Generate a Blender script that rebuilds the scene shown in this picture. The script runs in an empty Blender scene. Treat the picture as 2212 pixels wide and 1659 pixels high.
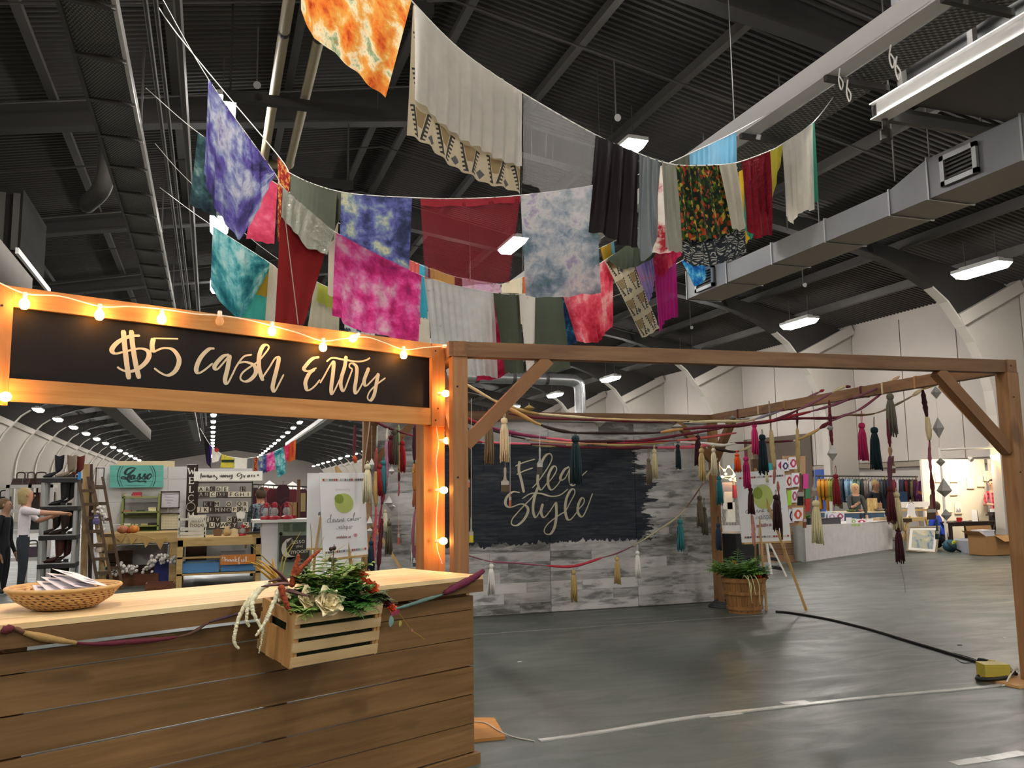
import bpy, bmesh, math, random
from mathutils import Vector, Matrix, noise
V=Vector
RND=random.Random(11)
SC=bpy.context.scene
COL=SC.collection
# ---------------------------------------------------------------- camera
# hall axis = +Y, X to the right, camera at eye height 1.5 m
F_PX,CX,CY,EYE=1853.0,1106.0,829.5,1.5
PITCH,YAW,ROLL=math.radians(7.179078),math.radians(19.280423),math.radians(-.8)
_f=V((math.sin(YAW)*math.cos(PITCH),math.cos(YAW)*math.cos(PITCH),math.sin(PITCH)))
_r0=V((math.cos(YAW),-math.sin(YAW),0)); _u0=_r0.cross(_f)
_r=_r0*math.cos(ROLL)+_u0*math.sin(ROLL); _u=-_r0*math.sin(ROLL)+_u0*math.cos(ROLL)
CAM=V((0,0,EYE))
cam=bpy.data.cameras.new('camera'); cam.sensor_fit='HORIZONTAL'; cam.sensor_width=36; cam.lens=36*F_PX/2212
cam.clip_start=.05; cam.clip_end=400
camo=bpy.data.objects.new('camera',cam); COL.objects.link(camo)
camo.matrix_world=Matrix(((_r.x,_u.x,-_f.x,0),(_r.y,_u.y,-_f.y,0),(_r.z,_u.z,-_f.z,EYE),(0,0,0,1)))
SC.camera=camo
# ---------------------------------------------------------------- world and exposure
w=bpy.data.worlds.new('world'); SC.world=w; w.use_nodes=True
w.node_tree.nodes['Background'].inputs[0].default_value=(.75,.8,.9,1)
w.node_tree.nodes['Background'].inputs[1].default_value=.15
vs=SC.view_settings; vs.view_transform='Standard'; vs.look='None'; vs.gamma=1; vs.use_curve_mapping=False
vs.exposure=1.68
LAMP_E=46.0          # emission of the high-bay fixtures
BULB_W=2.0           # watts of one string-light bulb
# ---------------------------------------------------------------- measuring helpers (photo pixel -> real place at a known distance)
def ray(u,v): return (_r*((u-CX)/F_PX)+_u*((CY-v)/F_PX)+_f)
def atY(u,v,Y): d=ray(u,v); return CAM+d*(Y/d.y)
def atX(u,v,X): d=ray(u,v); return CAM+d*(X/d.x)
def atZ(u,v,Z=0.): d=ray(u,v); return CAM+d*((Z-EYE)/d.z)
class Plane:
    "vertical plane through two plan points; pt() meets a sight line with it"
    def __init__(s,a,b):
        s.a=V((a[0],a[1],0)); s.d=(V((b[0],b[1],0))-s.a).normalized(); s.n=V((s.d.y,-s.d.x,0))
    def pt(s,u,v,off=0.):
        d=ray(u,v); t=(s.a+s.n*off-CAM).dot(s.n)/d.dot(s.n); return CAM+d*t
    def loc(s,along,z,off=0.): return s.a+s.d*along+s.n*off+V((0,0,z))
    def along(s,p): return (p-s.a).dot(s.d)
# ---------------------------------------------------------------- object helpers
ORG={}
def tag(o,label=None,cat=None,group=None,kind=None):
    if label: o['label']=label
    if cat: o['category']=cat
    if group: o['group']=group
    if kind: o['kind']=kind
    return o
def thing(name,label,cat,loc=(0,0,0),group=None,kind=None):
    o=bpy.data.objects.new(name,None); COL.objects.link(o); o.location=loc; o.empty_display_size=.1
    ORG[o.name]=V(loc); return tag(o,label,cat,group,kind)
def copy_tree(o,parent=None,loc=None,rot=None,scale=None):
    c=o.copy(); COL.objects.link(c)
    if parent is not None: c.parent=parent
    if loc is not None: c.location=loc
    if rot is not None: c.rotation_euler=rot
    if scale is not None: c.scale=scale
    for ch in list(KIDS.get(o.name,[])): copy_tree(ch,c)
    return c
KIDS={}
def add(me,name,mat,parent=None,org=None,share=False):
    o=bpy.data.objects.new(name,me); COL.objects.link(o)
    if mat is not None and not share:
        for m in (mat if isinstance(mat,(list,tuple)) else [mat]): me.materials.append(m)
    if parent is not None:
        o.parent=parent; KIDS.setdefault(parent.name,[]).append(o); ORG[o.name]=ORG[parent.name]
    return o
class MB:
    def __init__(s): s.v=[]; s.f=[]; s.mi=[]; s.m=0; s.uv=None
    def _add(s,vs,fs):
        b=len(s.v); s.v+=[V(x) for x in vs]; s.f+=[tuple(i+b for i in f) for f in fs]; s.mi+=[s.m]*len(fs); return s
    def hexa(s,p): return s._add(p,[(0,3,2,1),(4,5,6,7),(0,1,5,4),(1,2,6,5),(2,3,7,6),(3,0,4,7)])
    def box(s,c,d,rz=0.,M=None):
        c=V(c); x,y,z=[a/2 for a in d]
        p=[V(q) for q in ((-x,-y,-z),(x,-y,-z),(x,y,-z),(-x,y,-z),(-x,-y,z),(x,-y,z),(x,y,z),(-x,y,z))]
        if M is None: M=Matrix.Rotation(rz,3,'Z') if rz else None
        return s.hexa([c+(M@q if M else q) for q in p])
    def bounds(s,a,b): return s.box([(a[i]+b[i])/2 for i in range(3)],[abs(b[i]-a[i]) for i in range(3)])
    def bar(s,p,q,w,h,up=(0,0,1)):
        p,q=V(p),V(q); d=(q-p).normalized(); up=V(up)
        if abs(d.dot(up))>.99: up=V((0,1,0))
        x=d.cross(up).normalized()*(w/2); y=x.cross(d).normalized()*(h/2)
        return s.hexa([p-x-y,p+x-y,q+x-y,q-x-y,p-x+y,p+x+y,q+x+y,q-x+y])
    def beam(s,p,q,a,b):
        "bar with explicit half-width vectors"
        p,q,a,b=V(p),V(q),V(a),V(b)
        return s.hexa([p-a-b,p+a-b,q+a-b,q-a-b,p-a+b,p+a+b,q+a+b,q-a+b])
    def tube(s,pts,r,n=6,caps=True):
        pts=[V(p) for p in pts]; m=len(pts); rr=r if isinstance(r,(list,tuple)) else [r]*m
        vs=[];fs=[]; prev=None
        for i,p in enumerate(pts):
            d=(pts[min(i+1,m-1)]-pts[max(i-1,0)])
            d=d.normalized() if d.length>1e-9 else V((0,0,1))
            if prev is None:
                a=V((0,0,1)) if abs(d.z)<.9 else V((1,0,0)); x=d.cross(a).normalized()
            else:
                x=prev-d*prev.dot(d); x=x.normalized() if x.length>1e-6 else d.orthogonal().normalized()
            prev=x; y=d.cross(x)
            for k in range(n):
                t=2*math.pi*k/n; vs.append(p+(x*math.cos(t)+y*math.sin(t))*rr[i])
        for i in range(m-1):
            for k in range(n):
                a=i*n+k;b=i*n+(k+1)%n; fs.append((a,b,b+n,a+n))
        if caps: fs.append(tuple(range(n))[::-1]); fs.append(tuple((m-1)*n+k for k in range(n)))
        return s._add(vs,fs)
    def lathe(s,prof,n=20,c=(0,0,0),sx=1.,sy=1.,M=None,close=True):
        c=V(c); vs=[];fs=[]; m=len(prof)
        for r,z in prof:
            for k in range(n):
                t=2*math.pi*k/n; q=V((r*math.cos(t)*sx,r*math.sin(t)*sy,z)); vs.append(c+(M@q if M else q))
        for i in range(m-1):
            for k in range(n):
                a=i*n+k;b=i*n+(k+1)%n; fs.append((a,b,b+n,a+n))
        if close:
            if prof[0][0]>1e-4: fs.append(tuple(range(n))[::-1])
            if prof[-1][0]>1e-4: fs.append(tuple((m-1)*n+k for k in range(n)))
        return s._add(vs,fs)
    def ball(s,c,r,n=10,m=7,sc=(1,1,1),M=None):
        prof=[(math.sin(math.pi*i/m)*r+1e-5,-math.cos(math.pi*i/m)*r*sc[2]) for i in range(m+1)]
        return s.lathe(prof,n,c,sc[0],sc[1],M)
    def poly(s,pts): return s._add(pts,[tuple(range(len(pts)))])
    def prism(s,pts,off):
        "extrude polygon pts by vector off"
        n=len(pts); off=V(off); a=[V(p) for p in pts]; b=[p+off for p in a]
        return s._add(a+b,[tuple(range(n))[::-1],tuple(range(n,2*n))]+[(i,(i+1)%n,(i+1)%n+n,i+n) for i in range(n)])
    def grid(s,fn,nu,nv):
        vs=[fn(i/nu,j/nv) for j in range(nv+1) for i in range(nu+1)]
        fs=[(j*(nu+1)+i,j*(nu+1)+i+1,(j+1)*(nu+1)+i+1,(j+1)*(nu+1)+i) for j in range(nv) for i in range(nu)]
        return s._add(vs,fs)
    def mesh(s,name,org,smooth=False,fix=True):
        me=bpy.data.meshes.new(name); me.from_pydata([v-org for v in s.v],[],s.f)
        if any(s.mi): me.polygons.foreach_set('material_index',s.mi)
        if s.uv:
            l=me.uv_layers.new(name='UVMap')
            for i,lp in enumerate(me.loops): l.data[i].uv=s.uv[lp.vertex_index]
        if fix:
            b=bmesh.new(); b.from_mesh(me); bmesh.ops.recalc_face_normals(b,faces=b.faces); b.to_mesh(me); b.free()
        if smooth:
            for p in me.polygons: p.use_smooth=True
            if smooth is not True: me.set_sharp_from_angle(angle=math.radians(smooth))
        return me
    def build(s,name,mat,parent=None,smooth=False,fix=True,label=None):
        if parent is not None: org=ORG[parent.name]
        else:
            mn=[min(v[i] for v in s.v) for i in range(3)]; mx=[max(v[i] for v in s.v) for i in range(3)]
            org=V(((mn[0]+mx[0])/2,(mn[1]+mx[1])/2,mn[2]))
        o=add(s.mesh(name,org,smooth,fix),name,mat,parent)
        if parent is None: o.location=org; ORG[o.name]=org
        if label: o['label']=label
        return o
def B(a,b): return MB().bounds(a,b)
def rope_pts(pts,n=8):
    "Catmull-Rom through points"
    P=[V(p) for p in pts]
    if len(P)<3: return P
    P=[P[0]*2-P[1]]+P+[P[-1]*2-P[-2]]; out=[]
    for i in range(1,len(P)-2):
        a,b,c,d=P[i-1:i+3]
        for k in range(n):
            t=k/n; out.append(.5*((2*b)+(c-a)*t+(2*a-5*b+4*c-d)*t*t+(3*b-a-3*c+d)*t**3))
    out.append(P[-2]); return out
# ---------------------------------------------------------------- materials
def lin(c):
    if isinstance(c,str): c=[int(c[i:i+2],16)/255 for i in (0,2,4)]
    return tuple((x/12.92 if x<=.04045 else ((x+.055)/1.055)**2.4) for x in c[:3])+(1,)
class NT:
    def __init__(s,name):
        s.m=bpy.data.materials.new(name); s.m.use_nodes=True; s.t=s.m.node_tree; s.b=s.t.nodes['Principled BSDF']; s.out=s.t.nodes['Material Output']
    def n(s,ty,**kw):
        nd=s.t.nodes.new(ty)
        for k,v in kw.items():
            if hasattr(nd,k) and k not in ('inputs',): setattr(nd,k,v)
        return nd
    def l(s,a,b): s.t.links.new(a,b)
    def setin(s,i,v):
        if hasattr(v,'is_output') or isinstance(v,bpy.types.NodeSocket): s.l(v,i)
        else: i.default_value=v
    def math(s,op,a,b=0.,c=0.):
        nd=s.n('ShaderNodeMath',operation=op); s.setin(nd.inputs[0],a); s.setin(nd.inputs[1],b); s.setin(nd.inputs[2],c); return nd.outputs[0]
    def coords(s,kind='Object',scale=(1,1,1),rot=(0,0,0),loc=(0,0,0),rnd=0.):
        if kind=='World': src=s.n('ShaderNodeNewGeometry').outputs['Position']
        else: src=s.n('ShaderNodeTexCoord').outputs[kind]
        if rnd:
            oi=s.n('ShaderNodeObjectInfo'); vm=s.n('ShaderNodeVectorMath',operation='MULTIPLY_ADD')
            cx=s.n('ShaderNodeCombineXYZ')
            for i in range(3): s.l(oi.outputs['Random'],cx.inputs[i])
            s.l(cx.outputs[0],vm.inputs[0]); vm.inputs[1].default_value=(rnd,rnd*1.7,rnd*.6); s.l(src,vm.inputs[2]); src=vm.outputs[0]
        if any(rot):
            m0=s.n('ShaderNodeMapping'); s.l(src,m0.inputs[0]); m0.inputs['Rotation'].default_value=rot; src=m0.outputs[0]; rot=(0,0,0)
        mp=s.n('ShaderNodeMapping'); s.l(src,mp.inputs[0]); mp.inputs['Location'].default_value=loc; mp.inputs['Rotation'].default_value=rot; mp.inputs['Scale'].default_value=scale
        return mp.outputs[0]
    def noise(s,co,scale=5,detail=4,rough=.55,dist=0.):
        nd=s.n('ShaderNodeTexNoise'); s.l(co,nd.inputs['Vector']); nd.inputs['Scale'].default_value=scale; nd.inputs['Detail'].default_value=detail; nd.inputs['Roughness'].default_value=rough; nd.inputs['Distortion'].default_value=dist; return nd.outputs['Fac']
    def ramp(s,fac,stops,interp='LINEAR'):
        nd=s.n('ShaderNodeValToRGB'); s.l(fac,nd.inputs[0]); cr=nd.color_ramp; cr.interpolation=interp
        for i,(p,c) in enumerate(stops):
            e=cr.elements[i] if i<2 else cr.elements.new(p)
            e.position=p; e.color=lin(c) if not isinstance(c,(int,float)) else (c,c,c,1)
        return nd.outputs[0]
    def mix(s,fac,a,b,blend='MIX'):
        nd=s.n('ShaderNodeMix'); nd.data_type='RGBA'; nd.blend_type=blend
        s.setin(nd.inputs[0],fac); s.setin(nd.inputs[6],a); s.setin(nd.inputs[7],b); return nd.outputs[2]
    def bump(s,h,strength=.3,dist=.02):
        nd=s.n('ShaderNodeBump'); s.l(h,nd.inputs['Height']); nd.inputs['Strength'].default_value=strength; nd.inputs['Distance'].default_value=dist; s.l(nd.outputs[0],s.b.inputs['Normal'])
MATS={}
def M(name,col='808080',rough=.6,metal=0.,var=.12,scale=6.,bump=0.,spec=.4,alpha=1.,trans=0.,emit=0.,coat=0.):
    if name in MATS: return MATS[name]
    t=NT(name); c=lin(col); b=t.b
    if var>0:
        f=t.noise(t.coords('Object',rnd=13.),scale,3)
        lo=tuple(x*(1-var) for x in c[:3])+(1,); hi=tuple(min(1,x*(1+var)) for x in c[:3])+(1,)
        t.l(t.mix(f,lo,hi),b.inputs['Base Color'])
        if bump: t.bump(t.noise(t.coords('Object',rnd=5.),scale*9,3),bump,.01)
    else: b.inputs['Base Color'].default_value=c
    b.inputs['Roughness'].default_value=rough; b.inputs['Metallic'].default_value=metal; b.inputs['Specular IOR Level'].default_value=spec
    b.inputs['Alpha'].default_value=alpha; b.inputs['Transmission Weight'].default_value=trans; b.inputs['Coat Weight'].default_value=coat
    if emit: b.inputs['Emission Color'].default_value=c; b.inputs['Emission Strength'].default_value=emit
    MATS[name]=t.m; return t.m
def WOOD(name,c1=None,c2=None,axis=(1,0,0),rough=.6,knot=.6,grain=1.,rz=0.):
    "wood with grain running along axis (object space)"
    if name in MATS: return MATS[name]
    t=NT(name); sc=[14*grain if not a else .9*grain for a in axis]
    co=t.coords('Object',scale=sc,rot=(0,0,-rz) if rz else (0,0,0),rnd=31.)
    f=t.noise(co,1.4,6,.6,.45)
    fine=t.noise(t.coords('Object',scale=[90*grain if not a else 3*grain for a in axis],rot=(0,0,-rz) if rz else (0,0,0),rnd=31.),1.,3,.6)
    k=t.noise(t.coords('Object',scale=[2.6 if not a else 1.3 for a in axis],rot=(0,0,-rz) if rz else (0,0,0),rnd=17.),2.3,1,.3)
    c=t.ramp(f,[(.28,c2),(.72,c1)])
    c=t.mix(t.math('MULTIPLY',fine,.25),c,lin(c2))
    kk=t.ramp(k,[(.70,0.),(.82,knot)])
    c=t.mix(kk,c,tuple(x*.42 for x in lin(c2)[:3])+(1,))
    c=t.mix(1.,c,t.ramp(t.n('ShaderNodeObjectInfo').outputs['Random'],[(0.,.82),(1.,1.)]),'MULTIPLY')
    t.l(c,t.b.inputs['Base Color']); t.b.inputs['Roughness'].default_value=rough; t.b.inputs['Specular IOR Level'].default_value=.3
    t.bump(fine,.12,.004); MATS[name]=t.m; return t.m
def EMIT(name,col,strength):
    if name in MATS: return MATS[name]
    t=NT(name); t.b.inputs['Base Color'].default_value=lin(col); t.b.inputs['Emission Color'].default_value=lin(col); t.b.inputs['Emission Strength'].default_value=strength
    MATS[name]=t.m; return t.m
# ---------------------------------------------------------------- lettering helpers
GLYPH={}
def make_glyphs(strings):
    tmp=[]
    for s in strings:
        cu=bpy.data.curves.new('txt','FONT'); cu.body=s; cu.size=1; cu.align_x='CENTER'; cu.align_y='CENTER'; cu.resolution_u=3
        o=bpy.data.objects.new('txt',cu); COL.objects.link(o); tmp.append((s,o,cu))
    dg=bpy.context.evaluated_depsgraph_get(); dg.update()
    for s,o,cu in tmp:
        me=o.evaluated_get(dg).to_mesh()
        GLYPH[s]=([v.co.copy() for v in me.vertices],[tuple(p.vertices) for p in me.polygons])
        o.evaluated_get(dg).to_mesh_clear(); bpy.data.objects.remove(o); bpy.data.curves.remove(cu)
def put_text(mb,s,c,right,up,size,sx=1.,bold=0.):
    vs,fs=GLYPH[s]; c,right,up=V(c),V(right).normalized(),V(up).normalized()
    xs=[v.x for v in vs]; ys=[v.y for v in vs]; mx=(min(xs)+max(xs))/2; my=(min(ys)+max(ys))/2
    for k in ((0,) if not bold else (-bold,0,bold)):
        mb._add([c+right*((v.x-mx)*size*sx+k*size)+up*((v.y-my)*size)+right.cross(up)*(abs(k)*.01*size) for v in vs],fs)
def strokes(mb,lines,place,wmax,wmin=None,lift=.0,up=None,n=7,normal=None):
    "brush lettering: thick on down strokes, thin on up strokes. place(u,v)->point"
    wmin=wmin or wmax*.42
    for ln in lines:
        pts=rope_pts([V((x,y,0)) for x,y in ln],n); P=[place(p.x,p.y) for p in pts]; m=len(P); L=[];Rr=[]
        for i in range(m):
            a=P[max(i-1,0)]; b=P[min(i+1,m-1)]; d=(b-a)
            d=d.normalized() if d.length>1e-9 else V((1,0,0))
            down=max(0.,-d.z) if up is None else max(0.,-d.dot(up))
            w=(wmin+(wmax-wmin)*down)/2*(1 if 0<i<m-1 else .6)
            sd=d.cross(normal).normalized()*w
            L.append(P[i]+sd+normal*(lift+i*2e-6)); Rr.append(P[i]-sd+normal*(lift+i*2e-6))
        mb._add(L+Rr,[(i,i+1,m+i+1,m+i) for i in range(m-1)])
make_glyphs(['presented by','valspar','by','available at','FARMHOUSE','faith','hope','lasso','(the)','moon']+list('ABCDEFGHIJKLMNOPQRTUVWXYZ&'))
# ================================================================ THE HALL
XC,XR,XL,Y0,Y1,EAVE,RIDGE=3.45,19.3,-12.4,-24.,150.,6.65,9.7
SLOPE=(RIDGE-EAVE)/(XR-XC)
def deck_z(x): return RIDGE-abs(x-XC)*SLOPE
def concrete():
    t=NT('concrete'); w=t.coords('World')
    a=t.noise(w,.55,6,.62,.4); b=t.noise(t.coords('World',scale=(.6,1.6,1)),2.2,5,.6,.8); c=t.noise(w,22,3)
    col=t.ramp(a,[(.28,'3e423e'),(.5,'545953'),(.74,'6a6b64')])
    col=t.mix(t.ramp(b,[(.42,0.),(.62,.55)]),col,lin('474d47'))
    col=t.mix(t.ramp(t.noise(w,.28,3),[(.55,0.),(.7,.35)]),col,lin('766c64'))
    col=t.mix(t.math('MULTIPLY',c,.25),col,lin('3c3e3a'))
    t.l(col,t.b.inputs['Base Color']); t.l(t.ramp(b,[(.3,.32),(.7,.52)]),t.b.inputs['Roughness']); t.b.inputs['Specular IOR Level'].default_value=.4
    t.bump(c,.05,.003); return t.m
B((XL-.4,Y0,-.2),(XR+.4,Y1,0)).build('floor',concrete()).__setitem__('kind','structure')
mdeck=M('roof_deck','363432',.6,.1,.15,3)
msteel=M('dark_steel','2e2c2a',.6,.2,.15,2)
msteel2=M('grey_steel','484644',.55,.25,.15,2)
mwallp=M('wall_paint','a8a099',.7,0,.05,1.2)
mwallw=M('frame_white','aaa49b',.65,0,.06,1.)
mgalv=M('galvanised','8f9192',.38,.75,.18,2.5)
# corrugated deck, ribs run down the slope
mb=MB()
for sgn in (1,-1):
    xe=XR+.3 if sgn>0 else XL-.3
    ys=[];y=-8.
    while y<46.: ys+=[(y,0),(y+.055,0),(y+.075,.045),(y+.12,.045),(y+.14,0)]; y+=.14
    ys+=[(Y1,0)]; ys=[(Y0,0)]+ys
    vs=[];fs=[]
    for yy,h in ys: vs+=[(XC,yy,RIDGE+h),(xe,yy,deck_z(xe)+h)]
    fs=[(2*i,2*i+1,2*i+3,2*i+2) for i in range(len(ys)-1)]
    mb._add(vs,fs)
    vs2=[(XC,Y0,RIDGE+.3),(xe,Y0,deck_z(xe)+.3),(xe,Y1,deck_z(xe)+.3),(XC,Y1,RIDGE+.3)]; mb._add(vs2,[(0,1,2,3)])
ceiling=mb.build('ceiling',mdeck,fix=False); ceiling['kind']='structure'
# rigid frames with curved haunches
inner=[(18.,0),(18.02,3.2),(17.96,3.8),(17.8,4.4),(17.5,5.),(17.15,5.45),(16.75,5.95),(16.3,6.28),(15.6,6.63),(14.9,6.88),(14.1,7.07),(12.,7.42),(8.,8.1),(XC,8.75)]
outer=[(19.2,0),(19.2,3.2),(19.2,3.8),(19.2,4.6),(19.2,5.6),(19.18,6.4),(18.4,deck_z(18.4)-.22),(17.4,deck_z(17.4)-.22),(16.2,deck_z(16.2)-.22),(15.2,deck_z(15.2)-.22),(14.2,deck_z(14.2)-.22),(12.,deck_z(12)-.22),(8.,deck_z(8)-.22),(XC,RIDGE-.22)]
def frame_mesh():
    mb=MB()
    for sg in (1,-1):
        X=lambda x: XC+(x-XC)*sg
        for i in range(len(inner)-1):
            a,b,c,d=inner[i],inner[i+1],outer[i+1],outer[i]
            mb.m=0 if i<5 else 1
            q=[(X(p[0]),-.015,p[1]) for p in (a,b,c,d)]; mb.prism(q,(0,.03,0))
            dx,dz=b[0]-a[0],b[1]-a[1]; L=math.hypot(dx,dz); nx,nz=-dz/L*.02,dx/L*.02
            mb.m=0 if i<7 else 1
            mb.hexa([(X(a[0]-nx),-.14,a[1]-nz),(X(a[0]+nx),-.14,a[1]+nz),(X(a[0]+nx),.14,a[1]+nz),(X(a[0]-nx),.14,a[1]-nz),(X(b[0]-nx),-.14,b[1]-nz),(X(b[0]+nx),-.14,b[1]+nz),(X(b[0]+nx),.14,b[1]+nz),(X(b[0]-nx),.14,b[1]-nz)])
        mb.m=0; mb.bar((X(17.12),-.02,5.5),(X(19.2),-.02,6.5),.3,.28,(0,1,0))
        mb.m=1; mb.bar((X(14.6),0,7.0),(X(14.5),0,7.4),.3,.02,(1,0,0))
    return mb.mesh('roof_frame',V((0,0,0)))
fm=frame_mesh(); fm.materials.append(mwallw); fm.materials.append(msteel)
ORG[ceiling.name]=ceiling.location.copy()
for k in range(-6,22):
    o=bpy.data.objects.new('roof_frame',fm); COL.objects.link(o); o.parent=ceiling; o.location=V((0,15.9+6.1*k,0))-ceiling.location
# purlins along the hall
for sg in (1,-1):
    for k in range(8):
        x=XC+sg*(.35+1.95*k); z=deck_z(x)
        pm=MB(); pm.bounds((x-.02,Y0,z-.22),(x+.02,Y1,z-.01)); pm.bounds((x-.07,Y0,z-.235),(x+.07,Y1,z-.215))
        pm.build('purlin',msteel2,ceiling)
# sag rods and sprinkler branch lines under the deck
for k in range(16):
    y=3.2+3.05*k
    mb=MB(); mb.tube([(XC-11,y,deck_z(XC-11)-.42),(XC,y,RIDGE-.42),(XC+11,y,deck_z(XC+11)-.42)],.02,5)
    mb.build('sprinkler_branch',msteel2,ceiling)
# walls
for side,x,sg in (('right',XR,1),('left',XL,-1)):
    wl=B((x,Y0,0),(x+.25*sg,Y1,EAVE+.4)).build('wall_'+side,mwallp); wl['kind']='structure'
    pm=B((x-.06*sg,-1.0,2.25),(x,1.0,6.45)).mesh('wall_panel',V((0,0,0))); pm.materials.append(mwallp)
    for k in range(-2,42):
        o=bpy.data.objects.new('wall_panel',pm); COL.objects.link(o); o.parent=wl; o.location=V((0,12.85+2.0333*k,0))-wl.location
    tr=B((x-.1*sg,Y0,2.08),(x,Y1,2.22)).build('trim_1' if sg>0 else 'trim_2',M('trim_taupe','857a6c',.6)); tr['kind']='structure'
for nm,y in (('wall_back',Y1),('wall_front',Y0)):
    e=MB().prism([(XL-.4,y,0),(XR+.4,y,0),(XR+.4,y,EAVE+.3),(XC,y,RIDGE+.4),(XL-.4,y,EAVE+.3)],(0,.3,0)).build(nm,mwallp); e['kind']='structure'
# dark service opening in the right wall; flat brown panel carries its recess shade
d1=thing('door_1',None,None,(XR-.1,31.,0),kind='structure')
d1['label']='tall dark brown panel for the shaded loading doorway in the pale side wall'
B((XR-.12,24.2,0),(XR-.05,34.6,3.35)).build('door_face',M('doorway_shade','4c4036',.7),d1)
B((XR-.2,27.4,0),(XR-.1,27.75,3.35)).build('door_post',M('door_tan','7a6a58',.7),d1)
B((XR-.3,23.2,.3),(XR-.12,23.9,2.1)).build('door_sign',M('door_blue','1d3f86',.5),d1)
# ---------------------------------------------------------------- high-bay lamps
lamp_m=EMIT('lamp_panel','fffaf4',LAMP_E); lamp_far=lamp_m
lroot=thing('high_bay_lamp','white rectangular high-bay lamp hanging under the dark roof','lamp',group='high-bay lamps in four long rows')
mh=MB(); mh.bounds((-.2,-.62,.03),(.2,.62,.1)); mh.bounds((-.08,-.5,.1),(.08,.5,.16)); mh.build('housing',M('lamp_white','c9c9c4',.5,0,0),lroot)
mp=MB(); mp.prism([(-.19,-.6,.03),(.19,-.6,.03),(.14,-.57,0),(-.14,-.57,0)],(0,0,0)) if 0 else mp.hexa([(-.13,-.54,-.08),(.13,-.54,-.08),(.13,.54,-.08),(-.13,.54,-.08),(-.195,-.61,.03),(.195,-.61,.03),(.195,.61,.03),(-.195,.61,.03)])
mp.build('diffuser',lamp_m,lroot)
MB().bar((0,-.4,.16),(0,-.4,.75),.015,.015).build('hanger_rod',msteel2,lroot); MB().bar((0,.4,.16),(0,.4,.75),.015,.015).build('hanger_rod',msteel2,lroot)
first=True
for (x,z,ya,lb) in ((.0,7.6,13.9,'white high-bay lamp in the row beside the perforated catwalk'),(6.93,7.6,13.5,'white high-bay lamp in the row above the mesh walkway'),(15.5,6.1,13.66,'white high-bay lamp in the row by the long duct wall'),(-8.65,6.1,13.66,'white high-bay lamp in the row along the wall behind the boot shelf')):
    for k in range(-5,22):
        p=V((x,ya+6.1*k,z))
        if first: lroot.location=p; first=False; lroot['label']=lb
        else: copy_tree(lroot,None,p)['label']=lb
# ---------------------------------------------------------------- catwalks, ducts and pipes
def perforated(name,col,sx,sy):
    t=NT(name); co=t.coords('Object',scale=(sx,sy,1)); sep=t.n('ShaderNodeSeparateXYZ'); t.l(co,sep.inputs[0])
    fx=t.math('SINE',sep.outputs[0]); fy=t.math('SINE',sep.outputs[1]); f=t.math('MULTIPLY',fx,fy)
    c=t.ramp(f,[(.3,'4a4a47'),(.6,col)]); t.l(c,t.b.inputs['Base Color']); t.b.inputs['Metallic'].default_value=.2; t.b.inputs['Roughness'].default_value=.45
    t.bump(f,.6,.02); return t.m
cw=thing('catwalk','long perforated steel catwalk with angled ribs under the roof','catwalk',(-1.18,15,5.95))
B((-1.42,3.,6.),(-.97,75.,6.03)).build('deck_plate',perforated('perf_left','8d8d89',170,90),cw)
mb=MB().bounds((-.98,3.,5.96),(-.94,75.,6.1)); mb.build('edge_rail',M('bright_steel','d5d5d2',.35,.1,.06),cw)
mb=MB().bounds((-1.46,3.,5.96),(-1.42,75.,6.1)); mb.build('edge_rail',msteel2,cw)
rib=MB(); rib.prism([(-1.44,0,5.98),(-.95,0,5.98),(-.95,0,5.93),(-1.12,0,5.93),(-1.44,0,5.955)],(0,.05,0)); rm=rib.mesh('cross_rib',ORG[cw.name]); rm.materials.append(msteel2)
gus=MB(); gus.prism([(-.95,0,5.99),(-.95,0,5.92),(-1.12,0,5.97)],(0,.02,0)); gm=gus.mesh('gusset',ORG[cw.name]); gm.materials.append(MATS['bright_steel'])
for k in range(46):
    y=6.+1.05*k
    for me,nm in ((rm,'cross_rib'),(gm,'gusset')):
        o=bpy.data.objects.new(nm,me); COL.objects.link(o); o.parent=cw; o.location=(0,y,0)
for k in range(6):
    y=8+6*k
    MB().bar((-1.2,y,6.05),(-1.2,y,8.6),.03,.03).build('hanger',msteel2,cw)
# parallel conduits beside the catwalk
for i,(x,z) in enumerate(((-.75,6.35),(-.66,6.4),(-.5,6.9))):
    tag(MB().tube([(x,3,z),(x,70,z)],.025 if i<2 else .05,6).build('conduit',msteel2),['slim grey conduit running tight beside the perforated catwalk','second slim grey conduit of the pair beside the catwalk','thicker dark conduit hung higher beside the catwalk'][i],'conduit')
# right-hand strut channel with expanded-mesh walkway
rt=thing('mesh_walkway','white steel channel with expanded-mesh walkway hung above the fabrics','catwalk',(6.5,9,5.95))
B((6.2,2.,5.98),(6.26,80.,6.2)).build('channel',M('white_steel','e6e6e4',.3,0,.03),rt)
B((6.2,2.,5.96),(6.42,80.,5.985)).build('channel_flange',MATS['white_steel'],rt)
B((6.5,2.,6.),(7.0,80.,6.02)).build('mesh_deck',perforated('perf_right','8d8d8a',60,90),rt)
for k in range(14):
    y=4.+1.6*k
    MB().bounds((6.2,y,5.9),(7.05,y+.06,5.97)).build('cross_bar',msteel2,rt)
for k in range(8):
    y=5+4*k; MB().bar((6.23,y,6.2),(6.23,y,8.9),.012,.012).build('hanger',msteel2,rt)
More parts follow.
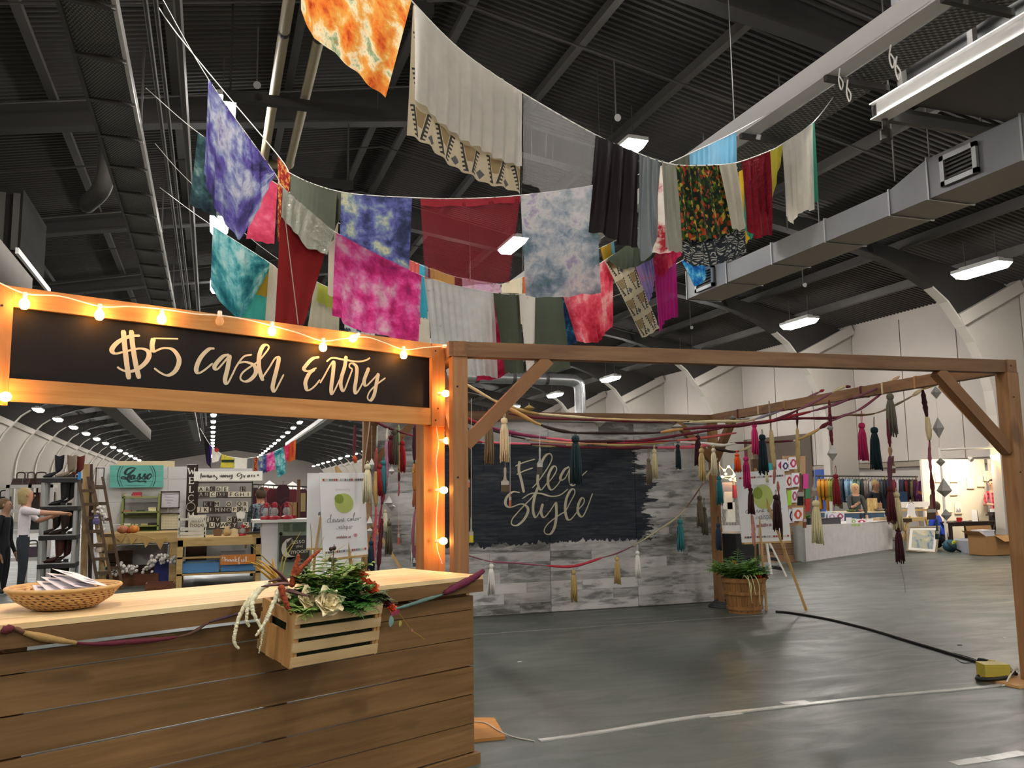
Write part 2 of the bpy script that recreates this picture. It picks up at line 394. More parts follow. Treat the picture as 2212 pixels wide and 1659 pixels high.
# loose white rope loops tied on the channel
for i,(u,v) in enumerate(((1925,105),(1938,130),(1832,180),(1815,155))):
    p=atX(u,v,6.19); tag(MB().tube(rope_pts([p+V((0,0,.04)),p+V((0,.03,-.08)),p+V((0,.0,-.2)),p+V((0,-.03,-.14)),p+V((0,.01,-.05))]),.008,5).build('rope_end',M('white_rope','e8e6e0',.7,0,.03)),['knotted white rope end dangling from the channel, longest of the four','white rope loop dangling beside the longest rope end','short curled white rope end near the mesh walkway','small white rope loop tied over the steel channel'][i],'rope')
# air handler hung on a white frame
ah=thing('air_handler','dark air-handling unit hung on a pale steel frame','air handler',(9.3,6.4,6.0))
B((7.75,3.6,6.12),(11.,7.8,7.5)).build('casing',M('unit_dark','2b2b2b',.5,.4),ah)
MB().bounds((7.6,3.,6.),(7.68,8.05,6.18)).bounds((7.54,3.,5.985),(7.76,8.05,6.0)).bounds((7.54,3.,6.18),(7.76,8.05,6.195)).build('frame_beam',MATS['white_steel'],ah)
MB().bounds((7.6,8.0,6.0),(11.2,8.08,6.18)).build('frame_beam',msteel2,ah)
for y in (4.,5.5,6.6,7.6): MB().bar((7.64,y,6.18),(7.64,y,7.2),.07,.07).build('upright',msteel2,ah)
for z in (6.55,6.8): MB().bounds((7.62,3.2,z),(7.66,7.9,z+.05)).build('rail',msteel2,ah)
MB().lathe([(.07,0),(.07,.12),(.04,.14),(.04,.28)],12,(7.7,7.98,5.72)).build('drain_fitting',msteel2,ah)
# rectangular duct with grilles
dt=thing('air_duct','galvanised rectangular duct with square grilles above the pergola','duct',(8.5,9,4.97))
mduct=M('duct_side','6a6b6d',.4,.6,.25,1.2); mdb=M('duct_bottom','8d857a',.6,.2,.12,1.)
def duct_sec(y0,y1,h0,h1,nm='duct_section'):
    mb=MB(); x0,x1,zb=8.15,8.85,4.97
    mb.hexa([(x0,y0,zb),(x1,y0,zb),(x1,y1,zb),(x0,y1,zb),(x0,y0,zb+h0),(x1,y0,zb+h0),(x1,y1,zb+h1),(x0,y1,zb+h1)])
    o=mb.build(nm,[mduct,mdb],dt)
    for p in o.data.polygons:
        if abs(p.normal.z)>.9 and p.center.z<.05: p.material_index=1
duct_sec(13.5,12.2,.46,.46)
for k in range(3): duct_sec(12.188-1.24*k,12.188-1.24*(k+1)+.012,.32,.32)
duct_sec(8.46,7.83,.32,.5)
for k in range(7): duct_sec(7.82-1.3*k,7.82-1.3*(k+1)+.012,.5,.5)
for k in range(13):
    y=(12.2,10.95,9.71,8.47,7.83,6.53,5.23,3.93,2.6,1.3,0.,-1.3,13.49)[k]
    MB().bounds((8.135,y-.015,4.955),(8.865,y+.01,4.97+(.34 if 8.4<y<12.3 else .52))).build('seam_flange',mgalv,dt)
for (ya,yb,za,zb) in ((12.55,13.15,5.0,5.38),(7.08,7.6,5.03,5.4)):
    g=MB().bounds((8.1,ya,za),(8.14,ya+.06,zb)).bounds((8.1,yb-.06,za),(8.14,yb,zb)).bounds((8.1,ya,za),(8.14,yb,za+.06)).bounds((8.1,ya,zb-.06),(8.14,yb,zb)); g.build('grille_frame',mgalv,dt)
    n=int((zb-za-.12)/.05); g=MB()
    for k in range(n): g.bounds((8.11,ya+.06,za+.07+.05*k),(8.15,yb-.06,za+.085+.05*k))
    g.build('grille_louvers',msteel,dt)
for k in range(5):
    y=4+2.2*k
    for x in (8.2,8.8): MB().bar((x,y,5.4),(x,y,7.9),.014,.014).build('hanger',msteel2,dt)
# dark brown duct on the left side
dl=thing('air_duct','dark brown square duct hung beside the perforated catwalk','duct',(-3.2,15,4.3))
mdl=M('duct_brown','5f574d',.65,.1,.2,1.5); B((-3.6,8.,4.45),(-2.8,15.2,5.0)).build('duct_section',mdl,dl); B((-3.4,15.2,4.45),(-2.9,16.2,4.9)).build('duct_section',mdl,dl)
B((-3.4,17.,4.3),(-2.9,46.,4.8)).build('duct_section',mdl,dl); B((-3.45,16.2,4.28),(-2.85,17.,4.92)).build('duct_elbow',mduct,dl)
u=thing('heater_unit','boxy dark unit heater hung by the left duct','heater',(-4.2,17,5.5))
B((-5.2,16.2,5.6),(-3.2,18.4,6.8)).build('casing',M('heater_dark','22211f',.9,0,.2,3,spec=.1),u); B((-3.15,15.6,5.5),(-3.1,18.6,5.6)).build('frame_beam',MATS['white_steel'],u)
for k in range(9): B((-5.1+.22*k,16.16,5.7),(-5.0+.22*k,16.2,6.7)).build('louver',msteel2,u)
tag(MB().tube(rope_pts([(-1.9,16,7.6),(-1.9,16,7.2),(-2.,16.2,6.9),(-2.3,16.8,6.8)]),.16,12).build('flexible_duct',M('flex_dark','3a3835',.7,.1,.2,9),smooth=True),'fat flexible duct elbow bending beside the unit heater','duct')
# two cream drain pipes with elbows, hung on cross beams
mpvc=M('cream_pipe','a89c80',.5,0,.1)
for x,ye,lb in ((.73,16.4,'long cream pipe hung under the roof ending in an elbow'),(1.18,15.6,'shorter cream pipe running beside the longer cream pipe')):
    pr=thing('roof_pipe',lb,'pipe',(x,12,7.5))
    MB().tube([(x,2,7.5),(x,ye-.2,7.5)],.075,12,True).build('pipe_run',mpvc,pr,smooth=40)
    MB().tube(rope_pts([(x,ye-.25,7.5),(x,ye-.05,7.5),(x-.1,ye,7.5),(x-.6,ye,7.5)]),.08,12).build('elbow',mpvc,pr,smooth=40)
    for y in (8.6,10.9): MB().lathe([(.08,-.04),(.083,0),(.08,.04)],12,(x,y,7.5),M=Matrix.Rotation(math.pi/2,3,'X')).build('coupling_band',msteel,pr)
for k,y in enumerate((9.6,12.7,15.9)):
    tag(MB().bar((.0,y,7.36),(2.4,y,7.36),.12,.14).bar((.1,y,7.36),(.1,y,9.),.03,.03).bar((2.3,y,7.36),(2.3,y,9.),.03,.03).build('pipe_hanger_beam',msteel),['dark trapeze beam under the cream pipes, first along the run','dark trapeze beam under the middle of the cream pipes','dark trapeze beam by the cream pipe elbows'][k],'beam')
sd=thing('spiral_duct','silver insulated round duct bending down behind the backdrop','duct',(11,27,5))
MB().tube([(7.2,27.3,5.35),(11.7,27.3,5.35)],.2,14).build('horizontal_run',M('foil','a5a7a9',.3,.8,.3,6,.3),sd,smooth=40)
MB().tube(rope_pts([(11.5,27.3,5.35),(11.9,27.3,5.3),(12.05,27.3,5.),(12.05,27.3,3.6)]),.2,14).build('drop',MATS['foil'],sd,smooth=40)
for x in (8.3,9.6,10.8): MB().lathe([(.21,-.06),(.21,.06)],14,(x,27.3,5.35),M=Matrix.Rotation(math.pi/2,3,'Y')).build('band',msteel2,sd)
# small security / speaker horns under the deck
for i,(u_,v_,z) in enumerate(((1330,255,7.),(1735,615,6.4),(2128,370,6.3),(1492,707,6.6),(555,185,7.4))):
    p=atZ(u_,v_,z); h=thing('ceiling_horn',['small pale horn speaker under the roof deck above the sheer curtain','small pale horn speaker above the paisley cloth','small pale horn speaker by the large duct','tiny pale horn speaker above the pergola beam','small pale box bracket near the cream pipes'][i],'speaker',p)
    MB().lathe([(.02,0),(.03,.02),(.055,.07),(.05,.07)],12,p,M=Matrix.Rotation(1.9,3,'X')).build('horn',M('horn_white','9a9a96',.5),h)
    MB().bar(p,p+V((0,0,.9)),.02,.02).build('drop_rod',msteel2,h)
# ---------------------------------------------------------------- floor marks
mt=M('clear_tape','a9aaa4',.25,0,.25,12); mj=M('joint_line','8b8a82',.8,0,.15,5)
def floor_strip(pts,w,mat,label,name='floor_tape',h=.003,cat='tape'):
    P=[atZ(*p,0) if len(p)==2 else V(p) for p in pts]; P=rope_pts(P,6); mb=MB(); L=[]
    for i,p in enumerate(P):
        d=(P[min(i+1,len(P)-1)]-P[max(i-1,0)]).normalized(); s_=V((d.y,-d.x,0))*(w/2*(1+.18*math.sin(i*2.3)))
        L.append((p+s_,p-s_))
    for i in range(len(P)-1):
        a,b=L[i]; c,d=L[i+1]; z=V((0,0,h)); mb.hexa([a,b,d,c,a+z,b+z,d+z,c+z])
    return tag(mb.build(name,mat),label,cat)
floor_strip([(1165,1601),(1280,1585),(1500,1550),(1720,1525),(1900,1505),(2100,1488),(2165,1480)],.045,mt,'crinkled clear tape holding a wire across the concrete floor',h=.008)
floor_strip([(1530,1548),(1600,1540)],.06,mt,'short patch of old tape stuck above the long clear tape')
floor_strip([(1690,1520),(1745,1516)],.07,mt,'short tape patch doubling the long clear tape')
floor_strip([(2060,1650),(2130,1640)],.07,mt,'short pale tape dash at the near edge of the floor')
floor_strip([(2132,1640),(2212,1626)],.07,mt,'longer pale tape strip beside the short tape dash')
for i,(a,b) in enumerate((((-12,9.25),(19,8.75)),((-12,14.2),(19,12.3)),((7.6,12.2),(14.6,8.4)),((-12,19.2),(19,18.)))):
    m=MB().bar((a[0],a[1],.0006),(b[0],b[1],.0006),.012,.0012).build('trim_%d'%(3+i),mj); m['kind']='structure'
# ================================================================ PERGOLA
TOP=2.49
cedar=WOOD('cedar_post','a57c52','7f5a39',(0,0,1)); cedar_x=WOOD('cedar_beam','8d6c4c','694b33',(1,0,0)); cedar_y=WOOD('cedar_beam_y','96704c','715036',(0,1,0)); cedar_d=WOOD('cedar_brace','987049','745136',(1,0,1))
pg=thing('pergola','open cedar post-and-beam frame hung with garlands and tassels','pergola',(3.8,7.6,0))
PFL=V((1.52,5.42,0)); PFR=V((5.985,5.12,0)); PBR=V((6.33,9.98,0)); PBL=V((1.72,10.12,0))
def post(p,w,nm='post',h=None,rz=0.): return MB().box((p.x,p.y,(h or TOP-.1)/2),(w,w,h or TOP-.1),rz).build(nm,cedar,pg)
post(PFL,.1); post(PFR,.115); post(PBR,.1); post(PBL,.1)
def beamz(p,q,mat,nm='beam',w=.09,h=.1,ext=.06):
    d=(q-p).normalized(); return MB().bar(p-d*ext+V((0,0,TOP-h/2)),q+d*ext+V((0,0,TOP-h/2)),w,h).build(nm,mat,pg)
beamz(PFL,PFR,cedar_x); beamz(PBL,PBR,cedar_x,h=.1); beamz(PFR,PBR,cedar_y); beamz(PFL,PBL,cedar_y)
MB().box((PFL.x-.03,PFL.y-.02,TOP-.05),(.09,.06,.1)).build('beam_end',cedar_y,pg)
def brace(p,d,L,w=.085):
    d=V(d).normalized(); a=p+V((0,0,TOP-.1-L)); b=p+d*L+V((0,0,TOP-.1)); e=(b-a).normalized()*.05; return MB().bar(a-e*0,b+e*0,w,w).build('brace',cedar_d,pg)
dF=(PFR-PFL).normalized(); dR=(PBR-PFR).normalized(); dB=(PBR-PBL).normalized(); dL=(PBL-PFL).normalized()
brace(PFL+dF*.04,dF,.58); brace(PFR-dF*.05,-dF,.62); brace(PFR+dR*.05,dR,.62); brace(PBR-dR*.05,-dR,.5); brace(PBR-dB*.03,-dB,.5); brace(PBL+dB*.05,dB,.55); brace(PBL-dL*.05,-dL,.6); brace(PFL+dL*.05,dL,.58)
for p in (PFL,PFR):
    for z in (TOP-.05,TOP-.3,1.6): MB().lathe([(.006,0),(.006,.004)],8,(p.x-.02,p.y-(.064 if p is PFR else .052),z),M=Matrix.Rotation(math.pi/2,3,'X')).build('screw_head',M('screw','2a2622',.5,.5,0),pg)
# ================================================================ PLANK BACKDROP with painted blackboard
BY=10.22
def plank_mat():
    t=NT('grey_plank'); co=t.coords('World',scale=(1,1,1)); oi=t.n('ShaderNodeObjectInfo').outputs['Random']
    base=t.ramp(oi,[(0.,'5c5c5a'),(.2,'7d7d7a'),(.4,'b4b3b0'),(.6,'92918d'),(.8,'c2c1be'),(1.,'6c6c6a')])
    st=t.noise(t.coords('World',scale=(2.2,1,13),rnd=7.),1.5,5,.6,.6)
    c=t.mix(t.ramp(st,[(.4,.0),(.66,.6)]),base,lin('cbcac6'))
    bl=t.noise(t.coords('World',scale=(1.1,1,4.2),rnd=3.),2.2,4,.6)
    c=t.mix(t.ramp(bl,[(.53,0.),(.66,.7)]),c,lin('48494b'))
    # blackboard paint: rectangle with brushed, uneven edges
    sep=t.n('ShaderNodeSeparateXYZ'); t.l(co,sep.inputs[0])
    n1=t.noise(t.coords('World',scale=(1.2,1,9)),2.2,5,.65); n2=t.noise(t.coords('World',scale=(7,1,1.2)),1.6,4,.6)
    dx=t.math('MULTIPLY',t.math('SUBTRACT',n1,.5),1.0); dz=t.math('MULTIPLY',t.math('SUBTRACT',n2,.5),.25)
    xx=t.math('ADD',sep.outputs[0],dx); zz=t.math('ADD',sep.outputs[2],dz)
    right=t.math('ADD',5.33,t.math('MULTIPLY',t.math('LESS_THAN',sep.outputs[2],1.72),.14))
    mx=t.math('LESS_THAN',xx,right); mx2=t.math('GREATER_THAN',sep.outputs[0],2.55)
    mz=t.math('GREATER_THAN',zz,.86); mz2=t.math('LESS_THAN',sep.outputs[2],2.1)
    m=t.math('MULTIPLY',t.math('MULTIPLY',mx,mx2),t.math('MULTIPLY',mz,mz2))
    thin=t.ramp(t.noise(t.coords('World',scale=(2,1,22)),2.,4,.6),[(.36,.93),(.6,1.)])
    c=t.mix(t.math('MULTIPLY',m,thin),c,t.mix(t.noise(co,3,3),lin('0f1620'),lin('18222e')))
    t.l(c,t.b.inputs['Base Color']); t.b.inputs['Roughness'].default_value=.55; t.b.inputs['Specular IOR Level'].default_value=.3
    return t.m
bd=thing('plank_backdrop','weathered grey plank wall with a painted blackboard reading Flea Style','backdrop',(4.1,BY,0))
B((1.72,BY+.012,0),(6.42,BY+.05,2.4)).build('backing_sheet',M('backing','6b6a66',.8),bd)
mpl=plank_mat(); rr=random.Random(5); rowh=.1265; cache={}
for s_ in range(4):
    x0=1.62+1.218*s_; x1=min(x0+1.214,6.42); x0=max(x0,1.72)
    z=.012
    for r_ in range(19):
        cuts=[x0]+sorted(x0+(x1-x0)*c for c in ([rr.uniform(.25,.75)] if rr.random()<.62 else []))+[x1]
        for a,b in zip(cuts[:-1],cuts[1:]):
            wd=round(b-a,3)-.002; pr=rr.choice((0,.001,.002))
            B((a,BY-pr,z),(a+wd,BY+.012,z+rowh-.0025)).build('plank',mpl,bd)
        z+=rowh-.002
FL=[[(630,470),(625,540),(645,620),(662,705)],[(598,508),(660,480),(745,455)],[(610,570),(660,545),(730,520)],
[(725,670),(770,620),(840,520),(872,450),(858,415),(825,428),(795,480),(770,560),(766,640),(790,685),(830,640),(870,600),(905,540),(897,508),(872,520),(845,580),(845,650),(870,685),(915,645),(940,600)],
[(1000,512),(965,535),(935,590),(945,612),(975,590),(1010,520),(1003,590),(1015,645),(1045,645),(1085,590),(1135,542)],
[(632,705),(580,700),(535,740),(525,790),(560,815),(640,790),(685,810),(692,850),(660,910),(610,950),(572,942),(575,905),(610,860),(665,800),(725,738),(768,665)],
[(768,662),(742,740),(730,830),(748,890),(778,850),(803,788)],[(650,750),(715,712),(790,712),(860,732),(930,724),(992,678)],
[(803,788),(790,850),(812,890),(855,845),(898,778)],[(902,775),(905,870),(892,960),(862,1012),(825,1012),(815,980),(850,930),(930,870),(972,848)],
[(972,848),(1012,770),(1042,710),(1034,678),(1008,692),(980,750),(970,830),(985,900),(1012,905),(1050,860),(1072,828),(1105,790),(1113,757),(1095,745),(1070,790),(1065,850),(1090,886),(1112,868),(1142,800),(1175,710)]]
chalk=M('chalk_paint','b9b39b',.8,0,.12,20)
for wd,ln in (('Flea',FL[:5]),('Style',FL[5:])):
    mb=MB(); strokes(mb,ln,lambda a,b: atY(940+a/3.455,860+b/3.455,BY-.004),.036,.015,normal=V((0,-1,0))); mb.build('painted_word',chalk,bd,fix=False,label='cream brush lettering reading '+wd)
# ================================================================ TICKET COUNTER
TH=math.radians(25); E1=V((math.cos(TH),math.sin(TH),0)); E2=V((-math.sin(TH),math.cos(TH),0)); RZ=TH
CT=1.03; FR=V((1.485,4.79,0)); CL,CD=2.47,.75; FLc=FR-E1*CL
def cp(a,b,z): return FLc+E1*a+E2*b+V((0,0,z))     # a along the front, b depth, z height
def cbox(mb,a0,a1,b0,b1,z0,z1): return mb.box(cp((a0+a1)/2,(b0+b1)/2,(z0+z1)/2),(abs(a1-a0),abs(b1-b0),abs(z1-z0)),RZ)
ct=thing('ticket_counter','cedar plank ticket counter with a pale pine top','counter',cp(CL/2,CD/2,0))
pine=WOOD('pine_top','f2deb0','dcb981',(1,0,0),rz=TH); plank=WOOD('cedar_plank','8c6a42','634726',(1,0,0),rz=TH,knot=.9); plank_s=WOOD('cedar_plank_side','a8663c','7e4526',(0,1,0),rz=TH)  # front planks darkened and top paled to carry the counter's shade and light
CPL=Plane(cp(0,.05,0),cp(CL,.05,0))
for k in range(4): cbox(MB(),0,CL,k*CD/4+.0015,(k+1)*CD/4-.0015,CT-.022,CT).build('top_board',pine,ct)
ys=[1281,1316,1377,1438,1499,1561,1623]; zs=[CPL.pt(1028,y).z for y in ys]
zs[-1]=max(zs[-1],.06)
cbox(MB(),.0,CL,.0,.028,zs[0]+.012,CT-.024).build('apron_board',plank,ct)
cbox(MB(),.0,.028,.028,CD-.01,zs[0]+.012,CT-.024).build('apron_board',plank_s,ct); cbox(MB(),CL-.028,CL,.028,CD-.01,zs[0]+.012,CT-.024).build('apron_board',plank_s,ct)
gaps=[.004,.004,.008,.006,.004,.004]
for i in range(6):
    z1=zs[i] - (.012 if i==0 else 0); z0=zs[i+1]+gaps[i]
    mb=MB(); tl=rr.uniform(-.004,.004)
    a0,a1=.04,CL-.035
    mb.hexa([cp(a0,.05,z0+tl),cp(a1,.05,z0),cp(a1,.075,z0),cp(a0,.075,z0+tl),cp(a0,.05,z1-(.004 if i in(1,3) else .001)),cp(a1,.05,z1),cp(a1,.075,z1),cp(a0,.075,z1-(.004 if i in (1,3) else .001))])
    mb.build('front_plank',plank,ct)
    cbox(MB(),.04,.065,.076,CD-.04,z0,z1-.002).build('side_plank',plank_s,ct); cbox(MB(),CL-.06,CL-.035,.076,CD-.04,z0,z1-.002).build('side_plank',plank_s,ct)
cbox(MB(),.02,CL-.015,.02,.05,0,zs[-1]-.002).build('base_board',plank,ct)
cbox(MB(),CL-.033,CL-.012,.051,CD-.03,0,zs[-1]-.002).build('base_board',plank_s,ct); cbox(MB(),.012,.038,.051,CD-.03,0,zs[-1]-.002).build('base_board',plank_s,ct)
for a,b in ((.1,.12),(CL-.1,.12),(.1,CD-.09),(CL-.1,CD-.09),(CL/2,.12)): cbox(MB(),a-.04,a+.04,b-.04,b+.04,0,CT-.024).build('leg_post',cedar,ct)
# ================================================================ SIGN over the counter
SPL=Plane((-.93,4.58),(1.40,5.62)); SD,SN=SPL.d,SPL.n
SRZ=math.atan2(SD.y,SD.x)
def sz(u,v): p=SPL.pt(u,v); return SPL.along(p),p.z
sg=thing('entry_sign','wood-framed blackboard sign reading $5 cash Entry over the counter','sign',SPL.loc(1.3,0)+V((0,0,0)))
spine=WOOD('sign_pine','c89a5e','9c6c38',(1,0,0),rz=SRZ); spost=WOOD('sign_post','c08a52','965f33',(0,0,1))
def sbox(mb,a0,a1,z0,z1,f0,f1):  # f: distance in front (+) of the plane
    return mb.box(SPL.loc((a0+a1)/2,(z0+z1)/2,(f0+f1)/2),(abs(a1-a0),abs(f1-f0),abs(z1-z0)),SRZ)
aR=sz(925,830)[0]; aRp=sz(953,830)[0]; aL=sz(20,750)[0]
ztopR=sz(925,742)[1]; ztop=(ztopR+sz(100,633)[1])/2; zb0=(sz(920,882)[1]+sz(60,822)[1])/2; zb1=(sz(920,917)[1]+sz(30,870)[1])/2; zt0=(sz(920,774)[1]+sz(60,668)[1])/2
sbox(MB(),aL,aR,zt0,ztop,.0,.035).build('top_rail',spine,sg)
sbox(MB(),aL,aR,zb1,zb0,.0,.035).build('bottom_rail',spine,sg)
sbox(MB(),aR+.002,aRp,zb1-.01,ztop,.0,.04).build('end_board',spost,sg)
sbox(MB(),aL-.14,aL-.002,zb1-.02,ztop,.0,.04).build('end_board',spost,sg)
sbox(MB(),aR-.035,aRp+.03,.0,ztop-.03,-.09,-.003).build('post',spost,sg)
sbox(MB(),aL-.14,aL-.03,.0,ztop-.03,-.09,-.003).build('post',spost,sg)
bbd=sbox(MB(),aL-.01,aR+.01,zb1+.01,zt0+.05,-.002,.01).build('blackboard',M('blackboard','0b0e13',.65,0,.3,3,spec=.2),sg)
for a,z in ((aR+.03,ztop-.05),(aR+.05,zb0),(aR+.03,zb1+.03),(aL-.05,ztop-.1),(aL-.06,zb0),(aL-.03,zb1+.03)): MB().lathe([(.006,0),(.006,.003)],8,SPL.loc(a,z,.041),M=Matrix.Rotation(SRZ,3,'Z')@Matrix.Rotation(math.pi/2,3,'X')).build('screw_head',MATS['screw'],sg)
c7=lambda L:[(a/3.95,580+b/3.95) for a,b in L]; c8=lambda L:[(480+a/3.95,620+b/3.95) for a,b in L]
ENT=[c7(l) for l in ([(1195,573),(1110,578),(1010,625),(955,690),(985,725),(1080,705),(1190,683),(1255,700),(1272,745),(1240,805),(1170,860),(1100,880),(1040,865),(1000,840)],
 [(1052,525),(1062,640),(1080,800),(1100,945)],[(1120,525),(1130,640),(1155,800),(1187,940)],[(1520,600),(1310,595)],[(1310,595),(1298,655),(1305,715)],
 [(1305,715),(1390,680),(1470,690),(1520,750),(1526,810),(1490,880),(1430,912),(1370,890),(1315,850)],
 [(1830,682),(1780,690),(1712,760),(1675,850),(1690,892),(1740,870),(1815,808)],
 [(1955,735),(1900,752),(1832,830),(1850,862),(1900,812),(1960,738)],[(1962,735),(1942,850),(1920,950),(1940,982),(1985,900),(2020,830),(2080,752),(2150,735)])]
ENT+=[c8(l) for l in ([(130,650),(200,640),(270,668),(287,730),(240,790),(190,806),(155,780),(175,730),(240,680),(300,640),(355,580),(397,520),(382,494),(345,510),(315,590),(315,690),(340,780),(357,792)],
 [(345,770),(400,690),(450,610),(482,604),(470,680),(440,800),(430,860),(447,892),(482,830),(525,745)],
 [(828,597),(770,612),(715,668),(697,702),(735,718),(805,690)],[(790,700),(745,735),(713,800),(712,845),(732,882),(785,850),(835,790)],
 [(835,820),(870,760),(920,670),(950,638),(945,740),(930,860),(937,914),(965,870),(1012,770),(1055,680)],
 [(1058,588),(1045,680),(1018,770),(1012,840),(1037,887),(1078,790),(1112,700)],[(890,636),(940,605),(1040,620),(1150,636),(1222,626),(1262,604)],
 [(1112,700),(1086,682),(1090,656),(1118,654),(1148,690),(1142,790),(1130,870),(1143,908),(1182,850),(1212,785)],
 [(1252,688),(1216,780),(1211,822),(1230,842),(1275,800),(1333,738)],[(1333,735),(1316,820),(1296,920),(1265,968),(1240,945),(1260,890),(1320,830),(1393,775)])]
for wd,ln in (('$5',ENT[:6]),('cash',ENT[6:11]),('Entry',ENT[11:])):
    mb=MB(); strokes(mb,ln,lambda a,b: SPL.pt(a,b,.0115),.026,.0105,normal=SN); mb.build('painted_word',chalk,bbd,fix=False,label='cream brush lettering reading '+wd)
# ---------------------------------------------------------------- string lights
mglow=EMIT('bulb_glow','ff9a3c',26.); mglass=M('bulb_glass','ffd9a8',.05,0,0,alpha=.25); msock=M('bulb_socket','d9d4c8',.5,0,0); mcord=M('light_cord','e3ddcf',.6,0,0)
sl=thing('string_lights','string of warm globe bulbs draped along the entry sign','string lights',SPL.loc(1.3,2.3,.08))
BULBS=[(54,650,0,1),(216,675,0,1),(350,685,0,1),(475,690,0,0),(588,713,0,1),(698,748,0,1),(775,738,0,1),(872,766,0,1)]
cordpx=[(-20,602),(54,634),(130,640),(218,662),(280,662),(352,668),(420,678),(476,682),(530,690),(585,703),(640,718),(695,736),(740,732),(790,728),(830,740),(873,755),(915,751),(955,748)]
cpts=[SPL.pt(u,v,.055) for u,v in cordpx]
MB().tube(rope_pts(cpts,5),.0035,5).build('cord',mcord,sl)
def bulb(p,axis,lit=True):
    Mx=axis.to_track_quat('Z','Y').to_matrix()
    b=MB().lathe([(.001,.022),(.012,.025),(.021,.038),(.024,.052),(.021,.066),(.012,.076),(.001,.078)],12,p,M=Mx).build('bulb',mglow if lit else mglass,sl,smooth=True,label=None if lit else 'unlit clear bulb')
    s=MB().lathe([(.010,-.006),(.012,0),(.012,.026),(.009,.028)],10,p,M=Mx)
    o=add(s.mesh('socket',ORG[sl.name],40),'socket',msock,b); 
    if lit:
        l=bpy.data.lights.new('bulb_light','POINT'); l.energy=BULB_W; l.color=(1.,.5,.18); l.shadow_soft_size=.025
        lo=bpy.data.objects.new('bulb_light',l); COL.objects.link(lo); lo.location=p+axis*.052+SN*.012; lo.parent=sl; lo.location=lo.location-ORG[sl.name]
for u,v,_,lit in BULBS:
    p=SPL.pt(u,v-16,.062); ax=V((0,0,-1)) if u!=775 else (V((0,0,-.6))-SD*.8).normalized()
    bulb(p,ax,lit)
pq=SPL.pt(957,748,.06); bulb(pq,(SD*.9+SN*.3).normalized())
vert=[SPL.pt(u,v,.03) for u,v in ((957,748),(953,800),(948,850),(945,880),(943,925),(947,960),(942,1000),(946,1060),(943,1110),(942,1150),(944,1185),(955,1218))]
MB().tube(rope_pts(vert,4),.0035,5).build('cord',mcord,sl)
for u,v in ((946,850),(950,952),(942,1059),(941,1169)): bulb(SPL.pt(u,v,.035),(SD*.8+SN*.6).normalized())
bulb(SPL.pt(-8,858,.05),(SD*.5+SN*.8).normalized())
# ---------------------------------------------------------------- woven basket with leaflets
def basket_mat():
    t=NT('coiled_basket'); co=t.coords('Object'); sep=t.n('ShaderNodeSeparateXYZ'); t.l(co,sep.inputs[0])
    ang=t.math('ARCTAN2',sep.outputs[1],sep.outputs[0]); z=sep.outputs[2]
    w=t.math('SINE',t.math('ADD',t.math('MULTIPLY',ang,34.),t.math('MULTIPLY',z,260.)))
    rows=t.math('SINE',t.math('MULTIPLY',z,520.))
    pat=t.math('MULTIPLY',t.math('GREATER_THAN',w,.45),t.math('GREATER_THAN',rows,-.1))
    band=t.math('LESS_THAN',z,.078)
    dk=t.ramp(t.noise(co,9,2),[(.4,'2e2218'),(.6,'7a3a26')])
    c=t.mix(t.math('MULTIPLY',pat,band),t.ramp(t.noise(co,30,3),[(.3,'b58a55'),(.7,'d3ae77')]),dk)
    t.l(c,t.b.inputs['Base Color']); t.b.inputs['Roughness'].default_value=.75; t.bump(t.math('SINE',t.math('MULTIPLY',z,700.)),.5,.006); return t.m
bc=atZ(127,1322,CT); bc=V((bc.x,bc.y+.12,CT))
bk=thing('coiled_basket','shallow coiled basket with dark zigzag pattern on the counter','basket',bc)
MB().lathe([(.001,.002),(.1,.002),(.135,.01),(.19,.045),(.222,.085),(.226,.092),(.222,.098),(.21,.092),(.175,.05),(.12,.016),(.001,.012)],40,bc).build('bowl',basket_mat(),bk,smooth=50)
MB().tube([bc+V((.222*math.cos(a*math.pi/20),.222*math.sin(a*math.pi/20),.093)) for a in range(41)],.008,6).build('rim',M('basket_rim','cda66c',.7,0,.2,40),bk,smooth=True)
mpap=M('leaflet_paper','e6e2e6',.6,0,.03); mink=M('leaflet_print','8c8a96',.7,0,.1)
for i in range(5):
    a=.3+.16*i; c=bc+V((-.04+.025*i,-.01+.012*i,.075+.012*i)); Mx=Matrix.Rotation(a,3,'Z')@Matrix.Rotation(.1+.03*i,3,'Y')@Matrix.Rotation(.16+.03*i,3,'X')
    l=thing('leaflet',['white printed leaflet lying lowest in the basket','white leaflet second from the bottom of the basket pile','white leaflet in the middle of the basket pile','white leaflet second from the top of the basket pile','white printed leaflet on top of the basket pile'][i],'leaflet',c,'leaflets in the basket')
    MB().box(c,(.14,.21,.0015),M=Mx).build('sheet',mpap,l)
    for r_ in ((-.03,.06,.05,.025),(.03,-.02,.05,.03),(-.02,-.07,.06,.015)): MB().box(c+Mx@V((r_[0],r_[1],.0012)),(r_[2],r_[3],.0006),M=Mx).build('print_block',mink,l)
# ---------------------------------------------------------------- wooden crate hung on the counter front
mcr=WOOD('crate_pine','d8bf92','b89664',(1,0,0),rz=TH+.05); mcre=WOOD('crate_end','d2aa72','a87842',(0,0,1))
CRN=V((math.sin(TH),-math.cos(TH),0))
cA=CPL.pt(640,1440); al=(cA-FLc).dot(E1)
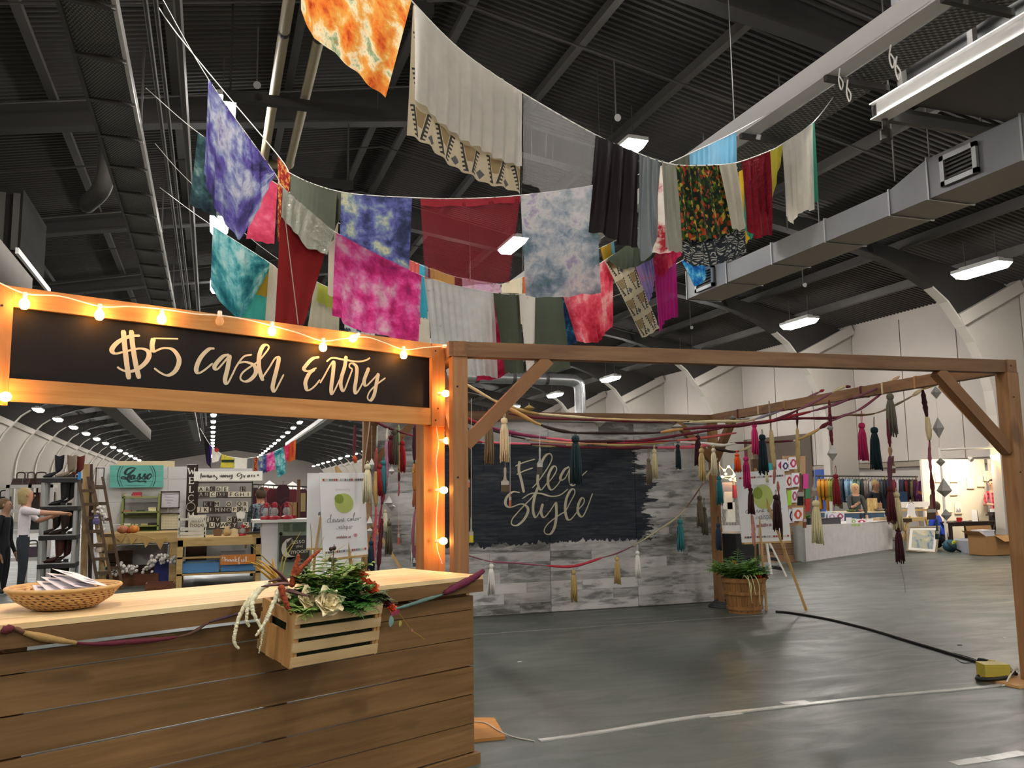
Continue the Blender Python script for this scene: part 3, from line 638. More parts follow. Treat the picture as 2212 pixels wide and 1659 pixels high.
# crate frame: a along counter, f outwards from the front face
ca0,ca1=(CPL.pt(596,1400)-FLc).dot(E1)+.14,(CPL.pt(870,1340)-FLc).dot(E1)-.17
zb_,zt_=.665,.915
TILT=Matrix.Rotation(TH+.038,3,'Z')@Matrix.Rotation(math.radians(10.9),3,'X')
cc0=cp(1.291,-.012,.811)
def kp(x,f,z): return cc0+TILT@V((x,-f,z))          # crate-local point
HW,DP,HT=.233,.285,.235
def kbox(mb,x0,x1,f0,f1,z0,z1): return mb.box(kp((x0+x1)/2,(f0+f1)/2,(z0+z1)/2),(abs(x1-x0),abs(f1-f0),abs(z1-z0)),M=TILT)
cr=thing('wooden_crate','slatted pine crate fixed to the counter front, filled with flowers','crate',cc0)
for k in range(4):
    z0=.003+.0625*k; kbox(MB(),-HW,HW,DP-.008,DP,z0,z0+.043).build('slat',mcr,cr); kbox(MB(),-HW,HW,.0,.008,z0,z0+.043).build('slat',mcr,cr)
for sx in (-1,1):
    for k in range(4):
        f0=.01+.068*k; zt=HT if k in (0,3) else HT-.0
        if k in (1,2):
            kbox(MB(),sx*(HW-.014),sx*HW-.0005*sx,f0,f0+.0675,-.004*(k%2),.14).build('end_board',mcre,cr)
            kbox(MB(),sx*(HW-.014),sx*HW-.0005*sx,f0,f0+.0675,.18,HT).build('end_board',mcre,cr)
        else: kbox(MB(),sx*(HW-.014),sx*HW-.0005*sx,f0,f0+.0675,-.004*(k%2),HT).build('end_board',mcre,cr)
    for f in (.02,DP-.02): kbox(MB(),sx*(HW-.03),sx*(HW-.0145),f-.012,f+.012,.004,HT-.004).build('corner_post',mcre,cr)
kbox(MB(),-HW+.02,HW-.02,.015,DP-.015,.004,.012).build('bottom_board',mcr,cr)
kbox(MB(),-HW+.032,HW-.032,.02,DP-.02,.013,HT-.05).build('moss_lining',M('moss','1f2a14',.95,0,.5,40,.8),cr)
# ---------------------------------------------------------------- flowers and foliage
def leaf(mb,p,d,n,L,W,seg=4,curl=.2):
    "one pointed leaf blade"
    d=V(d).normalized(); n=V(n); n=(n-d*n.dot(d)).normalized(); s_=d.cross(n); A=[];Bq=[];Cq=[]
    for i in range(seg+1):
        t=i/seg; w=W*math.sin(math.pi*min(1,t*.92+.06))**.8*.5*(1 if i<seg else .0); c=p+d*L*t-n*(curl*L*t*t)
        A.append(c-s_*w+n*w*.25); Bq.append(c); Cq.append(c+s_*w+n*w*.25)
    m=seg+1; mb._add(A+Bq+Cq,[(i,i+1,m+i+1,m+i) for i in range(seg)]+[(m+i,m+i+1,2*m+i+1,2*m+i) for i in range(seg)])
def frond(mb,p,d,L,W,n=14,droop=.5,rnd=RND):
    d=V(d).normalized(); up=V((0,0,1)); pts=[]
    for i in range(n+1):
        t=i/n; pts.append(p+d*L*t-up*(droop*L*t*t))
    mb.tube(pts,.0018,3,False)
    for i in range(1,n):
        t=i/n; w=W*math.sin(math.pi*(t*.85+.12)); tg=(pts[i+1]-pts[i-1]).normalized(); s_=tg.cross(up).normalized()
        for sg_ in (1,-1): leaf(mb,pts[i],s_*sg_+tg*.35+up*rnd.uniform(-.15,.2),up,w,w*.42,2,.15)
mfern=M('fern_green','3f6b22',.6,0,.35,20); mfern2=M('fern_light','6f8f3c',.6,0,.3,20)
def plant(name,label,cat,base,build,mats,group='flowers in the counter crate'):
    t=thing(name,label,cat,base,group); build(t); return t
def k3(x,f,z): return kp(x,f,z)
rf=random.Random(3)
def ferns(t,centre,n,L,mat,spread,seed,nm='frond',lean=V((0,0,0)),dr=(.25,.6)):
    r_=random.Random(seed)
    for i in range(n):
        a=2*math.pi*i/n+r_.uniform(-.3,.3); d=V((math.cos(a)*spread,math.sin(a)*spread,r_.uniform(.45,1.)))+lean
        mb=MB(); frond(mb,centre,d,L*r_.uniform(.75,1.1),L*.28,13,r_.uniform(*dr),r_); mb.build(nm,mat,t,fix=False)
ZC=HT-.02
plant('fern','leafy green fern at the middle of the crate','fern',k3(.02,.15,ZC),lambda t: ferns(t,k3(.02,.15,ZC),24,.3,mfern,.75,1),0)
plant('fern','green fern spilling over the front slats of the crate','fern',k3(.06,.22,ZC),lambda t: ferns(t,k3(.06,.22,ZC),18,.22,M('fern_deep','3a6a24',.6,0,.3,20),.8,2,lean=CRN*.7),0)
plant('fern','pale green fern at the end of the crate by the handle','fern',k3(-.16,.22,ZC),lambda t: ferns(t,k3(-.15,.22,ZC),12,.16,mfern2,.9,4,lean=CRN*.4),0)
plant('shrub_sprig','dark green boxwood sprigs at the far end of the crate','sprig',k3(.2,.2,ZC),lambda t: ferns(t,k3(.18,.19,ZC),26,.19,M('box_green','2f4a1e',.6,0,.3,20),.9,5,'sprig'),0)
plant('fern','light green fern standing tall behind the boxwood','fern',k3(.1,.08,ZC),lambda t: ferns(t,k3(.06,.1,ZC),16,.36,mfern2,.42,7),0)
def rose(t,c,R,mat,seed,axis=(.35,-.75,.55)):
    r_=random.Random(seed); AX=V(axis).to_track_quat('Z','Y').to_matrix()
    for k in range(22):
        mb=MB(); ring=k/22; a=k*2.4; tilt=.15+1.15*ring; rad=R*(.25+.75*ring)
        base=c-V((0,0,R*.25)); out=V((math.cos(a),math.sin(a),0)); d=(out*math.sin(tilt)+V((0,0,1))*math.cos(tilt)); 
        s_=out.cross(V((0,0,1)))
        def fn(u,v,base=base,d=d,s_=s_,out=out,rad=rad):
            w=(u-.5)*rad*1.5*math.sin(math.pi*(.2+.7*v))
            return c+AX@(base+d*rad*v*1.15+s_*w+out*(-.35*rad*(2*u-1)**2*1.0)+V((0,0,.1*rad*math.sin(9*u+k)*v))-c)
        mb.grid(fn,5,5); mb.build('petal',mat,t,smooth=True,fix=False)
mcream=M('cream_petal','f4e6bd',.6,0,.12,25)
rc=k3(-.085,.255,HT+.035)
plant('cream_flower','large ruffled cream flower on the crate rim','flower',rc,lambda t: rose(t,rc+CRN*.04,.085,mcream,1),0)
rc2=k3(-.13,.21,HT+.04)
plant('cream_flower','smaller cream flower half behind the ruffled one','flower',rc2,lambda t: rose(t,rc2,.07,mcream,2),0)
rc3=k3(-.2,.1,HT+.04)
plant('cream_flower','pale cream flower at the crate end near the basket','flower',rc3,lambda t: rose(t,rc3,.05,M('pale_petal','f0e6c4',.6,0,.12,25),3),0)
mor=M('orange_petal','c8501e',.6,0,.2,25); mbr=M('burgundy_petal','4a1420',.6,0,.25,25)
for i,(x,f,z,R_,m_,lb) in enumerate(((.19,.12,HT+.09,.06,mor,'bright orange flower on the far end of the crate'),(.23,.18,HT+.05,.05,mor,'second orange flower below the bright one'),(.27,.24,HT+.0,.05,mbr,'burgundy orchid flower hanging past the crate end'),(.30,.27,HT-.03,.03,mor,'small orange bloom by the burgundy orchid'))):
    c=k3(x,f,z); plant('orange_flower' if m_ is mor else 'orchid_flower',lb,'flower',c,lambda t,c=c,R_=R_,m_=m_,i=i: rose(t,c,R_,m_,10+i),0)
# trailing white amaranth
mam=M('amaranth_white','d8d4b4',.8,0,.12,60)
def amaranth(label,pts,r,mat=mam,group='flowers in the counter crate'):
    P=rope_pts([CPL.pt(u,v,o) for u,v,o in pts],9); t=thing('amaranth_stem',label,'flower stem',P[-1],group)
    mb=MB(); r_=random.Random(len(P)); tot=len(P)
    for i,p in enumerate(P):
        s_=1.25*r*(1-.5*i/tot); mb.ball(p+V((r_.uniform(-1,1),r_.uniform(-1,1),0))*r*.25,s_,6,4)
    o=mb.build('blossom_cluster',mat,t,smooth=True); o['kind']='stuff'
    MB().tube(P,.002,4).build('stem',mfern2,t)
amaranth('longest trailing white amaranth at the crate end',[(582,1262,.16),(556,1275,.19),(535,1300,.2),(518,1330,.2),(508,1365,.2),(505,1385,.2),(514,1400,.2)],.010)
amaranth('short white amaranth trailing beside the longest one',[(562,1270,.16),(542,1290,.21),(534,1318,.22),(533,1340,.22),(538,1352,.22)],.009)
amaranth('thick white amaranth bending across the crate end board',[(574,1262,.22),(556,1280,.25),(544,1305,.27),(548,1325,.28),(562,1352,.29)],.011)
amaranth('white amaranth strand drooping over the crate end handle',[(604,1270,.3),(592,1300,.31),(580,1330,.315),(566,1355,.31),(554,1372,.3)],.009)
amaranth('thin white amaranth hanging low below the crate end',[(590,1300,.3),(572,1345,.29),(566,1375,.28),(560,1410,.27)],.006)
mrust=M('rust_celosia','8a3a1c',.85,0,.25,60)
amaranth('rust plume standing upright in the crate',[(645,1200,.2),(642,1215,.2),(636,1235,.2),(632,1262,.2)][::-1],.012,mrust)
amaranth('rust plume leaning over the fern',[(690,1190,.12),(672,1205,.15),(656,1222,.17),(640,1240,.18)][::-1],.011,mrust)
amaranth('rust plume curling down in front of the cream flower',[(609,1270,.33),(614,1290,.345),(622,1312,.35),(634,1330,.35)],.012,mrust)
# grasses and blades
def blades(name,label,lines,w,mat):
    t=None
    for ln in lines:
        P=rope_pts([CPL.pt(u,v,o) for u,v,o in ln],6)
        if t is None: t=thing(name,label,'grass',P[0],'flowers in the counter crate')
        mb=MB(); m=len(P)
        mb.tube(P,[max(.0008,w*(1-i/m)**.6*(.5+.5*min(1,i/2))) for i in range(m)],4); mb.build('blade',mat,t)
mgold=M('gold_grass','b08a35',.7,0,.2,30); mpurp=M('purple_leaf','55302f',.5,0,.25,20); molive=M('olive_blade','8a8138',.6,0,.2,20)
blades('gold_grass','tuft of golden dried grass at the crate end',[[(602,1262,.15),(585,1240,.15),(560,1222,.15),(530,1212,.16)],[(600,1262,.17),(578,1232,.16),(552,1214,.16)],[(598,1262,.16),(572,1240,.18),(548,1222,.2)],[(604,1262,.14),(584,1228,.12),(556,1208,.1)],[(606,1265,.16),(590,1236,.15),(570,1218,.15)],[(606,1262,.2),(592,1245,.22),(572,1230,.24)],[(600,1255,.2),(592,1225,.18),(588,1206,.16)]],.0085,mgold)
blades('purple_blade_plant','rosette of dark purple sword leaves over the crate end',[[(625,1262,.25),(600,1262,.29),(565,1267,.32)],[(622,1260,.25),(605,1240,.25),(582,1222,.25)],[(618,1275,.27),(645,1282,.33),(670,1288,.35)],[(622,1262,.22),(600,1252,.26),(580,1256,.3)]],.012,mpurp)
blades('tall_grass','thin tall grass blades rising from the crate',[[(610,1240,.12),(618,1205,.1),(650,1148,.08)],[(605,1240,.1),(612,1200,.1),(632,1170,.1)],[(602,1235,.1),(560,1195,.1),(542,1178,.1)],[(690,1230,.12),(715,1200,.1),(748,1175,.08)],[(730,1235,.12),(750,1210,.1),(760,1190,.08)],[(668,1230,.1),(684,1195,.1),(700,1160,.1)],[(745,1235,.12),(760,1218,.12),(768,1195,.1)],[(672,1215,.1),(673,1170,.1),(670,1130,.1)]],.0035,molive)
def berries(t,pts,r,mat):
    for u,v,o in pts: MB().ball(CPL.pt(u,v,o),r,8,6).build('berry',mat,t,smooth=True)
t=thing('berry_sprig','sprig of dark berries above the fern','sprig',CPL.pt(720,1210,.1),'flowers in the counter crate')
berries(t,[(713,1208,.1),(724,1209,.1),(711,1232,.1),(709,1236,.1),(715,1186,.1),(722,1184,.1)],.011,M('dark_berry','2a1518',.4,0,.2)); MB().tube([CPL.pt(720,1240,.1),CPL.pt(720,1205,.1),CPL.pt(722,1176,.1)],.002,4).build('stem',mpurp,t)
t=thing('berry_sprig','cluster of tiny black-green berries beside the rust plume','sprig',CPL.pt(655,1225,.14),'flowers in the counter crate')
berries(t,[(655+a,1225+b,.15) for a,b in ((0,0),(6,4),(-5,6),(3,-8),(-3,-14),(8,12),(0,12),(-6,-4),(7,-5),(4,20),(-4,19),(10,24))],.008,M('green_berry','20281a',.5,0,.2))
t=thing('seedling_vine','thin vine of pink and green tags trailing off the crate','vine',CPL.pt(850,1340,.06),'flowers in the counter crate')
vp_=[(815,1292,.2),(845,1318,.06),(862,1325,.05),(877,1345,.05),(890,1362,.05),(905,1372,.05),(918,1382,.05)]
MB().tube(rope_pts([CPL.pt(*q) for q in vp_]),.002,4).build('stem',mgold,t)
for u,v,c_,L in ((848,1312,'a83660',.05),(858,1310,'a83660',.045),(844,1330,'7aa198',.06),(864,1340,'b0a840',.035),(890,1358,'c06a78',.02)):
    mb=MB(); leaf(mb,CPL.pt(u,v,.06),(0.1,0,-1),CRN,L,L*.55); mb.build('leaf_tag',M('tag_'+c_,c_,.7),t,fix=False)
# ---------------------------------------------------------------- fabric garland on the counter edge
def twist(name,label,P,secs,parent=None,cat='garland',group=None,n=6):
    "garland of knotted fabric strips; secs=[(fraction_end,colour,radius)]"
    Q=rope_pts(P,n); t=parent or thing(name,label,cat,Q[len(Q)//2],group); m=len(Q)-1; i0=0
    r_=random.Random(m*7+len(label))
    for fe,cl,rad in secs:
        i1=max(i0+1,int(round(fe*m))); seg=Q[i0:i1+1]; k=len(seg)
        if k<2: continue
        rad*=1.35 if name!='fabric_garland' else 1.
        rr_=[rad*(.35+.65*math.sin(math.pi*min(.98,max(.02,j/(k-1))))**.5)*r_.uniform(.8,1.15) for j in range(k)]
        MB().tube(seg,rr_,6).build('fabric_strip',M('cloth_'+cl,cl,.8,0,.2,25,.3),t,smooth=True); i0=i1
    return t
twist('fabric_garland','knotted fabric garland swagged along the counter front',[CPL.pt(u,v,.06) for u,v in ((2,1365),(30,1357),(58,1368),(110,1380),(195,1391),(290,1386),(370,1378),(415,1367),(450,1345),(500,1330),(560,1312))],[(.1,'5e1f28',.018),(.19,'6b4a35',.012),(.36,'a5834f',.016),(.62,'5c1a2a',.012),(.8,'55382c',.008),(1,'4a3548',.006)])
twist('fabric_garland','maroon crocheted garland rising to the counter corner',[CPL.pt(u,v,.06) for u,v in ((850,1316),(880,1308),(920,1295),(955,1284),(985,1268),(1020,1250),(1045,1232))],[(.5,'5e7a70',.010),(.52,'3a2a28',.012),(1,'5c1834',.022)])
# ================================================================ HANGING FABRICS
def CL_(name,stops=None,col=None,kind='plain',scale=3.,trans=.35,sheer=0.,rough=.75,dist=2.,seed=0.,pat=None):
    if name in MATS: return MATS[name]
    t=NT(name); uv=t.coords('UV',loc=(seed,seed*.7,0)); b=t.b
    if pat=='paisley':
        sc=t.coords('UV',scale=(3.7,3.3,1),loc=(seed,0,0)); fr=t.n('ShaderNodeVectorMath',operation='FRACTION'); t.l(sc,fr.inputs[0])
        sp=t.n('ShaderNodeSeparateXYZ'); t.l(fr.outputs[0],sp.inputs[0]); x=t.math('SUBTRACT',sp.outputs[0],.45); y=t.math('SUBTRACT',sp.outputs[1],.5)
        ax=t.math('ABSOLUTE',x); yy=sp.outputs[1]; d=t.math('SUBTRACT',ax,t.math('MULTIPLY_ADD',yy,.27,.05))
        stem=t.math('LESS_THAN',t.math('ABSOLUTE',d),.035); comb=t.math('MULTIPLY',t.math('MULTIPLY',t.math('GREATER_THAN',d,0.),t.math('LESS_THAN',d,.13)),t.math('GREATER_THAN',t.math('SINE',t.math('MULTIPLY_ADD',yy,48.,t.math('MULTIPLY',ax,18.))),.1))
        span=t.math('MULTIPLY',t.math('GREATER_THAN',yy,.08),t.math('LESS_THAN',yy,.86)); ring=t.math('MULTIPLY',t.math('MAXIMUM',stem,comb),span)
        core=t.math('MULTIPLY',t.math('LESS_THAN',d,-.06),t.math('MULTIPLY',t.math('GREATER_THAN',yy,.4),t.math('LESS_THAN',yy,.84)))
        spot=t.math('MULTIPLY',t.math('LESS_THAN',t.math('ADD',t.math('ABSOLUTE',t.math('SUBTRACT',x,.42)),t.math('ABSOLUTE',t.math('SUBTRACT',y,-.3))),.14),1.)
        c=t.mix(core,lin('b9ad92'),lin('8a7450')); c=t.mix(spot,c,lin('4a4d52')); c=t.mix(ring,c,lin('1b1d20'))
        c=t.mix(t.math('MULTIPLY',t.noise(uv,5,3),.25),c,lin('8b8270'))
    elif pat=='folk':
        vo=t.n('ShaderNodeTexVoronoi'); t.l(t.coords('UV',scale=(46,30,1)),vo.inputs['Vector']); vo.inputs['Scale'].default_value=1.
        sp=t.n('ShaderNodeSeparateColor'); t.l(vo.outputs['Color'],sp.inputs[0])
        c=t.ramp(sp.outputs[0],[(0.,'1c2a14'),(.3,'2f4f1a'),(.5,'15201c'),(.66,'b8471f'),(.8,'b99b3a'),(.92,'4f7a22')],'CONSTANT')
        c=t.mix(t.ramp(t.noise(t.coords('UV',scale=(14,3,1)),3,3),[(.5,0.),(.6,.6)]),c,lin('1a2416'))
    elif pat=='feather':
        wv=t.n('ShaderNodeTexVoronoi'); wv.feature='DISTANCE_TO_EDGE'; t.l(t.coords('UV',scale=(7,9,1)),wv.inputs['Vector']); wv.inputs['Scale'].default_value=1.3
        s2=t.n('ShaderNodeTexWave'); s2.wave_type='RINGS'; t.l(t.coords('UV',scale=(3.,3.,1)),s2.inputs['Vector']); s2.inputs['Scale'].default_value=3.4; s2.inputs['Distortion'].default_value=14.; s2.inputs['Detail'].default_value=1.
        f=t.math('MULTIPLY',t.math('GREATER_THAN',s2.outputs['Fac'],.55),t.math('GREATER_THAN',wv.outputs['Distance'],.08))
        c=t.mix(f,lin('20262c'),lin('9a9a92'))
    elif stops:
        f=t.noise(uv,scale,3,.5,.25); f2=t.noise(t.coords('UV',loc=(seed+4,2,0)),scale*3.4,6,.68,.3)
        f=t.math('ADD',t.math('MULTIPLY',f,.66),t.math('MULTIPLY',f2,.34)); f=t.math('MULTIPLY_ADD',t.math('SUBTRACT',f,.5),1.35,.5)
        c=t.ramp(f,stops)
    else:
        f=t.noise(uv,6,3); cc=lin(col); c=t.mix(f,tuple(x*.82 for x in cc[:3])+(1,),tuple(min(1,x*1.12) for x in cc[:3])+(1,))
    t.l(c,b.inputs['Base Color']); b.inputs['Roughness'].default_value=rough; b.inputs['Specular IOR Level'].default_value={'satin':.6,'velvet':.12}.get(kind,.25)
    if kind=='velvet': b.inputs['Sheen Weight'].default_value=.08; b.inputs['Sheen Tint'].default_value=lin('9a2440'); b.inputs['Sheen Roughness'].default_value=.3
    if kind=='lace': t.bump(t.noise(uv,70,3),.5,.01)
    elif kind=='satin': t.bump(t.noise(t.coords('UV',scale=(1,.4,1)),9,2),.35,.03)
    elif kind=='lame': t.bump(t.noise(uv,22,4),.8,.03); b.inputs['Metallic'].default_value=.55
    else: t.bump(t.noise(uv,12,3),.15,.02)
    sh=b.outputs[0]
    tr=t.n('ShaderNodeBsdfTranslucent'); t.l(c,tr.inputs[0]); mx=t.n('ShaderNodeMixShader'); mx.inputs[0].default_value=trans; t.l(sh,mx.inputs[1]); t.l(tr.outputs[0],mx.inputs[2]); sh=mx.outputs[0]
    if sheer:
        tp=t.n('ShaderNodeBsdfTransparent'); tp.inputs[0].default_value=lin(col or 'ffffff') if kind=='tint' else (1,1,1,1)
        m2=t.n('ShaderNodeMixShader'); m2.inputs[0].default_value=sheer; t.l(sh,m2.inputs[1]); t.l(tp.outputs[0],m2.inputs[2]); sh=m2.outputs[0]
    t.l(sh,t.out.inputs[0]); MATS[name]=t.m; return t.m
RP={1:Plane((-.95,6.2),(6.2,7.6)),2:Plane((-.95,8.),(6.2,10.5)),3:Plane((-.95,9.6),(6.2,8.2)),4:Plane((-.95,13.8),(6.2,13.)),5:Plane((-.95,10.4),(6.2,12.)),6:Plane((-.95,12.),(6.2,12.4))}
ROPES={1:([(560,-420),(650,-292),(800,-105),(895,8),(1000,112),(1128,200),(1288,292),(1380,332),(1458,356),(1555,356),(1600,349),(1662,326),(1690,311),(1757,264),(1812,193)],'white rope carrying the lace, velvet and printed cloths'),
2:([(330,-40),(450,171),(592,372),(610,404),(725,502),(912,596),(1065,632),(1150,634),(1220,612),(1310,560),(1400,498),(1500,425),(1600,350),(1643,311),(1706,221)],'white rope carrying the purple and pink tie-dyed cloths'),
3:([(300,-60),(380,70),(600,335),(630,376),(737,415),(890,427),(1005,429),(1124,422),(1287,400),(1400,370),(1490,332),(1590,284),(1700,222),(1860,128),(1990,52)],'white rope carrying the navy tie-dye and sheer red cloths'),
4:([(345,405),(440,475),(583,568),(603,583),(690,625),(780,652),(900,672),(1100,680),(1300,650),(1478,560),(1600,480)],'thin rope carrying the teal tie-dyed cloth'),
5:([(315,190),(430,288),(590,392),(720,475),(876,558),(980,597),(1082,614),(1140,594),(1305,532),(1450,450)],'thin rope carrying the short fringe cloths'),
6:([(335,310),(405,388),(560,530),(690,612),(800,655),(900,690),(1000,700)],'short thick white rope tied to the catwalk edge')}
mrope=M('white_rope','e8e6e0',.7,0,.03)
for k,(px,lb) in ROPES.items():
    tag(MB().tube(rope_pts([RP[k].pt(u,v) for u,v in px],5),.006 if k in(1,3) else .0045,5).build('rope',mrope),lb,'rope')
def resample(P,n):
    L=[0]
    for a,b in zip(P[:-1],P[1:]): L.append(L[-1]+max((b-a).length,1e-6))
    out=[]
    for i in range(n+1):
        s=L[-1]*i/n; k=0
        while k<len(L)-2 and L[k+1]<s: k+=1
        f=(s-L[k])/(L[k+1]-L[k]); out.append(P[k].lerp(P[k+1],f))
    return out
def cloth(label,rp,top,hem,mat,off=0.,amp=.022,freq=4.,plane=None,group='fabrics hung on overhead ropes',nv=22,parts=None,cat='fabric',name='hanging_fabric'):
    P=plane or RP[rp]; T=[P.pt(u,v,off) for u,v in top]; Hm=[P.pt(u,v,off) for u,v in hem]
    if len(T)>2: T=rope_pts(T,4)
    W=sum(((b-a).length for a,b in zip(T[:-1],T[1:]))); nu=max(12,min(54,int(W*42)))
    T=resample(T,nu); Hq=resample(Hm,nu); h=sum((a-b).length for a,b in zip(T,Hq))/len(T)
    ph=RND.uniform(0,6); f2=RND.uniform(1.5,2.6); ws=W*freq*1.6
    mb=MB(); uv=[]; 
    for j in range(nv+1):
        v=j/nv
        for i in range(nu+1):
            u=i/nu; a,b=T[i],Hq[i]; p=a.lerp(b,v)
            d=amp*(.25+.75*v**.6)*(math.sin(2*math.pi*ws*u+ph+.8*math.sin(3*v+ph))+.6*math.sin(2*math.pi*ws*f2*.5*u+1.7*ph+v))
            d+=amp*.25*math.sin(2*math.pi*ws*2.7*u)*math.exp(-5*v)
            p=p+P.n*d
            if j==nv: p=p+V((0,0,.008*math.sin(17*u+ph)))
            mb.v.append(p); uv.append((u*W,(1-v)*h))
    mb.f=[(j*(nu+1)+i,j*(nu+1)+i+1,(j+1)*(nu+1)+i+1,(j+1)*(nu+1)+i) for j in range(nv) for i in range(nu)]; mb.mi=[0]*len(mb.f); mb.uv=uv
    o=mb.build(name,mat,smooth=True,fix=False); tag(o,label,cat,group)
    return o
# --- rope 1
cloth('orange, red and green tie-dyed cloth high above the sign',1,[(645,-298),(720,-200),(800,-105),(889,2)],[(650,22),(678,85),(722,112),(760,150),(833,212)],CL_('td_orange',[(.3,'a5281c'),(.4,'d9702a'),(.5,'e0a04a'),(.57,'e8d8b0'),(.64,'7f9a72'),(.72,'d2642c')],scale=2.6,trans=.5,seed=3.),0,.012,2)
ik=CL_('paisley_ikat',pat='paisley',trans=.25,col='b9ad92')
cloth('cream ikat cloth with dark motifs showing below white lace',1,[(893,10),(1000,112),(1126,200)],[(880,290),(930,318),(985,365),(1050,395),(1124,418)],ik,-.05)
cloth('white textured lace cloth hung over the ikat cloth',1,[(895,8),(1000,111),(1128,200)],[(896,215),(920,228),(945,262),(1000,300),(1060,335),(1126,361)],CL_('white_lace',col='d8d4cc',kind='lace',trans=.45),.0,.018,5)
cloth('sheer white curtain between the lace and the dark velvet',1,[(1128,200),(1210,248),(1288,292)],[(1126,398),(1160,402),(1190,442),(1272,482)],CL_('sheer_white',col='dcdcda',sheer=.7,trans=.5),0,.03,7)
cloth('dark maroon velvet cloth hung beside the sheer curtain',1,[(1288,292),(1380,332)],[(1272,500),(1310,508),(1340,528),(1378,536)],CL_('velvet',col='12050a',kind='velvet',trans=.01,rough=.5),.02,.02,4)
cloth('slate grey satin strip beside the dark velvet',1,[(1380,332),(1428,346)],[(1374,530),(1390,566),(1412,545),(1420,490)],CL_('slate_satin',col='5c6466',kind='satin',rough=.4,trans=.2),.0,.02,6)
cloth('taupe satin strip beside the green folk print',1,[(1428,346),(1460,356)],[(1436,536),(1460,545),(1476,545)],CL_('taupe_satin',col='7d7d6c',kind='satin',rough=.45,trans=.25),.0,.015,6)
cloth('navy and silver feather print showing below the folk print',1,[(1460,356),(1555,356),(1592,352)],[(1478,562),(1500,577),(1560,570),(1612,548)],CL_('feather',pat='feather',col='222222',trans=.2),-.05,.015,4)
cloth('green, orange and yellow folk print cloth',1,[(1458,356),(1555,356)],[(1475,518),(1520,520),(1560,510),(1584,500)],CL_('folk',pat='folk',col='222222',trans=.35),.0,.018,5)
cloth('cream cotton cloth overlapping the folk print',1,[(1553,356),(1590,352)],[(1582,492),(1600,500),(1612,488)],CL_('cream_cotton',col='c9c2ae',trans=.4),.025,.012,5)
cloth('crinkled ruby red satin cloth',1,[(1600,349),(1662,326)],[(1610,486),(1632,516),(1668,506)],CL_('ruby',col='7a1020',kind='lame',rough=.35,trans=.15),.0,.022,5)
cloth('bright yellow narrow cloth',1,[(1662,326),(1690,311)],[(1668,428),(1676,400),(1686,345)],CL_('yellow_silk',col='d8c64a',trans=.5),-.02,.01,5)
cloth('brilliant white cloth at the end of the rope by the mesh walkway',1,[(1688,312),(1722,290),(1756,265)],[(1697,468),(1712,484),(1726,460),(1757,452)],CL_('bright_white',col='efe9da',trans=.5),.0,.015,5)
cloth('sea green cloth edge behind the brilliant white cloth',1,[(1742,274),(1759,262)],[(1748,440),(1766,436)],CL_('sea_green',col='4fae94',trans=.5),-.05,.01,4)
# --- rope 3
cloth('red and gold brocade strip',3,[(600,335),(628,374)],[(600,520),(616,522)],CL_('brocade',[(.35,'6e1518'),(.5,'a0281e'),(.58,'c9a04a'),(.66,'7a1a1a')],scale=14,trans=.2),.0,.01,5)
cloth('pleated olive grey cloth above the silver lame',3,[(628,374),(680,398),(728,413)],[(625,486),(680,530),(722,520)],CL_('olive_pleat',col='63685a',trans=.3),.0,.02,14)
cloth('plain olive drab cloth beside the navy tie-dye',3,[(662,392),(737,415)],[(700,520),(722,500),(735,466)],CL_('olive_plain',col='565b4d',trans=.3),-.04,.012,3)
cloth('narrow cream strip between the lame and the navy tie-dye',3,[(712,409),(735,415)],[(708,636),(722,642),(724,600)],CL_('cream_cotton'),-.06,.012,3)
cloth('navy, violet and pale yellow tie-dyed cloth',3,[(737,415),(815,422),(890,427)],[(733,545),(800,565),(884,584)],CL_('td_navy',[(.27,'20263e'),(.4,'333b5c'),(.49,'565c98'),(.57,'7a8c9c'),(.66,'c0c29c'),(.74,'484a8a')],scale=3.2,trans=.35,seed=1.),.0,.01,3)
cloth('sheer red cloth with a folded top hem',3,[(908,429),(1005,429),(1124,423)],[(918,600),(1000,619),(1055,612),(1100,612)],CL_('sheer_red',col='8c2a34',sheer=.4,trans=.5),.0,.012,2)
cloth('folded red hem band along the top of the sheer red cloth',3,[(908,430),(1005,430),(1124,424)],[(909,445),(1005,446),(1124,436)],CL_('red_band',col='9a2c36',trans=.4),.014,.008,2,name='fabric_hem')
cloth('pale watercolour cloth with green, violet and grey blooms',3,[(1124,422),(1210,411),(1287,400)],[(1135,640),(1200,643),(1230,640),(1298,632)],CL_('td_pale',[(.28,'3f5f52'),(.4,'6f8290'),(.5,'a2a8b0'),(.58,'c4c2c0'),(.66,'9a8fae'),(.74,'aab890')],scale=2.8,trans=.5,sheer=.08,seed=5.),.02,.012,3)
cloth('white cloth with red shibori stains behind the slate satin',3,[(1402,369),(1445,352)],[(1402,546),(1435,548),(1462,540)],CL_('td_redwhite',[(.4,'a82a34'),(.48,'d8b8b0'),(.55,'e2dccf'),(.7,'d8cfc4')],scale=3.4,trans=.5,seed=2.),.0,.012,4)
cloth('shiny sky blue satin cloth',3,[(1490,332),(1540,309),(1590,284)],[(1496,475),(1545,470),(1592,462)],CL_('sky_satin',col='6fb4d8',kind='satin',rough=.3,trans=.4),.0,.024,9)
cloth('dim olive sheer strip beside the sky blue satin',3,[(1455,347),(1490,332)],[(1460,480),(1493,476)],CL_('olive_plain'),-.02,.012,5)
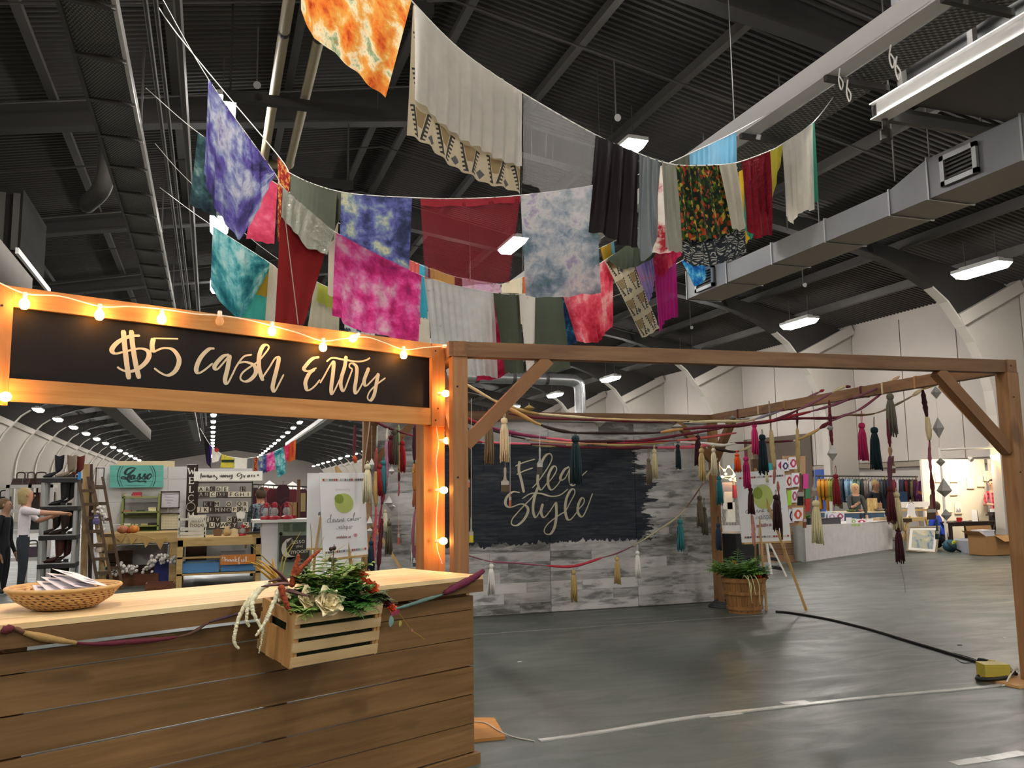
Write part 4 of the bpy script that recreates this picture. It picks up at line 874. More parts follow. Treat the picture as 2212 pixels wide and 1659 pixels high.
# --- rope 2
cloth('purple, navy and white tie-dyed cloth hung near the catwalk',2,[(450,171),(520,272),(592,371)],[(440,375),(450,415),(475,465),(517,522),(560,450),(592,379)],CL_('td_purple',[(.26,'2c2c50'),(.38,'4a4478'),(.47,'6a5cb0'),(.54,'8f98c4'),(.62,'d0d2e0'),(.74,'5d4da0')],scale=3.,trans=.5,seed=7.),.0,.02,5)
cloth('deep red felt cloth under the silver lame',2,[(610,404),(660,447),(718,497)],[(594,700),(620,703),(656,702)],CL_('red_felt',col='7e1a1a',trans=.12,rough=.9),-.03,.012,2)
cloth('white seam cord hanging on the red felt cloth',2,[(616,480),(618,482)],[(643,700),(645,700)],CL_('cream_cotton'),.02,.0,1,name='seam_cord')
cloth('crumpled silver lame cloth over the red felt',2,[(610,404),(660,447),(723,501)],[(606,470),(630,492),(662,535),(706,549)],CL_('silver_lame',col='aeb2a4',kind='lame',rough=.4,trans=.2),.02,.015,5)
cloth('hot pink tie-dyed cloth with violet corner',2,[(725,502),(820,552),(911,596)],[(718,680),(736,686),(742,702),(800,720),(906,740)],CL_('td_pink',[(.26,'5a3a7a'),(.36,'b02060'),(.47,'d83a88'),(.56,'e070a8'),(.65,'e0b0c0'),(.75,'c02858')],scale=3.2,trans=.45,seed=9.),.02,.012,4)
cloth('large off-white cloth with grey pencil marks',2,[(915,598),(990,618),(1065,632)],[(937,812),(1000,808),(1076,816)],CL_('white_marks',[(.3,'8a8d88'),(.36,'c4c6c2'),(.6,'cfd1cc'),(.8,'d8d9d4')],scale=4,trans=.5,seed=11.),.01,.02,7)
cloth('olive green cloth beside the off-white cloth',2,[(1065,632),(1122,634)],[(1092,806),(1132,806)],CL_('olive_dark',col='4c5444',trans=.25),.0,.012,3)
cloth('white strip with a red streak between the olive cloths',2,[(1120,634),(1156,634)],[(1138,818),(1153,816)],CL_('white_redstreak',[(.3,'b03038'),(.38,'d8d2c8'),(.8,'d6d2c8')],scale=4.5,trans=.4,seed=13.),.015,.01,3)
cloth('wide olive green cloth left of the coral cloth',2,[(1154,634),(1212,616)],[(1148,815),(1180,806),(1230,794)],CL_('olive_dark'),.0,.014,3)
cloth('crimson tie-dyed strip peeping behind the off-white cloth',2,[(1060,632),(1080,633)],[(1030,822),(1070,820),(1098,806)],CL_('crimson_td',[(.35,'8a1230'),(.5,'c03050'),(.65,'d86a80')],scale=4,trans=.4),-.08,.012,3)
cloth('navy and teal tie-dyed strip behind the coral cloth',2,[(1198,620),(1222,612)],[(1222,748),(1248,740)],CL_('td_teal_navy',[(.35,'12203a'),(.5,'1f4a6a'),(.62,'4aa0b0'),(.7,'1a2a4a')],scale=5,trans=.4),-.05,.012,3)
cloth('coral red tie-dyed cloth with ragged lower corner',2,[(1208,618),(1265,590),(1322,552)],[(1245,738),(1290,741),(1306,722),(1326,700)],CL_('td_coral',[(.32,'a01a30'),(.45,'cc3a50'),(.55,'dc5a6a'),(.66,'e09a98')],scale=3,trans=.45,seed=15.),.0,.016,5)
cloth('long cream ikat strip with dark horseshoe motifs',2,[(1305,563),(1352,532)],[(1386,731),(1405,722),(1424,708)],ik,.04,.012,4)
cloth('lavender gauze strip behind the long ikat strip',2,[(1356,530),(1408,492)],[(1398,660),(1408,640),(1414,600)],CL_('lavender',[(.35,'7a70b0'),(.5,'a08cc0'),(.65,'c07a9a')],scale=3.4,trans=.5,sheer=.15),.02,.015,6)
cloth('sheer magenta cloth hanging lowest by the pergola',2,[(1405,494),(1458,456)],[(1424,722),(1436,692),(1462,684)],CL_('sheer_magenta',col='b0207a',sheer=.15,trans=.5),.0,.02,6)
cloth('coral pink square over the sheer magenta cloth',2,[(1402,496),(1470,447)],[(1418,592),(1430,600),(1452,572),(1470,552)],CL_('coral_pink',[(.35,'c01a50'),(.5,'d83a60'),(.65,'e06a70')],scale=3.4,trans=.5),.03,.012,4)
cloth('drab olive cloth under the dark velvet',2,[(1312,559),(1440,469)],[(1322,570),(1350,582),(1385,572),(1412,556)],CL_('olive_dark'),.07,.01,3)
cloth('teal green cloth behind the ruby satin',2,[(1606,346),(1643,311)],[(1606,488),(1620,518),(1636,500)],CL_('teal_green',col='2c8a78',trans=.45),.0,.012,5)
cloth('golden yellow cloth corner below the ruby satin',2,[(1560,380),(1606,346)],[(1588,500),(1610,530),(1628,500)],CL_('gold_silk',col='b8922c',trans=.4),-.06,.012,4)
cloth('pale cream cloth corner below the feather print',2,[(1540,396),(1580,366)],[(1570,560),(1600,552),(1612,545)],CL_('cream_cotton'),-.1,.012,4)
# --- rope 5
cloth('dark teal tie-dyed cloth behind the purple cloth',5,[(427,286),(470,313)],[(409,440),(430,452),(468,466)],CL_('td_darkteal',[(.3,'14202a'),(.45,'24383c'),(.56,'3a5a5a'),(.68,'8a9a92')],scale=3,trans=.4),.0,.02,6)
cloth('rose pink cloth below the purple tie-dye',5,[(560,371),(600,398)],[(532,514),(560,522),(592,528)],CL_('rose',[(.35,'b0304a'),(.5,'cc4a66'),(.7,'d88090')],scale=3,trans=.45),.0,.012,3)
cloth('grey ghost strip beside the dark teal cloth',5,[(455,304),(478,319)],[(440,455),(470,472)],CL_('slate_satin'),-.04,.012,4)
for lb,a,b,h0,h1,m in (('coral fringe cloth behind the pink tie-dye',876,906,690,700,CL_('coral_silk',col='d0605a',trans=.45)),('pale yellow fringe cloth behind the sheer red cloth',928,982,700,705,CL_('pale_yellow',col='d6b860',trans=.45)),('mauve fringe cloth behind the off-white cloth',998,1082,705,705,CL_('mauve',[(.35,'a07a8a'),(.5,'c4a0b0'),(.65,'b890b0')],scale=5,trans=.5)),('cream fringe cloth beside the mauve fringe',1084,1128,705,700,CL_('cream_silk',col='ddd2b4',trans=.45)),('orange fringe cloth behind the watercolour cloth',1129,1146,700,695,CL_('orange_silk',col='c8622c',trans=.45))):
    ry=lambda u:[y0+(y1-y0)*(u-x0)/(x1-x0) for (x0,y0),(x1,y1) in zip(ROPES[5][0][:-1],ROPES[5][0][1:]) if x0<=u<=x1][0]
    cloth(lb,5,[(a,ry(a)),((a+b)/2,ry((a+b)/2)),(b,ry(b))],[(a+2,h0),(b+2,h1)],m,0,.02,10)
cloth('golden tan pennant corner beside the watercolour cloth',5,[(1296,535),(1320,524)],[(1304,572),(1322,560)],CL_('gold_silk'),.0,.01,3)
cloth('pale blue scrap behind the long ikat strip',5,[(1300,533),(1326,521)],[(1308,590),(1330,580)],CL_('sky_satin'),-.06,.01,3)
# --- rope 4
cloth('teal tie-dyed cloth lit by the lamps near the sign',4,[(460,488),(520,528),(583,568)],[(455,620),(475,650),(515,693),(545,650),(580,585)],CL_('td_teal',[(.26,'14505a'),(.38,'2a737c'),(.48,'4a9aa0'),(.56,'80c0c0'),(.68,'c0d8d4')],scale=3.,trans=.5,seed=4.),.0,.02,6)
cloth('plain turquoise cloth behind the teal tie-dye',4,[(528,533),(585,569)],[(512,690),(572,700)],CL_('turquoise',col='3f9a8c',trans=.45),-.1,.012,3)
cloth('golden yellow cloth beside the teal tie-dye',4,[(572,562),(603,583)],[(550,634),(585,645)],CL_('gold_silk'),-.04,.012,5)
cloth('cream linen strip beside the red felt',4,[(582,568),(604,583)],[(572,700),(597,702)],CL_('cream_cotton'),.03,.012,4)
cloth('white cloth with navy medallions above the sign',4,[(742,641),(810,655)],[(742,712),(810,735)],CL_('navy_medallion',[(.42,'39405a'),(.47,'c9c9c8'),(.7,'d2d0cc')],scale=9,trans=.3),.0,.01,3)
cloth('black strip beside the navy medallion cloth',4,[(726,637),(744,642)],[(728,712),(744,714)],CL_('black_cloth',col='141414',trans=.05),.02,.008,3)
cloth('cream panel cloth right of the pink tie-dye',4,[(898,672),(926,673)],[(898,742),(930,748)],CL_('cream_cotton'),.0,.01,3)
cloth('cyan strip hem above the cream panel cloth',5,[(902,568),(924,576)],[(904,686),(924,688)],CL_('cyan',col='3fa4bc',trans=.45),-.1,.01,3)
cloth('bright blue tie-dyed cloth below the feather print',4,[(1472,563),(1552,516)],[(1500,618),(1518,612),(1534,588),(1556,568)],CL_('td_blue',[(.35,'1a4a9a'),(.48,'2f86c4'),(.58,'6fc0dc'),(.68,'c8d8d4')],scale=5,trans=.5),.0,.012,4)
# --- rope 6
cloth('lime green cloth beside the red felt',6,[(688,611),(720,625)],[(684,650),(718,668)],CL_('lime',col='a8b04a',trans=.45),.0,.01,3)
cloth('champagne satin cloth under the lime cloth',6,[(680,606),(735,632)],[(664,708),(732,722)],CL_('champagne',col='a8a28a',kind='satin',rough=.4,trans=.3),-.06,.014,4)
# --- distant flags further down the hall
FP=Plane((-6,38),(20,38)); 
fr=[(432,925),(455,962),(480,982),(520,990),(560,986),(600,972),(640,948),(690,912)]
tag(MB().tube(rope_pts([FP.pt(u,v) for u,v in fr]),.012,4).build('rope',mrope),'distant rope of fabrics strung across the far hall','rope')
for lb,top,hem,m in (('far black shirt on the distant rope',[(438,936),(452,958)],[(446,1000),(456,1012)],'black_cloth'),('far violet scrap on the distant rope',[(450,955),(458,965)],[(448,1004),(456,1000)],CL_('violet',col='4a2a8a',trans=.4)),('far white cloth with a red dot',[(456,964),(478,980)],[(458,1000),(472,996)],'bright_white'),('far yellow cloth with a dark band',[(479,981),(506,988)],[(476,1010),(505,1010)],'yellow_silk'),('far white printed cloth beside the yellow one',[(507,988),(534,990)],[(506,1016),(532,1018)],'bright_white'),('far grey cloth beside the white printed one',[(536,990),(545,988)],[(536,1018),(545,1018)],'slate_satin'),
    ('far dark rust cloth on the distant rope',[(548,988),(556,986)],[(548,1018),(556,1018)],'brocade'),('far denim blue cloth on the distant rope',[(557,986),(576,980)],[(560,1022),(578,1020)],'td_navy'),('far pink and white tie-dyed cloth',[(576,980),(594,974)],[(576,1020),(594,1014)],'td_pink'),('far teal and gold tie-dyed cloth',[(590,975),(616,963)],[(601,1032),(617,1022)],'td_teal'),('far hot pink glowing cloth',[(612,965),(634,952)],[(618,996),(634,986)],'coral_pink'),('far rust cloth behind the hot pink one',[(626,957),(640,947)],[(622,1000),(638,992)],'orange_silk')):
    cloth(lb,0,top,hem,MATS[m] if isinstance(m,str) else m,plane=FP,amp=.04,freq=1.2,nv=8)
pq=thing('cloth_print','dark leaf band printed across the far yellow cloth','print',FP.pt(492,996,.06)); MB().box(FP.pt(492,996,.08),(.5,.01,.12),0).build('band',M('leaf_band','2a3a1a',.8),pq)
pq=thing('cloth_print','round red dot printed on the far white cloth','print',FP.pt(468,971,.06)); MB().lathe([(.001,0),(.09,0),(.09,.01),(.001,.01)],14,FP.pt(468,972,.1),M=Matrix.Rotation(math.pi/2,3,'X')).build('dot',M('red_dot','b02020',.7),pq)
# ================================================================ GARLANDS, TASSELS AND ORNAMENTS in the pergola
GP={'a':Plane((1.6,6.9),(6.2,7.3)),'b':Plane((1.6,7.6),(6.2,8.2)),'c':Plane((1.6,8.4),(6.25,9.0)),'d':Plane((1.6,6.4),(6.1,6.2)),'e':Plane((1.7,9.6),(6.4,9.75)),'f':Plane((1.6,7.2),(6.15,6.6)),'l':Plane((1.2,8.6),(3.,8.8))}
def gar(label,pl,px,secs): return twist('ribbon_garland',label,[GP[pl].pt(u,v) for u,v in px],secs,group='fabric garlands strung in the pergola',n=5)
MA,CR_,PK,MV,TN,BK,RD,OL='5a1424','c4b48e','c85a6a','7a4a58','a07a48','2a1a14','8a1c28','8a8250'
gar('cream crocheted garland that turns dark brown, strung highest over the blackboard','d',[(1000,826),(1068,866),(1120,893),(1168,918),(1233,934),(1320,935),(1411,935),(1475,927),(1536,922),(1600,919)],[(.12,CR_,.01),(.34,'b8935a',.013),(.46,BK,.011),(.7,BK,.012),(.78,TN,.014),(1,MA,.013)])
gar('brown and maroon garland rising to the side beam past the dark green tassel','f',[(1560,923),(1619,916),(1669,909),(1722,904),(1796,903),(1831,897),(1881,895),(1922,881),(1970,856),(1993,841),(2043,822)],[(.12,MA,.016),(.25,RD,.014),(.5,MA,.012),(.62,'6a5038',.010),(.8,'8a7a60',.009),(.9,CR_,.014),(1,TN,.014)])
gar('cream ribbon garland crossing to the side beam over the brown door','b',[(1490,912),(1560,910),(1613,909),(1657,897),(1701,881),(1763,850),(1780,842)],[(.4,CR_,.014),(.6,'8f8a98',.014),(.85,MV,.013),(1,RD,.013)])
gar('mauve garland crossing just below the cream ribbon','f',[(1600,916),(1669,909),(1725,885),(1763,867),(1816,838),(1837,835)],[(.4,MA,.014),(.7,MV,.012),(.9,CR_,.013),(1,MA,.012)])
gar('wine red garland climbing in a long line to the beam','f',[(1640,915),(1681,906),(1766,885),(1822,867),(1869,850),(1914,829),(1943,813)],[(.3,RD,.014),(.55,MV,.012),(.58,MA,.016),(.8,MV,.011),(.9,CR_,.012),(1,'c09a80',.014)])
gar('dark maroon garland rising from the tan knot','f',[(1725,950),(1760,932),(1784,917),(1816,900),(1858,884),(1908,847)],[(.28,'b8935a',.013),(.5,MA,.016),(.75,MV,.010),(1,'7a3a4a',.010)])
gar('short maroon braid with cream end','c',[(1578,957),(1634,956),(1701,953),(1722,951)],[(.8,MA,.013),(1,CR_,.008)])
gar('black ribbon garland knotted to a cream stick','c',[(1540,968),(1560,972),(1589,976),(1619,965),(1645,945)],[(.5,BK,.016),(.55,RD,.018),(1,CR_,.014)])
gar('low bundle of maroon strips across the blackboard top','c',[(975,945),(996,951),(1076,957),(1163,960),(1249,966),(1322,967),(1379,967),(1481,966),(1540,960)],[(.2,RD,.016),(.35,PK,.012),(.6,MA,.014),(.8,MA,.018),(1,PK,.02)])
gar('pink and wine strips drooping just over the low bundle','b',[(980,893),(1024,911),(1076,928),(1134,940),(1206,949),(1249,953),(1336,953),(1394,951),(1480,938),(1560,925)],[(.2,RD,.016),(.4,'7a2a4a',.016),(.55,PK,.011),(.7,'3a1418',.014),(1,MA,.014)])
gar('thin coral strip between the two drooping bundles','b',[(985,905),(1060,928),(1134,948),(1210,956),(1290,958),(1400,955),(1500,948),(1590,935)],[(.3,'3a2a30',.010),(.6,'c08a6a',.011),(.8,RD,.01),(1,'c8605a',.013)])
gar('pale olive strip under the low bundle','c',[(1150,962),(1200,964),(1280,960),(1350,962),(1440,955)],[(.5,OL,.011),(1,'a5905a',.016)])
gar('straw coloured ribbon tied along the back beam','c',[(1073,867),(1122,885),(1163,894),(1220,899),(1307,905),(1423,909),(1539,909),(1600,908)],[(.3,'a98a55',.016),(.55,CR_,.013),(.8,'b9a070',.014),(1,OL,.012)])
gar('maroon ribbon behind the straw coloured ribbon','c',[(1099,894),(1160,902),(1220,905),(1278,907),(1400,911),(1490,910)],[(.5,MA,.012),(1,'5a1420',.012)])
gar('white gauze ribbon slung toward the orange tassel','c',[(1470,955),(1520,958),(1560,962),(1590,957)],[(1,'d0ccc0',.016)])
gar('low swag of thin ribbons with white and tan tassels','e',[(985,1190),(1018,1202),(1061,1213),(1110,1216),(1180,1222),(1240,1223),(1300,1205),(1333,1195),(1377,1174),(1430,1140),(1469,1112),(1500,1072),(1530,1025),(1550,990)],[(.12,MV,.008),(.3,'8a5060',.009),(.46,'b03040',.014),(.6,MV,.008),(.8,'a8a080',.009),(.9,'7a5a48',.008),(1,CR_,.010)])
gar('red ribbons sloping behind the sign post','l',[(800,905),(840,925),(880,938),(930,950),(965,962)],[(.5,MA,.012),(1,RD,.012)])
# --- tassels
def yarn(col): return M('yarn_'+col,col,.85,0,.3,60,.3)
TASS={}
def tassel_meshes(col,seed):
    key=(col,seed)
    if key in TASS: return TASS[key]
    r_=random.Random(seed*13+5); m=yarn(col)
    hd=MB(); hd.lathe([(.001,0),(.06,-.015),(.085,-.06),(.08,-.12),(.05,-.15)],10)
    nk=MB(); nk.lathe([(.052,-.145),(.06,-.155),(.06,-.175),(.052,-.185)],10)
    sk=MB()
    for i in range(26):
        a=i*2.4; rr_=math.sqrt((i+.5)/26); x,y=math.cos(a)*rr_,math.sin(a)*rr_; L=r_.uniform(.9,1.03)
        sk.tube([(x*.045,y*.045,-.16),(x*.085,y*.085,-.3),(x*.105+r_.uniform(-.01,.01),y*.105,-.62),(x*.12+r_.uniform(-.02,.02),y*.12+r_.uniform(-.02,.02),-L)],[.022,.024,.022,.015],5)
    out=[]
    for mb,nm in ((hd,'head'),(nk,'neck_wrap'),(sk,'skirt')):
        me=mb.mesh(nm,V((0,0,0)),True); me.materials.append(m); out.append((nm,me))
    TASS[key]=out; return out
def tassel(label,pl,u,v0,v1,col,cord=12,cord_col=None,wide=1.,seed=None):
    P=GP[pl] if isinstance(pl,str) else pl
    a=P.pt(u,v0); b=P.pt(u,v1); h=(a-b).length; t=thing('yarn_tassel',label,'tassel',a,'yarn tassels hung in the pergola')
    for nm,me in tassel_meshes(col,(seed or int(u))%3):
        o=bpy.data.objects.new(nm,me); COL.objects.link(o); o.parent=t; o.scale=(h*wide,h*wide,h); KIDS.setdefault(t.name,[]).append(o)
    c=P.pt(u,v0-cord); m=yarn(cord_col or col)
    MB().tube(rope_pts([a+V((-.004,0,-.01)),a.lerp(c,.5)+V((-.008,0,0)),c,a.lerp(c,.5)+V((.008,0,0)),a+V((.004,0,-.01))]),.003,4).build('hanging_loop',m,t)
    return t
TEAL,NAVY,TAUPE,CREAM,TANC,WHT='1f6a72','0f2a30','6a5f4c','d0c8a8','b49a64','dcdad2'
for a in (('big taupe tassel beside the cream one under the front beam','d',1056,903,1001,TAUPE,20),('big cream tassel beside the taupe one under the front beam','d',1089,902,997,CREAM,16),
 ('dark green tassel hanging close to the front post','a',1011,940,1031,NAVY,16),('dark green tassel hooked in front of the word Flea','a',1243,940,1048,NAVY,8),
 ('small white tassel on the low swag near the counter','e',1061,1218,1285,WHT,8),('small tan tassel at the lowest point of the swag','e',1239,1231,1299,TANC,8),
 ('taupe tassel paired with a cream one at the blackboard edge','b',1401,990,1046,TAUPE,22),('slim cream tassel paired with a taupe one at the blackboard edge','b',1413,970,1033,'c8bd94',8),
 ('dark green tassel over the grey planks','b',1464,960,1013,NAVY,6),('dark maroon tassel behind the tan one','b',1507,940,1008,'3a1420',10),('tan tassel by the corner of the plank wall','a',1515,968,1038,'b09a68',6),
 ('cream tassel at the corner post','a',1541,968,1026,CREAM,6),('white tassel on the rising part of the swag','e',1377,1190,1249,WHT,14),('slim tan tassel beside the rising white one','e',1333,1203,1263,TANC,8),
 ('teal tassel on the rising swag','e',1469,1122,1190,'2f7a7c',10),('taupe tassel high on the rising swag','e',1511,1071,1138,TAUPE,12),('second taupe tassel tucked behind the first on the swag','e',1521,1095,1155,'55503f',20),
 ('teal tassel at the plank wall corner post','a',1553,1028,1090,TEAL,12),('navy tassel low at the corner post','a',1551,1130,1188,'142a3a',14),
 ('hot pink tassel tied high in the red garlands','a',1629,914,981,'b0205e',6),('magenta tassel in front of the easel poster','a',1611,986,1055,'a81c5c',10),('dark green tassel above the easel poster','a',1646,938,1024,NAVY,10),
 ('small cream pompom tassel on the poster top','b',1656,1014,1042,'d8d4a8',6),('brown maroon tassel over the poster circle','a',1621,1053,1112,'3a1818',8),('dark maroon tassel over the poster lettering','a',1676,1068,1146,'2a0e12',10),
 ('large magenta tassel against the pale wall','f',1861,913,996,'a81c52',26),('large dark green tassel against the pale wall','f',1888,922,1016,NAVY,22),('large taupe tassel at the side beam','d',1922,850,942,'5f5a4c',14),
 ('red tassel hung under the white paper diamond','f',1805,1024,1092,'7e1420',18),('long cream tassel over the white tablecloth','f',1762,1080,1176,'cfc79c',10),
 ('cream tassel hung below the paintbrush','d',1936,1062,1147,'cbbd92',8),('maroon tassel hanging lowest over the tablecloth','d',1940,1138,1216,'3a0f1a',6),('dark red tassel beside the cream one','d',1922,1050,1130,'4a1018',10),
 ('cream tassel beside the easel poster left of the sign post','l',794,1002,1086,CREAM,6),('red tassel behind the cream ribbon','l',820,1002,1073,'8e1c22',8),('teal tassel among the mauve ribbons','l',828,994,1066,'2f7078',8),
 ('dark red tassel near the sign rail','l',844,940,1004,'5e1018',8),('taupe tassel near the sign rail','l',852,928,1003,'5c5646',6),('bright red tassel hung under the sign rail','l',869,952,1020,'a0141e',10),
 ('cream fringe under the large paper diamond','l',832,1100,1150,CREAM,4),('taupe fringe under the large paper diamond','l',840,1125,1197,'565040',4),('large cream tassel beside the sign post','d',908,1077,1184,CREAM,22),
 ('navy tassel low behind the counter flowers','l',802,1168,1234,'10283a',8),('black green tassel low beside the sign post','l',909,1183,1228,'0e1a1c',4),('maroon tassel between the two posts','b',954,1070,1146,'33101c',10)):
    tassel(*a)
ot=tassel('neon orange tassel above the easel poster','a',1592,980,1020,'d8501c',6,wide=1.6)
# --- folded paper diamonds
msil=M('silver_paper','a9a8a2',.45,.35,.1,8); mgp=M('gold_paper','b9a060',.35,.6,.1,8); mthr=M('thread','c9c8c2',.8,0,0)
def diamond(label,pl,u,v,rx,ru,rd,mat=None,thread=20,rot=.5):
    P=GP[pl]; c=P.pt(u,v); k=(P.pt(u,v)-P.pt(u,v+10)).length/10; t=thing('paper_diamond',label,'ornament',c,'folded paper diamonds')
    r_=rx*k; vs=[c+V((math.cos(rot+i*math.pi/2)*r_,math.sin(rot+i*math.pi/2)*r_,0)) for i in range(4)]+[c+V((0,0,ru*k)),c-V((0,0,rd*k))]
    MB()._add(vs,[(0,1,4),(1,2,4),(2,3,4),(3,0,4),(1,0,5),(2,1,5),(3,2,5),(0,3,5)]).build('paper_shell',mat or msil,t)
    MB().tube([c+V((0,0,ru*k)),c+V((0,0,(ru+thread)*k))],.0015,4).build('thread',mthr,t)
for a in (('small silver diamond hung from the side beam','f',1793,924,8,8,9,None,16),('white paper diamond above the red tassel','f',1798,980,12,20,16,None,36),
 ('silver diamond topmost of the long string by the front post','d',2022,848,11,14,14,None,8),('stretched silver diamond second on the long string','d',2027,925,12,24,22,None,52),('squat silver diamond third on the long string','d',2032,998,10,9,10,None,40),
 ('largest silver diamond on the long string','d',2040,1060,16,28,14,None,40),('silver diamond at the bottom of the long string','d',2044,1113,11,14,12,None,36),
 ('silver diamond at the cream tassel beside the poster','l',803,1004,9,15,12,None,70),('small silver diamond beside the mauve ribbon','l',846,1018,9,12,8,None,60),('large silver diamond above the cream fringe','l',840,1086,12,16,10,None,60),('second large diamond tucked under the first','l',846,1094,11,8,10,None,12),('pale diamond beside the easel poster edge','l',799,1130,9,16,8,None,40),('lower half diamond under the pale one','l',799,1146,9,6,12,None,12),
 ('flat silver diamond on the garland over the blackboard','b',1140,949,8,6,5,None,6),('bright foil diamond on the straw ribbon','c',1143,882,16,8,7,mgp,4),('foil diamond hung under the straw ribbon','c',1295,913,17,3,10,msil,4),('foil diamond hung near the corner post','c',1462,922,15,8,6,msil,4),('small foil diamond over the low bundle','c',1376,952,9,8,4,msil,4),('tiny foil diamond beside the dark green tassel','c',1455,944,8,5,3,msil,4),('grey foil diamond lying on the low bundle','c',1275,958,14,4,5,msil,4)):
    diamond(*a)
t=thing('gold_paper_cone','folded gold paper cone on the maroon ribbon','ornament',GP['d'].pt(896,1012)); k=(GP['d'].pt(896,1012)-GP['d'].pt(896,1022)).length/10
MB().lathe([(.001,16*k),(7*k,-8*k),(6*k,-8*k)],6,GP['d'].pt(896,1012)).build('paper_shell',M('gold_shiny','c99a4a',.25,.8,.1),t)
for i in range(7):
    u=1566+i*8; v=908+RND.uniform(-6,6); diamond(['crumpled foil diamond first in the corner cluster','crumpled foil diamond second in the corner cluster','crumpled foil diamond third in the corner cluster','crumpled foil diamond in the middle of the corner cluster','crumpled foil diamond fifth in the corner cluster','crumpled foil diamond sixth in the corner cluster','crumpled foil diamond last in the corner cluster'][i],'c',u,v,8,5,4,mgp if i%2 else msil,3,rot=i)
# --- paintbrushes on strings
mfer=M('ferrule','b9b7b0',.35,.7,.05); 
def brush(label,pl,u,v0,v1,vt,hcol,bcol,w=.05):
    P=GP[pl]; a,b=P.pt(u,v0),P.pt(u,v1); L=(a-b).length; t=thing('paintbrush',label,'paintbrush',b,'paintbrushes hung in the pergola')
    Z=lambda f:a.lerp(b,f); 
    mb=MB(); prof=[(.0,.10),(.1,.16),(.35,.12),(.5,.2),(.58,.5)]
    for (f0,w0),(f1,w1) in zip(prof[:-1],prof[1:]):
        p,q=Z(f0),Z(f1); mb.hexa([p+V((-w*w0,-.006,0)),p+V((w*w0,-.006,0)),p+V((w*w0,.006,0)),p+V((-w*w0,.006,0)),q+V((-w*w1,-.006,0)),q+V((w*w1,-.006,0)),q+V((w*w1,.006,0)),q+V((-w*w1,.006,0))])
    mb.build('handle',M('brush_'+hcol,hcol,.5,0,.1),t)
    MB().bounds(Z(.72)+V((-w*.5,-.008,0)),Z(.58)+V((w*.5,.008,0))).build('ferrule',mfer,t)
    mb=MB(); p,q=Z(.72),Z(1.); mb.hexa([q+V((-w*.52,-.006,0)),q+V((w*.52,-.006,0)),q+V((w*.52,.006,0)),q+V((-w*.52,.006,0)),p+V((-w*.48,-.008,0)),p+V((w*.48,-.008,0)),p+V((w*.48,.008,0)),p+V((-w*.48,.008,0))]); mb.build('bristles',M('bristle_'+bcol,bcol,.9,0,.2,60),t)
    MB().tube([a,P.pt(u,vt)],.0018,4).build('string',mthr,t)
for a in (('paintbrush with coral bristles under the dark green tassel','a',1008,1015,1053,1000,'9a9488','c06a50',.05),('wide paintbrush hung under the cream tassel','d',1091,1010,1062,990,'8d8a80','4d4638',.06),('grey-handled paintbrush in front of the letter l','a',1166,967,1025,915,'9a9c9c','4a4640',.045),('slim pink artist brush over the letter S','a',1102,1046,1094,938,'b08070','b06a50',.016),('glass-handled brush dripping yellow by the post','d',1018,1118,1172,860,'8a9a90','b8b83a',.03),
 ('brown paintbrush tied on the cream ribbon','d',1929,985,1022,960,'6a4a3a','5a4030',.045),('wide brown paintbrush at the end of the wine ribbon','d',2012,1068,1122,1030,'6a4a3c','4a3428',.09),('dark slim brush under the wide brown paintbrush','d',2024,1122,1165,1118,'2f4a40','1a2a24',.03),('black-bristled paintbrush against the poster cards','f',1729,1022,1092,1000,'6a5044','1a1614',.06),('silver paintbrush above the long cream tassel','f',1759,1030,1072,930,'9a9a98','8a8070',.045),('copper artist brush under the black-bristled one','f',1738,1095,1140,1092,'9a6a4a','7a4a34',.03),
 ('long pink artist brush over the grey planks','l',861,1122,1176,1070,'c08070','b05040',.018),('grey-bristled brush low beside the large cream tassel','l',895,1195,1224,1060,'c0c0bc','4a4a48',.03)):
    brush(*a)
